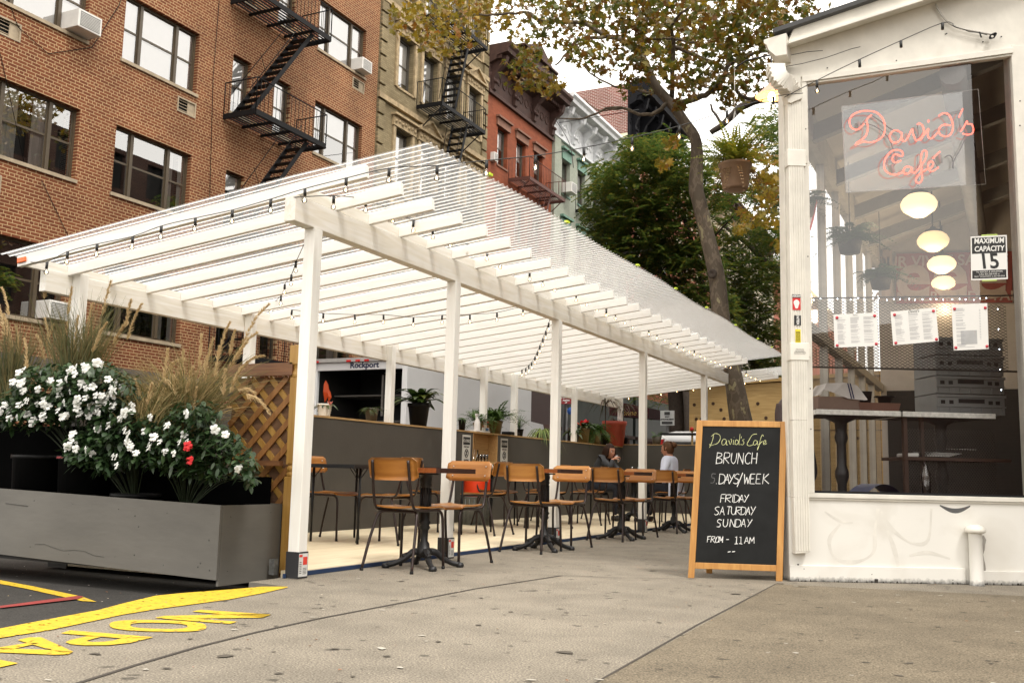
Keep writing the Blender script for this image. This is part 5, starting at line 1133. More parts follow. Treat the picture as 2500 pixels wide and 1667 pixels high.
cr_.build('cracks_and_screws', m_black, cf)
sm_ = MB()
for s0,s1,zc in ((1.13,1.36,.55),): sm_.m = 0; sm_.add([cp(s0+(s1-s0)*i/10, zc+.01-(.05*sin(pi*i/10)), .0007) for i in range(11)]+[cp(s1-(s1-s0)*i/10, zc+.02-(.025*sin(pi*i/10)), .0007) for i in range(11)], [tuple(range(22))])
sm_.build('soot_mark', mat('soot', (.10,.10,.10), .9), cf)
# gutter along the side wall
def guttersec(y):
    base = cp(-.02,0,.16); return [Vector((base.x+dx, base.y+y, z)) for dx, z in ((.0,4.10),(.0,3.93),(-.08,3.93),(-.135,3.99),(-.15,4.035),(-.17,4.05),(-.17,4.075),(-.15,4.08))]
w = MB(); a, b_ = guttersec(0), guttersec(12); n_ = len(a); w.add(a+b_, [(i,i+1,n_+i+1,n_+i) for i in range(n_-1)]); w.add(a, [tuple(range(n_))]); w.build('gutter', m_wf, cf)
# downspout with crimped elbow
w = MB(); seg = 16; pts = [cpx(1893,165,.14), cpx(1897,185,.16), cpx(1910,200,.16), cpx(1925,214,.10), cpx(1931,232,.06), cp(.068,3.60,.05)]
P_ = smooth(pts, 6)
for i in range(len(P_)-1):
    k_ = .052 if i % 2 else .062
    d = (P_[i+1]-P_[i]).normalized(); w.beam(P_[i]-d*.004, P_[i+1]+d*.004, k_*2, .09, up=cn)
w.build('elbow', m_wf, cf)
w = MB(); cbox(w, .012, .128, 1.16, 3.62, .006, .075)
for i in range(6): s = .024+i*.0185; cbox(w, s, s+.010, .22, 3.60, .0755, .080)
cbox(w, .014, .126, .60, 1.158, .006, .0748); cpoly(w, [(.02,.20),(.125,.21),(.126,.598),(.014,.598)], .006, .074)
w.build('downspout', m_wf, cf, bevel=.004)
for z in (3.08, 1.60): w = MB(); cbox(w, .002, .145, z, z+.13, .006, .0835); cbox(w, .1455, .165, z+.03, z+.1, .006, .06); w.build('strap', m_wf, cf, bevel=.004)
# glass
gm = glass('cafe_window_glass', .075); w = MB(); w.quad(cp(.198,.636,-.03),cp(1.832,.636,-.03),cp(1.832,hz(1.832),-.03),cp(.198,hz(.198),-.03)); w.build('window_pane', gm, cf)
w = MB(); cbox(w, .186, 1.832, .636, .652, -.06, -.02); w.build('window_gasket', m_black, cf)
# interior
m_cei = mat('beige_ceiling', (.42,.38,.33), .8, var=.06, scale=2); m_bwall = mat('grey_interior_wall', (.36,.33,.30), .8, var=.08); m_flr = mat('dark_floor', (.03,.025,.02), .7); m_beam = mat('grey_beam', (.20,.19,.18), .7)
w = MB(); q0, q1 = cp(.0,3.86,-.2), cp(3.5,4.9,-.2); w.quad(q0, q1, q1+sd_*9, q0+sd_*9); w.build('ceiling', m_cei, cf)
w = MB(); w.quad(cp(0,0,-.15)+Vector((0,0,.02)), cp(5,0,-.15)+Vector((0,0,.02)), cp(5,0,-.15)+sd_*9+Vector((0,0,.02)), cp(0,0,-.15)+sd_*9+Vector((0,0,.02))); w.build('floor', m_flr, cf)
w = MB(); w.quad((-1.38,14.2,0),(4,14.2,0),(4,14.2,6),(-1.38,14.2,6)); w.build('back_wall', m_bwall, cf)
w = MB(); w.bb(-1.3,1.34,14.15,14.19,.02,1.95); w.build('lower_wall_gloom', m_dark, cf); w = MB(); w.bb(1.35,1.45,8.9,14.2,0,6); w.build('inner_side_wall', mat('dark_panel', (.022,.014,.011), .8), cf)  # dark panel added: gloom low on the back wall put into colour
w = MB()
for y in (8.6,10.0,11.4,12.8): w.beam((-1.36,y,3.72),(2.5,y,4.92), .09, .14)
w.tube([(-.2,8.2,3.95),(-.1,14,3.95)], .10, 12); w.build('ceiling_beam', m_beam, cf)
w = MB()
for y in (8.35,9.3,10.25,11.2,12.15,13.1): w.bb(-1.42,-1.35,y-.03,y+.03,.0,3.8)
w.bb(-1.46,-1.33,7.75,14.2,3.66,3.95); w.bb(-1.45,-1.34,7.75,14.2,.45,.52); w.bb(-1.43,-1.345,7.75,14.2,1.95,2.04); w.build('side_window_frame', mat('cream_side_frame', (.40,.37,.32), .6), cf)
w = MB(); w.bb(-1.44,-1.35,7.75,14.2,0,.45); w.build('side_lower_wall', m_dw, cf)
w = MB(); w.quad((-1.39,7.7,.52),(-1.39,14.2,.52),(-1.39,14.2,3.66),(-1.39,7.7,3.66)); w.build('side_glass', m_clear, cf)
gh = mat('ghost_graffiti', (.685,.66,.605), .7); gz = lambda x, y: cpx(1600+x*.3827, 950+y*.3827, .0012)
w = MB()
for st, wd in (([(1180,860),(1110,960),(1150,1080),(1280,1100),(1390,1040),(1400,900),(1420,760)],.016),([(1440,780),(1520,900),(1640,980),(1740,960),(1760,760)],.014),([(1480,900),(1530,1040),(1560,1200)],.018),([(1620,1060),(1740,1040),(1880,1080)],.014),([(1080,780),(1180,840),(1260,850)],.010)):
    P_ = smooth([gz(*p) for p in st], 5); L = []
    for i, p in enumerate(P_):
        d = (P_[min(i+1,len(P_)-1)]-P_[max(i-1,0)]).normalized(); q = cn.cross(d)*wd*(.5+.5*sin(i*.35)**2); L += [p+q, p-q]
    w.add(L, [(2*i,2*i+1,2*i+3,2*i+2) for i in range(len(P_)-1)])
w.build('ghost_graffiti', gh, cf)
w = MB(); P_ = [gz(2085+8*sin(i*1.1), 930+i*30)+cn*.0006 for i in range(11)]
w.add([v for i, p in enumerate(P_) for v in (p-cu_*.004, p+cu_*(.012+.010*abs(sin(i*1.7))))], [(2*i,2*i+1,2*i+3,2*i+2) for i in range(10)]); w.build('soot_mark', mat('pipe_shade_soot', (.30,.28,.25), .9), cf)  # dark shading of the pipe painted beside it, mixed with soot
w = MB()
for i in range(46):
    s = .02+random.random()*1.85; a_ = random.uniform(.004,.018); w.add([cp(s,.0,.0155), cp(s+a_,.0,.0155), cp(s+a_*.8,random.uniform(.004,.022),.0155), cp(s+a_*.2,random.uniform(.002,.016),.0155)], [(0,1,2,3)])
cbox(w, .62, .645, .0, .028, .0156, .019); w.build('base_dirt', mat('base_dirt', (.035,.03,.025), .95), cf)
# painted pipe stub
t = thing('standpipe', 'short white painted pipe with a domed cap against the cafe wall', 'pipe', tuple(cp(1.355,0,.06)))
w = MB(); w.lathe([(.055,0),(.047,.02),(.046,.37),(.05,.375)], cp(1.355,0,.065), 22); w.build('pipe', m_dw, t); w = MB(); w.lathe([(.0,.435),(.03,.432),(.06,.415),(.072,.395),(.07,.378),(.05,.37),(0,.37)], cp(1.355,0,.065), 22); w.build('cap', m_wf, t)
t = thing('eye_bolt', 'rusty eye bolt standing on the pavement at the right edge by the cafe wall', 'bolt', tuple(cp(1.73,0,.12))); w = MB(); c = cp(1.73,0,.12); w.tube([c, c+ZZ*.09], .004, 6); w.tube([c+ZZ*.105+cu_*.012*cos(a*pi/6)+ZZ*.015*sin(a*pi/6) for a in range(13)], .0035, 6, cap=False); w.build('shank', m_black, t)
# stickers
def sticker(s0, s1, z0, z1, m, lab, o=.0815):
    t = thing('sticker', lab, 'sticker', tuple(cp((s0+s1)/2,z0,o)), 'stickers on the downspout'); w = MB(); cbox(w, s0, s1, z0, z1, o-.001, o); w.build('sticker_sheet', m, t); return t
MC = lambda s, z, o, sc=1: frame(cp(s,z,o), cu_, ZZ)
m_paper = mat('white_paper', (.74,.73,.70), .7, var=.02); m_yst = mat('yellow_sticker', (.8,.65,.02), .5); m_rst = mat('red_sticker', (.55,.02,.02), .5)
t = sticker(.024,.085,1.975,2.065,m_rst,'small red sticker under black lettering ASKEW on the downspout'); w = MB(); cbox(w,.022,.086,2.066,2.092,.0805,.0816); w.build('black_strip', m_ink, t); text('ASKEW', .022, MC(.054,2.079,.0822), m_paper, parent=t, bold=.0008, sx=.85)
w = MB(); w.add([cp(.054+.020*cos(a)*(1+.25*sin(3*a)), 2.02+.034*sin(a), .0822) for a in [i*pi/8 for i in range(16)]], [tuple(range(16))]); w.build('white_blotch', m_paper, t)
t = sticker(.035,.086,1.86,1.935,m_ink,'black sticker with vertical white letters NTEX on the downspout'); text('NTEX', .026, frame(cp(.061,1.897,.0822), -ZZ, cu_), m_paper, parent=t, bold=.001)
t = sticker(.042,.082,1.72,1.83,m_yst,'yellow sticker with vertical black lettering on the downspout')
for i in range(3): text('BROADWAY', .014, frame(cp(.050+i*.011,1.775,.0822), -ZZ, cu_), m_ink, parent=t)
t = thing('paint_tag', 'scribbled black marker tag on the lower downspout strap', 'graffiti', tuple(cp(.07,1.66,.084))); w = MB()
for j in range(7): c = cp(.04+j*.011,1.665+.01*((j % 2)*2-1),.085); w.tube([c+cu_*.008*cos(a*pi/5)+ZZ*.009*sin(a*pi/5) for a in range(10)], .0012, 3)
w.build('marker_line', m_ink, t)
# poster, menus
t = thing('capacity_poster', 'black and white window poster reading MAXIMUM CAPACITY 15', 'poster', tuple(cp(1.58,2.26,-.02))); c0, c1, c2, c3 = [cpx(1900+a*.2551,450+b*.2551,-.025) for a, b in ((1845,920),(2197,907),(2187,485),(1840,500))]
def quadpanel(a, b, c, d, f, o):    # sub-rectangle of a quad, f=(u0,u1,v0,v1)
    P = lambda u, v: (a*(1-u)+b*u)*(1-v)+(d*(1-u)+c*u)*v; return [P(f[0],f[2])+cn*o, P(f[1],f[2])+cn*o, P(f[1],f[3])+cn*o, P(f[0],f[3])+cn*o]
w = MB(); w.prism(quadpanel(c0,c1,c2,c3,(0,1,0,1),0), cn*-.0015); w.build('sheet', m_paper, t)
w = MB(); w.quad(*quadpanel(c0,c1,c2,c3,(.035,.965,.60,.965),.0006)); w.quad(*quadpanel(c0,c1,c2,c3,(.035,.965,.035,.22),.0006)); w.build('black_block', m_ink, t)
ux = (c1-c0).normalized(); pm = lambda u, v: frame(quadpanel(c0,c1,c2,c3,(u,u,v,v),.0014)[0], ux, ZZ)
text('MAXIMUM', .058, pm(.5,.88), m_paper, parent=t, bold=.0015, sx=.88, shear=.2, ext=.0002); text('CAPACITY', .058, pm(.5,.70), m_paper, parent=t, bold=.0015, sx=.86, shear=.2, ext=.0002); text('BY', .01, pm(.5,.79), m_paper, parent=t, ext=.0002)
text('15', .165, pm(.5,.405), m_ink, parent=t, bold=.003, ext=.0002)
for i, s_ in enumerate(('TO REPORT A VIOLATION','CALL 833.208.4160 or','TEXT "VIOLATION" to 855 904 5036')): text(s_, .0175 if i < 2 else .0155, pm(.5,.18-.052*i), m_paper, parent=t, ext=.0002)
m_tape = mat('lime_masking_tape', (.45,.58,.15), .7); w = MB(); w.quad(*quadpanel(c0,c1,c2,c3,(.3,.74,1.0,1.03),.001)); w.quad(*quadpanel(c0,c1,c2,c3,(.3,.7,-.03,.0),.001)); w.build('tape', m_tape, t)
m_pr = mat('menu_print', (.30,.30,.32), .7); m_mag = mat('red_magnet', (.55,.04,.06), .4)
for mi, (cor, lab) in enumerate((([(540,1562),(960,1545),(945,1225),(527,1247)],'leftmost printed menu sheet held on the cafe window by red magnets'),([(1100,1540),(1537,1500),(1508,1178),(1075,1220)],'middle tilted menu sheet headed by a script title on the cafe window'),([(1680,1590),(2015,1575),(2000,1137),(1657,1150)],'tall narrow menu sheet with a blank grey block, rightmost on the window'))):
    a, b, c, d = [cpx(1900+x*.2551,450+y*.2551,-.026) for x, y in cor]; t = thing('menu_sheet', lab, 'menu', tuple(a), 'menus taped in the cafe window')
    w = MB(); w.prism([a,b,c,d], cn*-.0015); w.build('sheet', m_paper, t); w = MB()
    cols_ = [(.08,.28),(.38,.60),(.68,.92)] if mi < 2 else [(.10,.38)]
    for (u0, u1) in cols_:
        v = .88 if mi < 2 else .9
        while v > .08:
            u = u1-random.uniform(0,.09); w.quad(*quadpanel(a,b,c,d,(u0,u,v,v+.008),.0006)); v -= random.choice((.024,.024,.05))
    if mi == 2:
        v = .86
        while v > .2: w.quad(*quadpanel(a,b,c,d,(.76,.80,v,v+.008),.0006)); v -= .035
        w.quad(*quadpanel(a,b,c,d,(.15,.6,.06,.066),.0006))
    w.build('print', m_pr, t)
    if mi == 2: w = MB(); w.quad(*quadpanel(a,b,c,d,(.22,.68,.12,.42),.0004)); w.build('grey_block', mat('grey_print', (.42,.42,.42), .7), t)
    if mi == 1: text("David's", .03, frame(quadpanel(a,b,c,d,(.5,.5,.95,.95),.001)[0], (b-a).normalized(), ZZ), m_ink, parent=t, shear=.4, ext=.0002)
    if mi == 0: text("MENU", .014, frame(quadpanel(a,b,c,d,(.5,.5,.95,.95),.001)[0], (b-a).normalized(), ZZ), m_pr, parent=t, ext=.0002)
    w = MB()
    for u, v in ((.08,.9),(.94,.9),(.06,.06),(.95,.06)): w.lathe([(0,.006),(.010,.005),(.012,0)], quadpanel(a,b,c,d,(u,u,v,v),.001)[0], 12, Matrix((cu_, ZZ, cn)).transposed())
    w.build('magnet', m_mag, t)
# neon sign
t = thing('neon_sign', "glowing red neon script sign reading David's Cafe on a clear panel in the window", 'neon sign', tuple(cp(1.1,2.95,-.15)))
NO = -.14; k3 = .2979
def nz(x, y, o=NO): return cpx(1800+x*k3, y*k3, o)
pan = [nz(890,1580,NO-.05), nz(2035,1510,NO-.05), nz(1975,733,NO-.05), nz(855,872,NO-.05)]
w = MB(); w.prism(pan, cn*-.006); w.build('clear_panel', glass('acrylic', .045, (.93,.93,.93)), t)
w = MB()
for i in range(4): w.tube([pan[i], pan[(i+1) % 4]], .0025, 4)
w.build('panel_edge', mat('acrylic_edge', (.62,.58,.54), .3), t)
m_neon = emis('neon_glow', (1.0,.09,.05), 1.75); m_ncore = emis('neon_core', (1.0,.55,.38), 7)
NS = [[(1040,1015),(1010,1048),(975,1065),(932,1043),(920,990),(945,945),(1000,918),(1060,910),(1130,920),(1182,960),(1208,1020),(1205,1090),(1170,1140),(1100,1168),(1040,1163),(1000,1175),(970,1187),(985,1168),(1030,1140),(1060,1100),(1070,1040),(1060,990),(1080,960),(1100,945)],
 [(1340,1088),(1300,1068),(1260,1090),(1250,1130),(1275,1168),(1315,1165),(1345,1130),(1348,1088),(1350,1140),(1370,1160),(1400,1125),(1432,1060),(1438,1090),(1462,1152)],
 [(1475,1022),(1495,1013),(1522,1040),(1528,1090),(1505,1130),(1465,1157)],[(1500,1150),(1545,1085),(1566,1058),(1562,1115),(1590,1137),(1640,1092),(1652,1075)],[(1567,985),(1566,1003)],
 [(1652,952),(1690,930),(1732,942),(1762,1000),(1766,1060),(1742,1108),(1700,1120),(1658,1098),(1655,1055),(1690,1025),(1745,1030)],[(1847,895),(1816,962)],[(1830,1080),(1858,1040),(1882,995),(1888,1018),(1920,1020),(1936,1060),(1925,1095),(1885,1106),(1848,1096)],
 [(1340,1318),(1290,1333),(1270,1300),(1295,1265),(1340,1282),(1358,1268),(1345,1240),(1305,1230),(1260,1245),(1215,1300),(1203,1360),(1225,1410),(1280,1432),(1340,1420),(1368,1395)],
 [(1422,1372),(1385,1368),(1360,1400),(1375,1427),(1410,1417),(1432,1377),(1434,1410),(1460,1415),(1490,1380),(1540,1310),(1552,1250),(1530,1235),(1510,1262),(1505,1330),(1512,1420),(1515,1470),(1490,1502),(1462,1480),(1490,1430),(1540,1395),(1590,1375),(1606,1340),(1585,1325),(1563,1355),(1575,1397),(1605,1402),(1648,1373)],[(1660,1245),(1635,1268),(1605,1300)]]
for st in NS:
    P_ = smooth([nz(*p) for p in st], 5); w = MB(); w.tube(P_, .0052, 8); w.build('neon_tube', m_neon, t)
w = MB()
for st in ([(1040,1015),(985,1030),(960,1035)],[(1100,945),(1180,1000),(1260,1060),(1330,1085)],[(985,1020),(1080,1020),(1180,1070),(1250,1150),(1280,1240),(1300,1320),(1275,1370)],[(1848,905),(1760,925),(1690,940)],[(1816,962),(1820,1020),(1832,1080)],[(1885,1106),(1840,1200),(1770,1330),(1768,1385)],[(1605,1300),(1625,1340),(1640,1370)],[(1700,1290),(1740,1275),(1765,1310),(1770,1380)],[(1475,1022),(1482,1080),(1478,1140)]): w.tube(smooth([nz(x,y,NO-.025) for x, y in st], 4), .0042, 6)
w.build('black_lead', mat('grey_lead', (.10,.09,.09), .6), t)
w = MB()
for x, y in ((1275,1380),(1665,1300),(1000,1030)): w.tube([nz(x-8,y-30,NO-.03), nz(x+6,y+40,NO-.03)], .012, 8)
w.build('electrode', mat('electrode_cap', (.35,.30,.28), .5), t)
# pendant lamps
m_lamp = emis('opal_glass', (1.0,.80,.45), .60); 
for i, (x0, x1, yt, yb_, lb) in enumerate(((1180,1513,95,322,'largest and highest opal pendant lamp hanging in the cafe window'),(1337,1627,458,648,'second opal pendant lamp below the neon sign, dimmer yellow'),(1433,1695,693,858,'third opal pendant lamp down the cafe row'),(1466,1702,885,1035,'lowest and farthest opal pendant lamp behind the wire mesh'))):
    dd = [9.7,10.9,12.1,13.2][i]; cx_, cy_ = 1900+(x0+x1)/2*.2551, 450+(yt+yb_)/2*.2551; c = CC+ray(cx_, cy_)*dd; rr = (x1-x0)/2*.2551/FPX*dd; hh = (yb_-yt)*.2551/FPX*dd
    t = thing('pendant_lamp', lb, 'lamp', tuple(c), 'schoolhouse pendant lamps in the cafe')
    MB().lathe([(0,-.5*hh),(rr*.35,-.46*hh),(rr*.86,-.20*hh),(rr*.98,-.04*hh),(rr,.12*hh),(rr*.86,.32*hh),(rr*.62,.47*hh),(rr*.5,.5*hh),(0,.5*hh)], c, 28).build('globe', m_lamp if i != 1 else emis('opal_glass_dim', (1.0,.74,.38), .46), t)
    pq = bpy.data.lights.new('pendant_light', 'POINT'); pq.energy = 11; pq.color = (1,.78,.5); pq.shadow_soft_size = .2; po = bpy.data.objects.new('pendant_light', pq); COL.objects.link(po); po.location = c-ZZ*(hh*.5+.22)
    w = MB(); w.lathe([(rr*.52,.5*hh),(rr*.5,.6*hh),(rr*.25,.68*hh),(rr*.12,.8*hh)], c, 18); w.tube([c+ZZ*hh*.7, c+ZZ*(4.2-c.z)], .009, 6); w.build('stem', m_dark, t)
m_ifern = leafmat('indoor_fern', [(.03,.07,.03),(.06,.11,.05),(.02,.05,.02)], .5, .3)
def indoor_fern(label, px, py, dpt, sz, pot_, mpt, n):
    c = CC+ray(px,py)*dpt; t = thing('hanging_basket', label, 'hanging plant', tuple(c), 'hanging ferns inside the cafe'); w = MB(); w.lathe([(0,-pot_),(pot_*.8,-pot_),(pot_,0),(pot_*.9,0),(0,-.02)], c, 18); w.build('pot', mpt, t)
    w = MB(); w.tube([c, c+ZZ*.9], .004, 4); w.build('hanger', m_dark, t); b = MB()
    for i in range(n):
        a = random.uniform(0,2*pi); d = Vector((cos(a),sin(a),random.uniform(.1,1.5))).normalized(); l_ = sz*random.uniform(.6,1.1); s_ = d.cross(ZZ).normalized()
        for k in range(2,15):
            q = k/14; pt = c+d*(l_*q)+ZZ*(-.6*l_*q*q)
            for sg in (-1,1): e_ = (s_*sg+rvec(.2)).normalized(); ww = .055*sin(pi*min(.95,q*.75+.2)); b.add([pt, pt+e_*ww*.5+d*.012, pt+e_*ww, pt+e_*ww*.5-d*.012], [(0,1,2,3)])
    b.build('fronds', m_ifern, t)
indoor_fern('hanging fern over a white pot inside the left edge of the cafe window', 1960, 500, 9.0, .42, .11, m_wf, 60)
indoor_fern('second hanging fern deeper inside the cafe behind the white pot', 2075, 590, 9.9, .48, .12, m_dark, 70)
indoor_fern('third indoor fern hanging lower left of the pendant lamps', 2150, 680, 11.2, .45, .12, m_dark, 60)
# enamel sign on the back wall (partly hidden red advertising plate)
t = thing('red_enamel_sign', 'faded red enamel plate with cream French lettering on the far cafe wall', 'sign', (0,14.1,2.3))
e_ = [at(1900+x*.2551,450+y*.2551,1,14.12) for x, y in ((1130,1140),(2240,1130),(2240,640),(1130,665))]
w = MB(); w.prism(e_, (0,.02,0)); w.build('plate', mat('red_enamel', (.20,.030,.022), .5, var=.2), t)
em = mat('cream_enamel', (.30,.23,.19), .6); exu = (e_[1]-e_[0]).normalized()
ef = lambda x, y: frame(at(1900+x*.2551,450+y*.2551,1,14.10), exu, ZZ)
text('POUR VIVRE SANTE', .20, ef(1500,735), em, parent=t, bold=.004, sx=1.0); text('leee', .95, ef(1560,880), em, parent=t, bold=.02); text('EAU MINERALE DE TABLE', .18, ef(1620,1075), em, parent=t, bold=.003)
# wire mesh, shelf, crates, tables inside the window
m_mesh = mat('mesh_wire', (.05,.045,.04), .5, metal=.4)
def mesh_panel(mb, s0, s1, z0, z1, o, pw=.042, ph=.024, r=.0016):
    nx, nz_ = int((s1-s0)/pw), int((z1-z0)/ph)
    for i in range(-nz_, nx+1):
        for sg in (1, -1):
            a = max(0, -i) if sg > 0 else 0
            j0 = max(0, -i); j1 = min(nz_, nx-i)
            if j1 <= j0: continue
            za, zb = (z0+j0*ph, z0+j1*ph) if sg > 0 else (z1-j0*ph, z1-j1*ph)
            p, q = cp(s0+(i+j0)*pw, za, o), cp(s0+(i+j1)*pw, zb, o); mb.beam(p, q, .0032, .0032, up=cn)
t = thing('wire_shelf', 'black expanded metal shelf screen standing inside the cafe window', 'shelf', tuple(cp(1.1,.6,-.35)))
w = MB(); mesh_panel(w, .24, 1.92, 1.60, 2.14, -.32); w.build('upper_mesh', m_mesh, t); w = MB(); mesh_panel(w, 1.16, 1.92, .64, 1.16, -.62, .022, .030); w.build('lower_mesh', m_mesh, t)
w = MB(); w.tube([cp(.24,2.14,-.32),cp(2.0,2.22,-.32)], .006, 6); w.tube([cp(.24,1.60,-.32),cp(2.0,1.61,-.32)], .008, 6); w.tube([cp(.24,1.60,-.32),cp(.24,2.14,-.32)], .006, 6); w.build('rim', m_mesh, t)
w = MB(); cbox(w, 1.13, 2.0, .905, .93, -1.0, -.55); cbox(w, 1.13, 1.16, .03, 1.25, -.60, -.56); cbox(w, 1.30, 1.325, .03, 1.25, -.66, -.62); w.build('shelf_board', mat('brown_shelf', (.05,.022,.012), .6), t)
m_ste = mat('painted_sheen_edge', (.80,.79,.74), .35, metal=.0, var=.2, scale=30)  # pale non-metal colour painted in for the bright reflection on the metal edge
for i, (s0, s1, lb) in enumerate(((.40,1.085,'left high cafe table with a bright metal edge inside the window'),(1.10,1.86,'right high cafe table with a bright metal edge under the crates'))):
    t = thing('high_table', lb, 'table', tuple(cp((s0+s1)/2,.02,-.8)), 'high metal edged tables'); w = MB(); cbox(w, s0, s1, 1.245, 1.287, -.51, -.50); cbox(w, s0, s0+.012, 1.245, 1.286, -1.1, -.5105); w.build('metal_edge', m_ste, t, bevel=.006)
    w = MB(); cbox(w, s0+.001, s1-.001, 1.25, 1.288, -1.1, -.511); w.build('table_top', m_dark, t); w = MB(); sc = (s0+s1)/2+(-.03 if i == 0 else .07)
    w.lathe([(.14,1.24),(.05,1.20),(.045,1.12),(.055,1.08),(.038,1.02),(.038,.85),(.055,.80),(.055,.76),(.036,.70),(.04,.3),(.2,.05),(0,.03)], cp(sc,0,-.8), 14); w.build('column', m_ci, t)
m_cr = mat('grey_crate', (.22,.225,.22), .55, var=.08)
zc = 1.289
for i, h in enumerate((.17,.15,.17,.15)):
    t = thing('plastic_crate', ['bottom grey plastic crate of the stack on the right window table','second grey plastic crate from the bottom of the window stack','third grey crate with a hand slot near the stack top','topmost grey plastic crate behind the wire mesh and menu'][i], 'crate', tuple(cp(1.8,zc,-.8)), 'grey crates stacked in the cafe window')
    w = MB(); s0, s1 = 1.47, 2.06; cbox(w, s0+.01, s1-.01, zc, zc+h-.006, -1.1, -.70); cbox(w, s0, s1, zc+h-.03, zc+h-.007, -.699, -.69); cbox(w, s0+.004, s1-.004, zc+h*.35, zc+h*.35+.012, -.699, -.691)
    for k in range(7): s = s0+.03+k*(s1-s0-.06)/6; cbox(w, s-.006, s+.006, zc+.004, zc+h*.34, -.699, -.692)
    w.build('shell', m_cr, t, bevel=.002)
    w = MB(); cbox(w, 1.66, 1.88, zc+h*.55, zc+h*.55+.035, -.699, -.6985)
    for k in (1.53,1.60,1.93,1.99): cbox(w, k-.018, k+.018, zc+h*.5, zc+h*.5+.03, -.699, -.6984)
    w.build('hand_slot', m_dark, t); zc += h
t = thing('towel_covered_box', 'brown box with glass front draped by a white striped towel', 'box', tuple(cp(.6,1.29,-.7))); w = MB(); cbox(w, .46, .80, 1.288, 1.40, -.95, -.62); w.build('box', mat('pinkish_cardboard', (.20,.13,.10), .7), t)
w = MB(); TW = [(.475,1.41,-.60),(.55,1.51,-.66),(.70,1.52,-.66),(.80,1.50,-.66),(.86,1.38,-.60)]; TD = [(.44,1.40,-.60),(.50,1.455,-.60),(.58,1.43,-.60),(.70,1.385,-.60),(.84,1.375,-.60)]
w.add([cp(*p) for p in TW]+[cp(*p) for p in TD]+[cp(p[0],p[1]-.0,-.92) for p in TW], [(i,i+1,6+i,5+i) for i in range(4)]+[(i,10+i,11+i,i+1) for i in range(4)], False); tw = w.build('towel', mat('towel_white', (.62,.58,.55), .9, bump=.2), t)
w = MB()
for s in (.715,.735): w.quad(cp(s,1.515,-.655),cp(s+.01,1.515,-.655),cp(s+.015,1.385,-.595),cp(s+.005,1.385,-.595))
w.build('navy_stripe', mat('navy', (.02,.02,.08), .8), t)
t = thing('planter_tray', 'brown terracotta tray with black pots on the left window table', 'tray', tuple(cp(.95,1.29,-.7))); w = MB(); cpoly(w, [(.80,1.288),(1.12,1.288),(1.14,1.36),(.79,1.36)], -.85, -.62); w.build('tray', mat('terracotta_brown', (.16,.07,.045), .7), t)
w = MB(); w.lathe([(0,0),(.06,0),(.07,.09),(.074,.095),(0,.095)], cp(.88,1.361,-.74), 16); w.lathe([(0,0),(.05,0),(.055,.05),(.085,.055),(.085,.062),(0,.062)], cp(1.06,1.361,-.74), 16); w.build('pot', m_black, t)
tag(MB().lathe([(0,0),(.035,0),(.036,.16),(.015,.21),(.013,.26),(0,.26)], cp(1.27,.64,-.5), 14).build('water_bottle', m_gl), 'clear water bottle with red cap low inside the window', 'bottle')
t = thing('folded_papers', 'loose white papers on the shelf inside the window', 'papers', tuple(cp(1.5,.93,-.7))); w = MB()
for i in range(6): w.prism([cp(1.33+i*.012,.94+i*.006,-.62),cp(1.52+i*.02,.94+i*.005,-.60),cp(1.55,.95+i*.005,-.85),cp(1.35,.95+i*.006,-.88)], ZZ*.002)
w.prism([cp(1.62,1.0,-.62),cp(1.75,1.0,-.62),cp(1.75,1.01,-.85),cp(1.6,1.01,-.88)], ZZ*.003); w.build('sheets', m_paper, t)
tag(MB().prism([cp(1.17,.931,-.60),cp(1.27,.931,-.60),cp(1.27,.965,-.60),cp(1.17,.96,-.60)], -cn*.2).build('folded_napkin', m_paper, None, bevel=.01), 'folded white napkins at the left end of the inside shelf', 'napkin')
t = thing('fairy_lights', 'tiny white fairy lights strung across the inside mesh screen', 'string lights', tuple(cp(1,2.15,-.31))); w = MB(); w.tube([cp(.25+i*.08,2.135+.055*i/20-.008*(i % 2),-.305) for i in range(20)], .0012, 3); w.build('wire', m_black, t)
w = MB()
for i in range(26): c = cp(.27+i*.058+random.uniform(-.01,.01),2.135+.05*i/26+random.uniform(-.012,.004),-.30); w.lathe([(0,-.004),(.0035,0),(0,.004)], c, 6)
for i in range(5): c = cp(1.80,2.1-i*.16,-.30); w.lathe([(0,-.004),(.0035,0),(0,.004)], c, 6)
w.build('lights', emis('cool_led', (.8,.9,1.0), 14), t)
t = thing('blue_bin', 'blue plastic bin lid low behind the cafe glass', 'bin', tuple(cp(.98,.4,-.8))); w = MB(); w.grid(lambda u,v: cp(.84+u*.32, .62+.09*sin(pi*u), -.65-.4*v), 12, 4); cbox(w, .84, 1.16, .03, .62, -1.05, -.65); w.build('bin', mat('blue_plastic', (.01,.03,.13), .4), t)
# armoured cable and coil
t = thing('armoured_cable', 'grey armoured cable drooping under the raking fascia to a black coil', 'cable', tuple(nz(1900,250,.03))); w = MB(); P_ = smooth([nz(x,y,.03) for x, y in ((1625,32),(1640,70),(1690,145),(1740,195),(1820,232),(1900,250),(1990,268),(2090,285))], 7); w.tube(P_, [.0085 if i % 2 else .0065 for i in range(len(P_))], 8); w.build('conduit', mat('steel_conduit', (.5,.48,.44), .4, metal=.5), t)
w = MB(); c = nz(2090,300,.04)
for j in range(4): w.tube([c+cu_*(.018+.004*j)*cos(a*pi/8+j)+ZZ*(.014+.004*j)*sin(a*pi/8+j*1.3)+cn*.003*j for a in range(17)], .004, 5)
w.tube(smooth([nz(x,y,.035) for x, y in ((1760,205),(1790,225),(1850,240),(1900,262),(1970,270),(2050,290))], 4), .003, 5); w.tube([nz(1985,265,.035), nz(2000,310,.035)], .006, 6); w.build('coil', m_black, t)
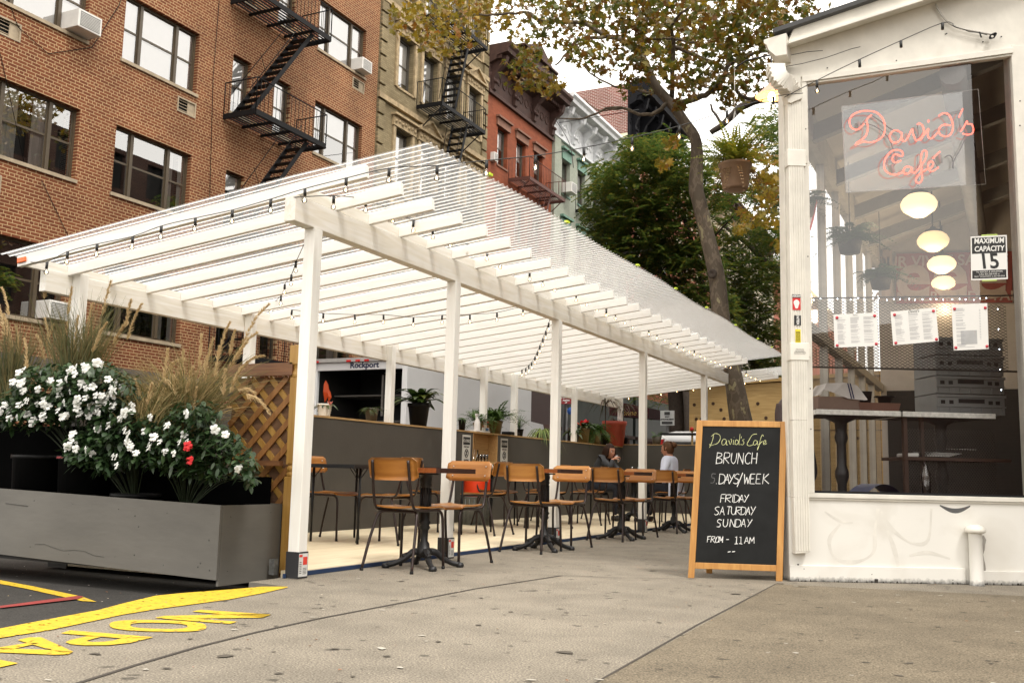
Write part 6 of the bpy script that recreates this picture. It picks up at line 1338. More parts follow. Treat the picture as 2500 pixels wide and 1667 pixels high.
# brown clad neighbour
bw = thing('brown_clad_building', 'dark brown boarded building edge at the far right of the frame', 'building', tuple(cp(3,0,-.1))); w = MB(); cbox(w, 1.96, 8, .64, 12, -.16, -.10)
for i in range(60): cbox(w, 1.97, 8, .66+i*.18, .66+i*.18+.02, -.099, -.085)
w.build('wall', mat('brown_board', (.13,.065,.025), .7, var=.3, scale=3, stretch=(1,1,8)), bw)
# ---------------------------------------------------------------- string lights
random.seed(3)
m_bg = glass('bulb_glass', .10, (1,.97,.9)); m_fil = emis('filament', (1.0,.62,.25), 14); m_cab = mat('black_cable', (.012,.012,.012), .5)
def light_string(label, bulbs, pre=(), post=(), rad=.018, dead=()):
    """bulbs: 3-D centres of the glass globes; cable runs .08 above them"""
    t = thing('string_lights', label, 'string lights', tuple(bulbs[0]), 'festoon light strings')
    cab = MB(); P_ = [Vector(p) for p in pre]+[b+ZZ*.082 for b in bulbs]+[Vector(p) for p in post]
    cab.tube(smooth(P_, 3), .0032, 5); cab.build('cable', m_cab, t)
    for i, b in enumerate(bulbs):
        w = MB(); w.m = 2; tl = rvec(.004); w.tube([b+ZZ*.082, b+ZZ*.028+tl], .0105, 8); w.m = 0
        if i in dead: w.build('empty_socket', [m_cab,m_cab,m_cab], t); continue
        w.lathe([(0,-rad),(rad*.6,-rad*.8),(rad*.97,-rad*.25),(rad*.95,rad*.3),(rad*.62,rad*.85),(.008,rad*1.35)], b, 12)
        w.m = 1; w.lathe([(0,-.009),(.0055,-.003),(.005,.006),(0,.012)], b, 6); w.build('bulb', [m_bg, m_fil, m_cab], t)
    return t
B1 = [at(x,y,1,5.10) for x, y in ((113,665),(163,640),(235,622),(322,604),(392,579),(475,560),(566,541),(660,515),(743,490),(844,465),(949,441),(1066,436),(1187,424))]
pts_ = ((1307,411),(1425,390),(1543,364),(1658,335),(1775,297),(1888,262))
B1 += [at(x,y,1,5.10+2.25*(i+1)/6) for i, (x, y) in enumerate(pts_)]
B1b = [cpx(x,y,.45) for x, y in ((1995,223),(2099,172),(2200,126),(2302,82))]
light_string('festoon string along the first rafter and across the gap to the cafe gutter', B1, pre=[at(75,640,1,5.15)], post=[cpx(1960,228,.3)])
light_string('festoon cable crossing the top of the cafe window with one lit bulb and empty sockets', B1b, pre=[cpx(1915,238,.30)], post=[cpx(2328,60,.05)], dead=(1,2,3))
k4 = .287; z5 = .3189
b2 = [(600+x*k4, 350+y*k4) for x, y in ((745,545),(1020,572),(1250,662),(1425,745),(1592,800),(1740,872),(1890,938),(2050,985),(2165,1055))]+[(1200+x*z5, 550+y*z5) for x, y in ((65,320),(185,370),(292,415),(392,460),(483,500),(573,540),(648,575),(730,610),(808,650),(878,690),(950,715),(1020,750),(1080,785),(1205,835),(1265,865),(1327,885),(1373,905),(1422,935),(1470,955),(1515,970),(1553,990),(1600,1005),(1632,1020),(1680,1040),(1712,1048),(1750,1065),(1792,1080),(1830,1090),(1885,1118),(1950,1148),(1985,1163),(2020,1178),(2057,1190))]
light_string('long festoon string running above the front beam from the corner post to the tree', [at(x,y,0,-4.06) for x, y in b2], pre=[at(717,482,0,-4.2)])
def interp(pl, a, b): return [CC+ray(x,y)*(a+(b-a)*i/(len(pl)-1)) for i, (x, y) in enumerate(pl)]
dd_ = lambda X, Y: (Vector((X,Y,2))-CC).dot(F0)
light_string('festoon string swooping from behind the corner post down to the second rear post', interp([(600+x*k4, 350+y*k4) for x, y in ((425,1085),(385,1195),(328,1270),(297,1365),(212,1435))], dd_(-5.6,6.4), dd_(-6.85,7.85)), pre=[at(760,560,0,-4.3)])
light_string('shallow festoon string under the rafters between the second rear post and the third front post', interp([(600+x*k4, 350+y*k4) for x, y in ((390,1482),(657,1512),(925,1522),(1170,1522),(1425,1545),(1670,1525),(1905,1520),(2135,1502))]+[(1277,768),(1345,779)], dd_(-6.85,7.85), dd_(-4.35,9.8)))
light_string('festoon string hanging in a steep curve behind the third front post', interp([(1200+x*z5, 550+y*z5) for x, y in ((437,800),(415,862),(392,915),(370,968),(350,1015),(332,1052),(308,1092),(285,1116),(262,1135),(232,1148))], dd_(-4.5,10.2), dd_(-6.85,12.9)), pre=[at(1347,768,0,-4.4)])
light_string('sparse festoon string glowing under the far end of the roof', [at(1200+x*z5, 550+y*z5, 1, 19.3) for x, y in ((1050,1327),(1297,1297),(1418,1272),(1545,1262),(1673,1250),(1802,1237),(1938,1212),(2057,1185),(2187,1164))], rad=.03)

# ---------------------------------------------------------------- plants on the ledge
m_bl = leafmat('dark_broad_leaf', [(.012,.03,.008),(.03,.06,.012),(.06,.10,.02),(.02,.045,.01),(.12,.14,.02)], .3, .2); m_fern = leafmat('fern_leaf', [(.05,.11,.015),(.08,.16,.025),(.03,.08,.012),(.10,.17,.02)], .5, .35)
m_sp = leafmat('spider_leaf', [(.12,.20,.03),(.28,.34,.10),(.09,.17,.03)], .5, .35); m_drac = leafmat('dracaena_leaf', [(.05,.06,.03),(.10,.05,.03),(.03,.05,.02),(.16,.12,.06)], .5, .3); m_orl = leafmat('orange_leaf', [(.62,.10,.02),(.50,.06,.015)], .4, .4); m_pk = leafmat('pink_leaf', [(.6,.12,.10),(.5,.2,.15)], .4, .3)
def ledge_pos(x): p = at(x, 1040, 0, -6.91); return Vector((-6.91, p.y, 1.323))
def potmesh(p, r, h, m, par, ribs=0, rim=True):
    w = MB(); prof = [(0,0),(r*.76,0)]+([(r*(.76+.24*i/10)+(.003 if i % 2 else 0), h*i/10) for i in range(1,10)] if ribs else [])
    prof += [(r*.97,h*.84),(r*1.04,h*.85),(r*1.06,h),(r*.96,h),(r*.92,h*.9),(0,h*.9)] if rim else [(r,h),(r*.94,h),(r*.9,h*.9),(0,h*.9)]
    w.lathe(prof, p, 24); return w.build('pot', m, par)
def plant(label, p, r, h, mpot, build, ribs=0, cat='plant', rim=True, group='potted plants on the ledge', name='potted_plant'):
    t = thing(name, label, cat, tuple(p), group); potmesh(p, r, h, mpot, t, ribs, rim); build(t, p+ZZ*h*.9); return t
def rosette(n, L, w, m, up=.5, bend=.35, nm='leaves', sq=1):
    def f(t, c):
        b = MB()
        for i in range(n):
            a = 2*pi*i/n+random.uniform(-.3,.3); e = random.uniform(up*.4, up*1.8); d = Vector((cos(a), sin(a)*sq, e)).normalized(); l_ = L*random.uniform(.6,1.15)
            s_ = d.cross(ZZ).normalized(); vs = []; N = 6
            for k in range(N+1):
                q = k/N; pt = c+d*(l_*q)+ZZ*(-bend*l_*q*q*1.6); ww = w*sin(pi*min(.97,q*.8+.17)); vs += [pt-s_*ww/2, pt+s_*ww/2]
            b.add(vs, [(2*k,2*k+1,2*k+3,2*k+2) for k in range(N)])
        b.build(nm, m, t)
    return f
def fern(n, L, m, wl=.035, up=.6, bend=.6, sq=1):
    def f(t, c):
        b = MB()
        for i in range(n):
            a = random.uniform(0,2*pi); e = random.uniform(.1, up*2); d = Vector((cos(a), sin(a)*sq, e)).normalized(); l_ = L*random.uniform(.6,1.15); s_ = d.cross(ZZ).normalized(); N = 16; be = bend*random.uniform(.6,1.3)
            for k in range(2, N+1):
                q = k/N; pt = c+d*(l_*q)+ZZ*(-be*l_*q*q); dn = (d+ZZ*(-2*be*q)).normalized(); ww = wl*sin(pi*min(.95,q*.75+.2))
                for sg in (-1,1):
                    e_ = (s_*sg+dn*.25+rvec(.18)).normalized(); b.add([pt, pt+e_*ww*.5+dn*l_/N*.42, pt+e_*ww, pt+e_*ww*.5-dn*l_/N*.42], [(0,1,2,3)])
        b.build('fronds', m, t)
    return f
m_wpot = mat('white_ribbed_pot', (.70,.66,.58), .4, var=.03); m_gpot = mat('taupe_pot', (.10,.085,.065), .6); m_tpot = mat('terracotta_red', (.36,.055,.03), .5); m_opot = mat('olive_brown_pot', (.14,.10,.03), .5)
def red_leaf_plant(t, c):
    rosette(9, .22, .05, m_bl, .35, .5)(t, c)
    b = MB(); q = Vector((0,0,1)); 
    for dx, L_, w_, tw in ((0.0,.26,.13,0),(.05,.15,.07,.4)): b.add([c+Vector((.0+dx+.0,-.0,.03)), c+Vector((.02+dx,-w_*.5,.03+L_*.45)), c+Vector((.01+dx,-w_*.36,.03+L_*.8)), c+Vector((dx,0,.03+L_)), c+Vector((.01+dx,w_*.3,.03+L_*.8)), c+Vector((.02+dx,w_*.45,.03+L_*.4))], [(0,1,2,3,4,5)])
    b.build('orange_leaf', m_orl, t)
    b = MB()
    for i in range(6): a = i; blade(b, c+Vector((.09,-.02,0)), Vector((cos(a),sin(a),1.2)), .06, .02)
    b.build('pink_bracts', m_pk, t)
plant('white ribbed pot with one upright orange leaf at the near end of the ledge', ledge_pos(790), .085, .145, m_wpot, red_leaf_plant, 1)
plant('taupe pot with a spreading christmas cactus left of the second rear post', ledge_pos(906), .085, .16, m_gpot, fern(34,.24,m_bl,.035,.35,.55))
plant('big black pot with large dark broad leaves beside the third rear post', ledge_pos(1021)+Vector((0,0,0)), .145, .30, m_pot, lambda t, c: (rosette(58,.62,.11,m_bl,1.5,.38)(t, c)))
plant('small black pot of grassy chives between two front posts', ledge_pos(1128), .055, .16, m_pot, rosette(60,.18,.006,m_fern,1.2,.5))
plant('bushy boston fern in an olive pot behind the spray bottle', ledge_pos(1208), .12, .2, m_opot, fern(80,.62,m_fern,.06,.9,.55))
plant('second smaller fern behind the white spray bottle', ledge_pos(1168), .08, .14, m_opot, fern(36,.42,m_fern,.05,1.0,.45))
plant('pale striped spider plant on the ledge left of the third front post', ledge_pos(1322), .09, .10, m_gpot, rosette(80,.50,.018,m_sp,1.1,.75))
plant('dark grassy plant beside a rear post left of the spider plant', ledge_pos(1268), .07, .12, m_pot, rosette(50,.5,.008,m_bl,1.8,.3))
plant('dark leafy plant just right of the third front post on the ledge', ledge_pos(1402), .10, .18, m_pot, rosette(30,.30,.08,m_bl,.9,.5))
plant('bushy trailing green plant in a brown pot left of the red pot', ledge_pos(1450), .15, .26, m_opot, fern(90,.55,m_fern,.07,.7,.75))
plant('brown pot with red anthurium blooms behind the trailing plant', ledge_pos(1425), .12, .28, m_opot, lambda t, c: (rosette(24,.4,.10,m_bl,1,.4)(t, c), rosette(4,.45,.10,m_petr,1.6,.2,'red_blooms')(t, c)))
plant('tall red plastic pot with spiky dracaena leaves at the wall corner', ledge_pos(1500), .24, .50, m_tpot, lambda t, c: rosette(20,.5,.012,m_drac,1.0,.9)(t, c+ZZ*.05))
def drac(h):
    def f(t, c):
        w = MB(); w.tube([c, c+ZZ*h], .012, 6); w.build('stem', m_twig, t); rosette(34,.62,.022,m_drac,.9,.55)(t, c+ZZ*h)
    return f
plant('spiky dracaena on a thin stem rising behind the trailing plant', ledge_pos(1478), .1, .2, m_pot, drac(.62)); plant('drooping dracaena in front of the last rear post', ledge_pos(1565)+Vector((.02,-1.2,0)), .1, .2, m_pot, drac(.60))
p = at(1603, 1080, 1, 19.1); plant('small grey square pot with a thin vine on the end wall', Vector((p.x,19.1,1.374)), .10, .16, m_gpot, fern(8,.30,m_fern,.05,.8,.4), rim=False)
# bottles
def bottle(label, p, prof, m, cap=None, name='bottle', mcap=None):
    t = thing(name, label, 'bottle', tuple(p)); MB().lathe(prof, p, 16).build('body', m, t)
    if cap: MB().lathe(cap, p, 12).build('cap', mcap, t)
    return t
m_wpl = mat('white_plastic_bottle', (.72,.70,.68), .4); p = ledge_pos(1156)+Vector((.06,0,0))
t = bottle('white spray bottle on the ledge beside two sauce bottles', p, [(0,0),(.045,0),(.047,.02),(.047,.13),(.035,.17),(.015,.20),(.014,.23),(0,.23)], m_wpl, None, 'spray_bottle'); w = MB(); w.bb(p.x-.012,p.x+.012,p.y-.05,p.y+.03,p.z+.231,p.z+.265); w.beam((p.x,p.y-.03,p.z+.24),(p.x,p.y-.045,p.z+.19),.012,.01); w.build('trigger', m_wpl, t)
for x, lb in ((1169,'left hot sauce bottle with a red cap on the ledge'),(1182,'right hot sauce bottle with a red cap on the ledge')):
    p = ledge_pos(x)+Vector((.06,0,0)); t = bottle(lb, p, [(0,0),(.024,0),(.024,.09),(.012,.12),(.010,.15),(0,.15)], mat('hot_sauce', (.40,.14,.05), .3), [(.0125,.115),(.0115,.15),(.013,.152),(.013,.165),(0,.165)], 'sauce_bottle', m_rst); w = MB(); w.lathe([(.0245,.025),(.0245,.075)], p, 16); w.build('label', m_paper, t); MB().lathe([(.0128,.112),(.0128,.149)], p, 12).build('neck_wrap', mat('green_foil', (.01,.08,.03), .4), t)
p = ledge_pos(1165)+Vector((.05,0,0)); t = thing('condiment_tray', 'tray of papers and sugar sachets in front of the sauce bottles', 'tray', tuple(p)); w = MB(); w.box(p+ZZ*.012, (.12,.42,.02)); w.build('tray', m_paper, t); w = MB(); w.box(p+Vector((.02,.15,.045)), (.05,.08,.04)); w.build('blue_packets', mat('blue_packet', (.05,.14,.30), .5), t)
p = ledge_pos(1248); t = thing('black_tray', 'shallow black tray on the ledge above the wall cubby', 'tray', tuple(p)); w = MB(); w.box(p+ZZ*.03, (.16,.36,.055)); w.build('tray', m_pot, t, bevel=.01)
# ---------------------------------------------------------------- hanging fern, heat lamp, flag
p = CC+ray(1795,430)*9.6; t = thing('hanging_basket', 'brown hanging pot with a bushy yellow green fern beside the cafe gutter', 'hanging plant', tuple(p)); R_ = 39/FPX*9.6
MB().lathe([(0,-.145),(.06,-.142),(R_*.74,-.14),(R_*.80,-.12),(R_*.95,.09),(R_*1.04,.095),(R_*1.05,.12),(R_*.97,.12),(R_*.93,.09),(0,.09)], p, 30).build('pot', mat('brown_basket', (.20,.12,.07), .55, var=.15, scale=8), t)
w = MB()
for a in (0,2.1,4.2): w.tube([p+Vector((R_*cos(a),R_*sin(a),.11)), p+ZZ*.66], .0022, 4)
w.tube([p+ZZ*.66, p+ZZ*1.1], .003, 4); w.build('hanger', m_riv, t)
fern(95, .52, leafmat('yellow_green_fern', [(.12,.17,.02),(.20,.22,.02),(.07,.12,.015),(.26,.24,.03),(.09,.15,.02)], .5, .35), .05, 1.1, .32)(t, p+ZZ*.10)
fern(26, .42, leafmat('dry_fern', [(.18,.10,.03),(.10,.06,.02)], .6, .2), .03, .2, 1.3)(t, p+ZZ*.10)
w = MB(); w.tube([p+ZZ*1.1, p+Vector((.12,.0,1.16)), (-1.45,p.y,p.z+1.2)], .008, 6); w.build('hook_arm', m_black, t)
p = CC+ray(1884,240)*9.3; t = thing('cone_lamp', 'pinkish cone shaded lamp glowing under the cafe gutter', 'lamp', tuple(p)); MB().lathe([(.02,.14),(.15,.02),(.155,.018),(.15,.022),(.018,.145)], p, 28).build('shade', mat('salmon_shade', (.55,.30,.20), .5), t)
MB().lathe([(.0,-.03),(.03,-.02),(.035,.01),(.02,.05),(0,.06)], p, 14).build('bulb', emis('warm_bulb', (1,.62,.22), 30), t); w = MB(); w.tube([p+ZZ*.14, p+ZZ*.5], .008, 6); w.build('stem', m_black, t)
pl_ = bpy.data.lights.new('lamp_light', 'POINT'); pl_.energy = 6; pl_.color = (1,.6,.25); pl_.shadow_soft_size = .03; lo = bpy.data.objects.new('lamp_light', pl_); COL.objects.link(lo); lo.location = p-ZZ*.06
t = thing('flag', 'small striped flag of stars and stripes hanging beside the cafe downspout', 'flag', tuple(CC+ray(1925,500)*11.5)); m_fr = mat('flag_red', (.55,.03,.05), .8); m_fb = mat('flag_blue', (.04,.06,.20), .8)
fo_ = CC+ray(1935,478)*11.5; du = (Vector(CC+ray(1905,552)*11.5)-fo_); w_ = MB(); b_ = MB(); r_ = MB()
fu = Vector((-.10,.02,-.39)); fv = Vector((.30,-.03,-.05)); 
for i in range(13):
    tgt = r_ if i % 2 == 0 else w_
    def fpt(u, v): return fo_+fu*u+fv*v+Vector((0,.02*sin(u*6+v*4),0))
    for j in range(6): u0, u1 = j/6, (j+1)/6; v0, v1 = i/13, (i+1)/13; tgt.quad(fpt(u0,v0), fpt(u1,v0), fpt(u1,v1), fpt(u0,v1))
for j in range(3): u0, u1 = j/6*.9, (j+1)/6*.9; b_.quad(*[fpt(u,v)+Vector((0,-.004,0)) for u, v in ((u0,0),(u1,0),(u1,.54),(u0,.54))])
w_.build('white_stripes', m_paper, t); r_.build('red_stripes', m_fr, t); b_.build('canton', m_fb, t)
w = MB()
for i in range(5):
    for j in range(4): c = fpt(.06+.08*i,.07+.12*j)+Vector((0,-.007,0)); w.add([c+Vector((.008*cos(a*.785*2),0,.008*sin(a*.785*2))) for a in range(4)], [(0,1,2,3)])
w.build('stars', m_paper, t); MB().tube([fo_+Vector((-.02,0,.03)), fo_+Vector((.5,0,.05))], .01, 6).build('pole', m_wf, t)
# ---------------------------------------------------------------- truck
m_tw = mat('truck_white', (.66,.66,.66), .45, var=.05, scale=1, bump=.05); m_lt = mat('red_marker_light', (.5,.01,.01), .3)
t = thing('box_truck', 'white box truck with its dark rear door open parked beyond the wall', 'truck', (-11.9,20,STZ)); TY0, TX0, TX1, TZ = 17.0, -13.05, -10.72, 3.02
w = MB(); w.bb(TX0,TX0+.06,TY0+.05,TY0+6,.75,TZ-.02); w.bb(TX1-.06,TX1,TY0+.05,TY0+6,.75,TZ-.02); w.bb(TX0+.06,TX1-.06,TY0+.05,TY0+6,TZ-.08,TZ-.02); w.bb(TX0+.06,TX1-.06,TY0+.05,TY0+6,.75,.85); w.bb(TX0+.06,TX1-.06,TY0+5.9,TY0+6,.85,TZ-.08)
for i in range(26): w.lathe([(0,.004),(.008,0)], (TX1,TY0+2.0,.9+i*.08), 6, Matrix.Rotation(pi/2,3,'Y')); w.lathe([(0,.004),(.008,0)], (TX1,TY0+.5,.9+i*.08), 6, Matrix.Rotation(pi/2,3,'Y')); w.lathe([(0,.004),(.008,0)], (TX1,TY0+4.0,.9+i*.08), 6, Matrix.Rotation(pi/2,3,'Y'))
w.build('box', m_tw, t)
w = MB(); w.bb(TX0-.02,TX0+.10,TY0-.04,TY0+.05,.7,TZ); w.bb(TX1-.10,TX1+.02,TY0-.04,TY0+.05,.7,TZ); w.bb(TX0+.1,TX1-.1,TY0-.04,TY0+.05,TZ-.22,TZ); w.build('rear_frame', m_tw, t, bevel=.008)
w = MB(); w.bb(TX0,TX1,TY0-.10,TY0-.041,TZ-.05,TZ+.03); w.build('roof_lip', mat('aluminium', (.45,.45,.44), .4, metal=.5), t)
for x in (TX0+.12, TX0+.95, TX0+1.18, TX0+1.4): MB().bb(x-.05,x+.05,TY0-.13,TY0-.101,TZ-.055,TZ-.015).build('marker_light', m_lt, t)
text('Rockport', .17, Matrix.Translation((TX0+1.3,TY0-.045,TZ-.125)) @ Matrix.Rotation(pi/2,4,'X'), mat('navy_print', (.01,.015,.06), .6), parent=t, bold=.006, sx=1.1)
w = MB(); w.bb(TX0+.065,TX0+.075,TY0+.06,TY0+1.6,.86,TZ-.1); w.bb(TX1-.075,TX1-.065,TY0+.06,TY0+1.6,.86,TZ-.1); w.bb(TX0+.08,TX1-.08,TY0+.06,TY0+1.6,TZ-.11,TZ-.1); w.bb(TX0+.08,TX1-.08,TY0+.06,TY0+1.6,.855,.865); w.bb(TX0+.07,TX1-.07,TY0+1.6,TY0+1.62,.87,TZ-.115); w.build('shade_lining', m_dark, t)  # dark lining added to paint in the shade of the open box
w = MB()
for z in (1.35,1.75,2.3): w.bb(TX0+.1,TX0+1.9,TY0+.6,TY0+1.5,z,z+.03)
w.bb(TX0+1.62,TX0+1.66,TY0+.15,TY0+.19,1.85,2.7); w.build('inner_shelves', mat('shelf_grey', (.10,.09,.08), .6), t)
w = MB(); w.bb(TX0+.45,TX0+1.0,TY0+.2,TY0+.8,1.36,1.62); w.build('tool_case', mat('silver_case', (.28,.27,.26), .4, metal=.4), t)
w = MB(); w.bb(TX0-.05,TX1+.05,TY0-.25,TY0+.0,.35,.68); w.build('bumper', m_black, t)
w = MB(); w.prism([(TX0+.15,TY0+6.05,.35),(TX0+.15,TY0+7.6,.35),(TX0+.15,TY0+7.7,1.1),(TX0+.15,TY0+7.1,2.05),(TX0+.15,TY0+6.05,2.1)], (TX1-TX0-.3,0,0)); w.build('cab', m_tw, t)
for x in (TX0+.15, TX1-.35):
    for y in (TY0+1.4, TY0+6.8): MB().lathe([(0,-.12),(.40,-.12),(.43,-.08),(.43,.08),(.40,.12),(.2,.12),(.18,.08),(0,.08)], (x+.1,y,STZ+.43), 24, Matrix.Rotation(pi/2,3,'Y')).build('wheel', m_black, t)
# ---------------------------------------------------------------- white car
m_cwh = mat('car_white', (.72,.72,.72), .25, var=.02); CX, CY = -5.62, 19.9
t = thing('parked_car', 'white hatchback with a red tail light parked behind the end wall', 'car', (CX,CY+2.1,STZ))
def carsec(hw, y): return None
w = MB(); N = 9; sec = [(0,.35,.82,.9),(.12,.3,.88,1.0),(.35,.28,.9,1.1),(3.9,.28,.9,.98),(4.25,.35,.82,.85)]
vs = []
for y, z0, hw, z1 in sec:
    for x, z in ((-hw,z0),(-hw*1.0,z0+.25),(-hw*.97,z1-.05),(-hw*.9,z1),(hw*.9,z1),(hw*.97,z1-.05),(hw,z0+.25),(hw,z0)): vs.append((CX+x,CY+y,z+STZ))
w.add(vs, [(i*8+k,i*8+(k+1) % 8,(i+1)*8+(k+1) % 8,(i+1)*8+k) for i in range(4) for k in range(8)]+[tuple(reversed(range(8))), tuple(range(32,40))]); w.build('body', m_cwh, t, bevel=.03)
w = MB(); vs = []
for y, hw, z in ((.02,.86,1.0),(.18,.80,1.35),(.42,.76,1.80),(.9,.74,1.85),(2.0,.74,1.83),(3.0,.78,1.0)):
    for x in (-hw, -hw*.8, hw*.8, hw): vs.append((CX+x,CY+y,STZ+z-(.06 if abs(x) == hw and z > 1.5 else 0)))
w.add(vs, [(i*4+k,i*4+k+1,(i+1)*4+k+1,(i+1)*4+k) for i in range(5) for k in range(3)], True); sdp = [(CX-.86+.0,CY+.02,STZ+1.0)]
for sg in (0, 3): w.add([vs[i*4+sg] for i in range(6)], [tuple(range(6))])
w.build('cabin', m_cwh, t)
w = MB(); w.bb(CX-.68,CX+.68,CY-.02,CY+.30,STZ+1.73,STZ+1.775); w.build('spoiler_gap', m_black, t, bevel=.01)
w = MB(); w.prism([(CX-.62,CY+.12,STZ+1.22),(CX+.62,CY+.12,STZ+1.22),(CX+.56,CY+.28,STZ+1.60),(CX-.56,CY+.28,STZ+1.60)], (0,-.02,0)); w.build('rear_glass', mat('car_glass', (.25,.26,.27), .1), t)
for sg in (-1, 1):
    w = MB(); w.prism([(CX+sg*.90,CY+.0,STZ+1.15),(CX+sg*.72,CY-.02,STZ+1.15),(CX+sg*.66,CY+.20,STZ+1.66),(CX+sg*.80,CY+.22,STZ+1.62)], (0,.1,0)); w.build('tail_light', mat('tail_red', (.6,.015,.02), .25), t)
for x in (-.8,.8):
    for y in (.75,3.4): MB().lathe([(0,-.1),(.3,-.1),(.33,-.06),(.33,.06),(.3,.1),(0,.1)], (CX+x,CY+y,STZ+.33), 20, Matrix.Rotation(pi/2,3,'Y')).build('wheel', m_black, t)
# ---------------------------------------------------------------- plywood shed, signs, street lamp
m_ply = wood('knotty_plywood', (.52,.35,.14), (.38,.24,.085), axis=0, scale=1.5, rough=.7, knots=True)
t = thing('plywood_shed', 'raw knotty plywood shed standing across the sidewalk behind the plane tree', 'shed', (-4.5,25,0)); c0 = at(1683,947,1,25); c1 = at(1932,926,1,25)
w = MB(); w.prism([(c0.x,25,-.1),(-1.0,25,-.1),(-1.0,25,c1.z+.1),(c0.x,25,c0.z)], (0,3,0)); w.build('wall', m_ply, t)
w = MB(); w.prism([(c0.x-.35,24.9,c0.z+.0),(-1.0,24.9,c1.z+.13),(-1.0,24.9,c1.z+.22),(c0.x-.35,24.9,c0.z+.09)], (0,3.2,0)); w.build('roof_board', m_ply, t)
w = MB(); w.bb(c0.x,-1.0,24.985,24.998,1.95,1.965); w.bb(-5.0,-4.985,24.985,24.998,0,1.95); w.bb(-2.8,-2.785,24.985,24.998,0,2.9)
kn_ = [(1695,988),(1712,1023),(1700,1023),(1741,985),(1760,1000),(1745,1050),(1768,1022),(1850,985),(1870,1020),(1900,990)]
for x, y in kn_: p = at(x,y,1,24.99); w.lathe([(0,.008),(.045,0)], p, 10, Matrix.Rotation(pi/2,3,'X'))
w.build('seams_and_knots', mat('knot_brown', (.06,.03,.015), .9), t)
p = at(1689,1047,1,19.9); t = thing('round_reflector', 'round red reflector on a thin stake beside the white car', 'reflector', tuple(p)); MB().lathe([(0,.02),(.04,.02),(.04,0),(0,0)], p, 18, Matrix.Rotation(pi/2,3,'X')).build('lens', m_rst, t); MB().bb(p.x-.055,p.x+.055,p.y+.005,p.y+.02,p.z-.055,p.z+.3).build('plate', m_ply, t); MB().bb(p.x-.02,p.x+.02,p.y+.021,p.y+.04,STZ,p.z+.2).build('stake', m_ply, t)
def board(name, label, x0, y0, x1, y1, Y, m, lines, pole=True, cat='sign', z=None):
    a = at(x0,y1,1,Y); b = at(x1,y1,1,Y); c = at(x1,y0,1,Y); zz = (a.z, c.z); t = thing(name, label, cat, (a.x,Y,a.z)); w = MB(); w.bb(a.x,c.x,Y,Y+.03,a.z,c.z); w.build('panel', m, t)
    for s_, fy, sz, mm in lines: text(s_, sz*(c.z-a.z), Matrix.Translation(((a.x+c.x)/2,Y-.006,a.z+(c.z-a.z)*fy)) @ Matrix.Rotation(pi/2,4,'X'), mm, parent=t, bold=.004)
    if pole: w = MB(); w.tube([((a.x+c.x)/2,Y+.06,STZ),((a.x+c.x)/2,Y+.06,c.z)], .035, 8); w.build('pole', mat('grey_pole', (.10,.10,.10), .5, metal=.5), t)
    return t, a, c
m_bw = mat('sign_greywhite', (.42,.43,.42), .6)
t, a, c = board('rental_sign', 'pale rental board reading APTS FOR RENT hung before the dark shopfronts', 1612,1002,1646,1038,23.5,m_bw,[('APTS FOR RENT',.40,.13,m_ink),('REALTY',.58,.09,m_ink)],pole=True)
w = MB(); H = c.z-a.z; w.bb((a.x+c.x)/2-.07,(a.x+c.x)/2+.07,23.485,23.495,a.z+H*.70,a.z+H*.92); w.bb(a.x+.04,c.x-.04,23.485,23.495,a.z+H*.08,a.z+H*.26); w.build('dark_block', m_ink, t)
board('parking_sign', 'maroon NO STANDING sign with a white arrow on a street pole', 1363,964,1402,986,22.5,mat('maroon_sign', (.25,.015,.02), .5),[('NO STANDING',.72,.26,m_paper),('Anytime',.42,.24,m_paper),('->',.15,.3,m_paper)])
p = at(1393,1003,1,22.45); t = thing('sticker', 'round blue sticker on the street sign pole under the maroon sign', 'sticker', tuple(p)); MB().lathe([(0,.01),(.09,.01),(.09,0)], p, 16, Matrix.Rotation(pi/2,3,'X')).build('disc', mat('blue_sticker', (.02,.08,.30), .5), t)
t = thing('awning', 'dark maroon cafe awning with gold script lettering beyond the deck', 'awning', (-9,30,2.6)); a = at(1488,985,1,30); b = at(1570,1005,1,30); w = MB(); w.prism([(a.x,30,b.z-.1),(b.x+.2,30,b.z-.2),(b.x+.2,30,b.z+.12),(a.x,30,a.z+.1)], (0,1.2,0)); w.build('canopy', mat('maroon_canvas', (.06,.008,.012), .8), t); text('Bonne me', .24, Matrix.Translation((b.x-.35,29.98,b.z-.04)) @ Matrix.Rotation(pi/2,4,'X'), mat('gold_print', (.45,.30,.06), .5), parent=t, shear=.3)
t = thing('street_lamp', 'grey cobra head street lamp reaching over the roof edge against the dark tree', 'street lamp', tuple(at(1500,640,1,24))); P_ = [at(x,y,1,24) for x, y in ((1470,640),(1500,625),(1530,617),(1560,614))]; w = MB(); w.tube([P_[0]+Vector((-1.2,0,-9)), P_[0]+Vector((-.9,0,-.6)), P_[0]]+P_[1:], .04, 8); w.build('arm', mat('lamp_grey', (.16,.16,.16), .4, metal=.4), t)
q = at(1578,612,1,24); w = MB(); w.lathe([(0,-.25),(.05,-.22),(.085,-.1),(.09,.1),(.06,.24),(0,.26)], q, 14, Matrix.Rotation(pi/2,3,'Y') @ Matrix.Diagonal((.6,1,1))); w.build('lamp_head', mat('lamp_head', (.32,.33,.34), .3, metal=.3), t)
t = thing('overhead_cable', 'thin dark utility wires sagging between the green building and the trees', 'cable', tuple(at(1480,330,1,30))); w = MB()
for pts in ([(1355,290),(1390,350),(1400,410)],[(1365,300),(1430,290),(1560,268)]): w.tube(smooth([at(x,y,1,30) for x, y in pts], 4), .012, 4)
w.build('wire', m_cab, t)
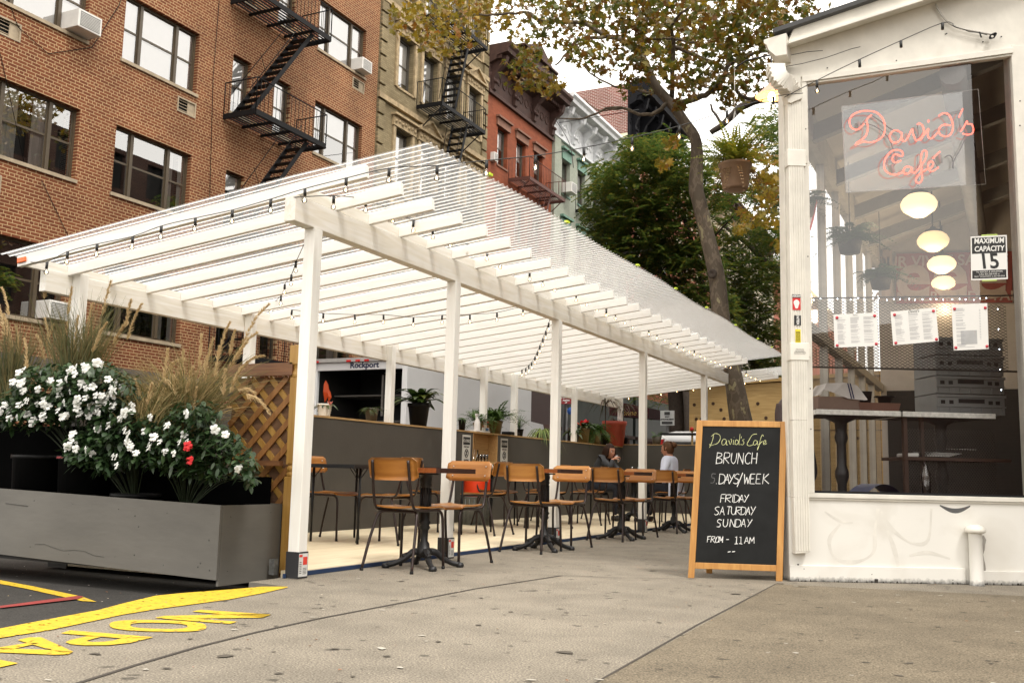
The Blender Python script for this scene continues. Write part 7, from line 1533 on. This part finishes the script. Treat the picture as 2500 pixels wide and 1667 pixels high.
# ---------------------------------------------------------------- people
m_skin = mat('skin', (.50,.24,.15), .5, var=.08, scale=20); m_hair = mat('dark_brown_hair', (.030,.012,.006), .6, spec=.2, var=.4, scale=40, stretch=(1,1,.15)); m_hair2 = mat('light_brown_hair', (.085,.038,.016), .6, spec=.2, var=.4, scale=40, stretch=(1,1,.15)); m_hair3 = mat('dark_red_hair', (.030,.010,.008), .4, var=.4, scale=30, stretch=(1,1,.1))
m_gtop = mat('dark_grey_knit', (.045,.047,.052), .9, var=.2, scale=30, bump=.2); m_blue = mat('pale_blue_shirt', (.56,.60,.72), .8, var=.08, scale=6, bump=.3); m_jean = mat('navy_trousers', (.012,.014,.022), .9); m_eye = mat('eye_white', (.6,.58,.55), .3); m_lip = mat('lip', (.35,.10,.08), .5); m_sole = mat('shoe', (.02,.015,.012), .6)
def skin_mesh(name, verts, edges, radii, m, par, sub=2, root=0):
    me = bpy.data.meshes.new(name); me.from_pydata([tuple(v) for v in verts], edges, []); o = bpy.data.objects.new(name, me); COL.objects.link(o)
    sk = o.modifiers.new('skin', 'SKIN'); sk.use_smooth_shade = True
    if not me.skin_vertices: me.attributes  # layer is made by the modifier
    for i, v in enumerate(me.skin_vertices[0].data):
        r = radii[i]; v.radius = (r, r) if not isinstance(r, tuple) else r; v.use_root = (i == root)
    sb = o.modifiers.new('sub', 'SUBSURF'); sb.levels = sub; sb.render_levels = sub
    dg = bpy.context.evaluated_depsgraph_get(); dg.update(); nm = bpy.data.meshes.new_from_object(o.evaluated_get(dg)); bpy.data.objects.remove(o)
    nm.name = name; nm.materials.clear(); nm.materials.append(m); nm.polygons.foreach_set('use_smooth', [True]*len(nm.polygons))
    o = bpy.data.objects.new(name, nm); COL.objects.link(o); o.parent = par; ORG[o.name] = (0,0,0); return o
def head(par, c, fwd, up, msk, mh, style, s=1.0):
    """shaped head: x right, y forward, z up, centre c"""
    f = Vector(fwd).normalized(); r = f.cross(Vector(up)).normalized(); u = r.cross(f); T = lambda x, y, z: Vector(c)+(r*x+f*y+u*z)*s
    def surf(a, b):   # a: azimuth 0..1 from front, b 0..1 chin->top
        th = 2*pi*a; ph = pi*b; st = sin(ph); x = .074*st*sin(th); y = .094*st*cos(th); z = -.115*cos(ph)
        if z < 0: k = -z/.115; y += .018*k*(1 if cos(th) > 0 else .4)*max(0,cos(th)); x *= 1-.28*k; y *= 1-.12*k if cos(th) > 0 else 1-.35*k
        fr = max(0, cos(th))
        if fr > .8:
            y += .006*math.exp(-((z-.022)/.012)**2)*(1-abs(sin(th)))          # brow
            y -= .010*math.exp(-((z-.002)/.012)**2)*math.exp(-((abs(x)-.03)/.014)**2)  # eye socket
            y += .022*math.exp(-((z+.026)/.020)**2)*math.exp(-(x/.011)**2)     # nose
            y += .008*math.exp(-((z+.060)/.012)**2)*math.exp(-(x/.022)**2)     # lips
            y += .008*math.exp(-((z+.095)/.014)**2)*math.exp(-(x/.025)**2)
        return T(x, y, z)
    w = MB(); w.grid(lambda a, b: surf(a, .01+.98*b), 41, 33); h = w.build('face', msk, par, local=True)
    for sx in (-1,1):
        e = MB(); e.lathe([(0,.0),(.010,.003),(.012,.010),(.008,.017),(0,.018)], T(sx*.031,.064,.001), 10, Matrix((r, u, f)).transposed()); e.build('eye', m_eye, par, local=True)
        e = MB(); e.lathe([(0,.0),(.0058,.001),(.0045,.003),(0,.0035)], T(sx*.031,.0812,.001), 8, Matrix((r, u, f)).transposed()); e.build('iris', m_ink, par, local=True)
        e = MB(); e.tube([T(sx*.018,.094,.020), T(sx*.032,.092,.026), T(sx*.046,.082,.020)], .0028, 5); e.build('eyebrow', mh, par, local=True)
        e = MB(); e.tube([T(sx*.072,.0,-.02), T(sx*.080,-.006,.005), T(sx*.082,-.014,.022), T(sx*.076,-.02,.005)], [.008,.009,.008,.006], 8); e.build('ear', msk, par, local=True)
    e = MB(); e.tube([T(-.022,.094,-.061), T(0,.103,-.059), T(.022,.094,-.061)], [.003,.0055,.003], 6); e.build('mouth', m_lip, par, local=True)
    # hair cap
    hw = MB()
    def hs_(a, b):
        th = 2*pi*a; top = .0 if False else 0
        lim = .055 if cos(th) > .35 else (-.03 if cos(th) > -.2 else -.075)
        ph = b*math.acos(max(-.95, min(.95, lim/.122))); x = .083*sin(ph)*sin(th); y = -.006+.103*sin(ph)*cos(th); z = .124*cos(ph)
        return T(x*(1+.02*sin(th*9)), y, z)
    hw.grid(hs_, 41, 12); 
    if style == 'bun':
        q = T(0,-.115,.055); hw.lathe([(0,-.045),(.03,-.038),(.046,-.01),(.045,.015),(.026,.04),(0,.046)], q, 14)
        for i in range(14): a = i*.45; hw.tube([q+rvec(.03), q+rvec(.055), q+rvec(.06)+u*.02], .003, 4)
        for i in range(8): hw.tube([T(.03*(i-4)/4,-.06,.11), T(.02*(i-4)/4,-.10,.09), q], .006, 5)
    elif style == 'long':
        for i in range(26):
            a = pi*(.28+1.44*i/25); x0, y0 = .083*sin(a), .10*cos(a)
            P_ = smooth([T(x0*.9,y0*.9-.005,.06), T(x0*1.06,y0*1.02-.006,-.02), T(x0*1.08,y0*1.0-.03,-.10), T(x0*.95+random.uniform(-.02,.02),-.09+random.uniform(-.03,.02),-.19), T(x0*.8+random.uniform(-.03,.03),-.13+random.uniform(-.04,.02),-.25-random.uniform(0,.06))], 3); n_ = len(P_)
            if cos(a) > .55: continue
            hw.tube(P_, [.016]*(n_-5)+[.013,.010,.007,.004,.002], 6)
    hw.build('hair', mh, par, local=True); return T
def hand(par, wrist, direc, palmn, msk, curl=.9, s=1.0):
    d = Vector(direc).normalized(); n = Vector(palmn).normalized(); side = d.cross(n).normalized(); n = side.cross(d)
    W_ = Vector(wrist); V = [W_, W_+d*.035*s, W_+d*.07*s]; E_ = [(0,1),(1,2)]; R_ = [(.020*s,.017*s),(.030*s,.015*s),(.034*s,.013*s)]
    for i, (off, L_) in enumerate(((-.030,.062),(-.010,.074),(.010,.070),(.029,.056))):
        b = W_+d*.088*s+side*off*s; k = len(V); V.append(b); E_.append((2,k)); R_.append(.0098*s); dd, p, c_ = d.copy(), b, 0
        for j, f_ in enumerate((.45,.30,.25)):
            c_ += curl*(.5+.35*j)*(1+.06*i); dir_ = (d*cos(c_)+n*sin(c_)+side*off*1.5).normalized(); p = p+dir_*L_*f_*s; V.append(p); E_.append((k+j, k+j+1)); R_.append((.0088-.0011*j)*s)
    k = len(V); b = W_+d*.03*s-side*.032*s; V.append(b); E_.append((1,k)); R_.append(.012*s); p = b+(d*.7-side*.6+n*.3).normalized()*.03*s; V.append(p); E_.append((k,k+1)); R_.append(.0105*s); V.append(p+(d*.8+n*.7).normalized()*.026*s); E_.append((k+1,k+2)); R_.append(.008*s)
    skin_mesh('hand', V, E_, R_, msk, par, 1)
def seated(label, pos, face, head_z, lean, arms, mtop, head_dir, mh, style, shoulder_lift=0, seat_z=.49, bulk=1.0):
    t = thing('person', label, 'person', (0,0,0), 'people seated under the shelter', world=False); f = Vector(face).normalized(); r = f.cross(ZZ)
    P0 = Vector(pos)
    L = lambda fx, rx, z: P0+f*fx+r*rx+ZZ*z
    hip = L(0,0,seat_z+.09); sp1 = L(.02+lean*.25,0,seat_z+.27); ch = L(.02+lean*.7,0,seat_z+.43); nk = L(.0+lean*.95,0,seat_z+.56); V = [hip, sp1, ch, nk]; E_ = [(0,1),(1,2),(2,3)]; R_ = [(.175*bulk,.125*bulk),(.145*bulk,.105*bulk),(.165*bulk,.11*bulk),(.065,.06)]
    for sg in (1,-1):
        sh = L(lean*.85,sg*.155,seat_z+.50); el, wr = arms[0 if sg == 1 else 1]; k = len(V); V += [sh, Vector(el), Vector(wr)]; E_ += [(2,k),(k,k+1),(k+1,k+2)]; R_ += [.064*bulk,.047*bulk,.034*bulk]
    skin_mesh('top', V, E_, R_, mtop, t, 2)
    V = [hip+ZZ*-.02]; E_ = []; R_ = [(.165,.12)]
    for sg in (1,-1):
        k = len(V); V += [L(.06,sg*.10,seat_z+.055), L(.40,sg*.11,seat_z+.06), L(.38,sg*.12,.12)]; E_ += [(0,k),(k,k+1),(k+1,k+2)]; R_ += [.095,.068,.045]
    skin_mesh('trousers', V, E_, R_, m_jean, t, 2)
    for sg in (1,-1): s_ = MB(); b = L(.38,sg*.12,DZ); s_.tube(smooth([b+f*-.05+ZZ*.045, b+f*.04+ZZ*.045, b+f*.12+ZZ*.03, b+f*.17+ZZ*.022], 2), [.038]*3+[.036,.034,.03,.02], 10); s_.build('shoe', m_sole, t, local=True)
    hc = Vector((0,0,head_z))+Vector((nk.x,nk.y,0))+f*(.03+lean*.25)
    w = MB(); w.tube([nk-ZZ*.04, nk+ZZ*.02, hc-ZZ*.05], [.055,.050,.052], 12); w.build('neck', m_skin, t, local=True)
    head(t, hc, head_dir, ZZ, m_skin, mh, style); return t, hc, L
# woman 1: drinking, faces the table (+x), head turned a little to the camera
fd = Vector((1,.05,0)); hz1 = 1.115
p0 = Vector((W1.x+.02, W1.y, 0)); hd = Vector((.95,-.42,-.12)).normalized()
hcx = p0+Vector((.03+.18*.95+.18*.25,0,0)); hcx.z = hz1
mouth = hcx+hd*.125-ZZ*.055; gl_c = mouth+Vector((.055,-.045,-.05))
el = p0+Vector((.36,-.24,.86)); wr = gl_c+Vector((-.05,-.07,-.01))
t1, hc1, L1 = seated('woman in a dark grey top drinking from a glass with long dark hair', p0, fd, hz1, .18, ((tuple(el), tuple(wr)), ((p0.x+.28,p0.y+.22,.86),(p0.x+.42,p0.y+.06,.80))), m_gtop, hd, m_hair, 'long')
w = MB(); w.tube([Vector(el)*.35+Vector(wr)*.65, wr], [.030,.023], 10); w.build('forearm', m_skin, t1, local=True)
hand(t1, wr, (gl_c+ZZ*.03-wr), Vector((.5,.8,.1)), m_skin, .8); hand(t1, Vector((p0.x+.42,p0.y+.06,.80)), Vector((1,-.3,-.2)), Vector((0,0,-1)), m_skin, .4)
w = MB(); w.lathe([(0,0),(.007,.004),(0,.008)], hc1+Vector((-.02,-.085,.105)), 8); w.build('hair_clip', m_paper, t1, local=True)
gd = thing('drinking_glass', 'short clear tumbler raised to the mouth of the grey topped woman', 'glass', tuple(gl_c)); MB().lathe([(0,-.05),(.026,-.05),(.030,-.045),(.037,.05),(.034,.05),(.027,-.04),(0,-.042)], gl_c, 18, Matrix.Rotation(-.7,3,'Y')).build('tumbler', glass('tumbler_glass', .25), gd)
# woman 2: pale blue shirt, bun, profile to the left
p2 = Vector((W2.x, W2.y, 0)); t2, hc2, L2 = seated('woman in a loose pale blue shirt with a high messy bun seen in profile', p2, Vector((-1,.02,0)), 1.165, .02, ((((p2.x-.05,p2.y+.25,.80)),((p2.x-.24,p2.y+.12,.74))), (((p2.x-.04,p2.y-.27,.78)),((p2.x-.26,p2.y-.18,.72)))), m_blue, Vector((-1,.15,-.05)), m_hair2, 'bun', bulk=1.28)
for sg in (-.18,.12): hand(t2, Vector((p2.x-.26,p2.y+sg,.73)), Vector((-1,.1,-.2)), Vector((0,0,-1)), m_skin, .5)
def shirt_tail():
    w = MB()
    def fn(u, v): a = pi*(.05+1.0*u)-pi/2; rr = .235+.03*v+.012*sin(u*22+v*3); return p2+Vector((.02+rr*.75*cos(a)*.9, rr*1.05*sin(a), .76-.34*v))
    w.grid(fn, 26, 8); return w
shirt_tail().build('shirt_tail', m_blue, t2, local=True)
w = MB(); w.tube(smooth([hc2+Vector((.05,-.07,-.135)), hc2+Vector((.07,0,-.145)), hc2+Vector((.05,.07,-.135)), hc2+Vector((-.04,.06,-.165)), hc2+Vector((-.06,0,-.18)), hc2+Vector((-.04,-.06,-.165)), hc2+Vector((.05,-.07,-.135))], 4), .018, 8); w.build('collar', m_blue, t2, local=True)
# green bottle and glass on their table
gb = Vector((at(1563,1130,1,14.72).x,14.72,.752+DZ)); t = thing('green_bottle', 'green glass mineral water bottle on the table between the two women', 'bottle', tuple(gb)); MB().lathe([(0,0),(.037,0),(.038,.01),(.038,.15),(.030,.19),(.015,.24),(.014,.285),(0,.285)], gb, 20).build('body', mat('green_glass', (.005,.05,.015), .15), t)
MB().lathe([(.0155,.265),(.0155,.30),(.010,.305),(0,.306)], gb, 14).build('cap', m_paper, t); MB().lathe([(.0385,.02),(.0385,.085)], gb, 20).build('label', mat('pale_blue_label', (.35,.50,.55), .6), t); MB().lathe([(.0164,.235),(.0160,.262)], gb, 14).build('neck_label', mat('pale_blue_label2', (.35,.50,.55), .6), t)
tag(MB().lathe([(0,0),(.03,0),(.036,.09),(.033,.09),(.027,.006),(0,.006)], gb+Vector((-.12,-.02,0)), 16).build('tumbler', m_gl), 'empty tumbler beside the green bottle on the table', 'glass')
# person behind the chalkboard
p3 = CC+ray(1922,1012)*8.7; t3 = thing('person', 'person in dark clothes with long dark red hair behind the chalkboard, back to camera', 'person', (0,0,0), world=False)
V = [p3+ZZ*(-.85), p3+ZZ*-.5, p3+ZZ*-.28, p3+ZZ*-.14]; E_ = [(0,1),(1,2),(2,3)]; R_ = [(.17,.12),(.14,.10),(.17,.11),(.06,.06)]
for sg in (1,-1): k = len(V); V += [p3+CR*(sg*.17)+ZZ*-.24, p3+CR*(sg*.22)+ZZ*-.52, p3+CR*(sg*.18)+F0*.15+ZZ*-.7]; E_ += [(2,k),(k,k+1),(k+1,k+2)]; R_ += [.06,.045,.035]
skin_mesh('top', V, E_, R_, m_jean, t3, 2)
V = [p3+ZZ*-.85]; E_ = []; R_ = [(.16,.12)]
for sg in (1,-1): k = len(V); V += [p3+CR*(sg*.09)+ZZ*-.9, Vector((p3.x,p3.y,0))+CR*(sg*.09)+ZZ*.3, Vector((p3.x,p3.y,0))+CR*(sg*.09)+ZZ*.05]; E_ += [(0,k),(k,k+1),(k+1,k+2)]; R_ += [.09,.06,.05]
skin_mesh('trousers', V, E_, R_, m_jean, t3, 2)
head(t3, p3+ZZ*.03, Vector((F0.x,F0.y,0)), ZZ, m_skin, m_hair3, 'long', 1.05)
for nm_ in ((1,-1)):
    c = p3+CR*(nm_*.20)+F0*.15+ZZ*-.7; hand(t3, c, Vector((F0.x,F0.y,-.3)), Vector((0,0,-1)), m_skin, .5)
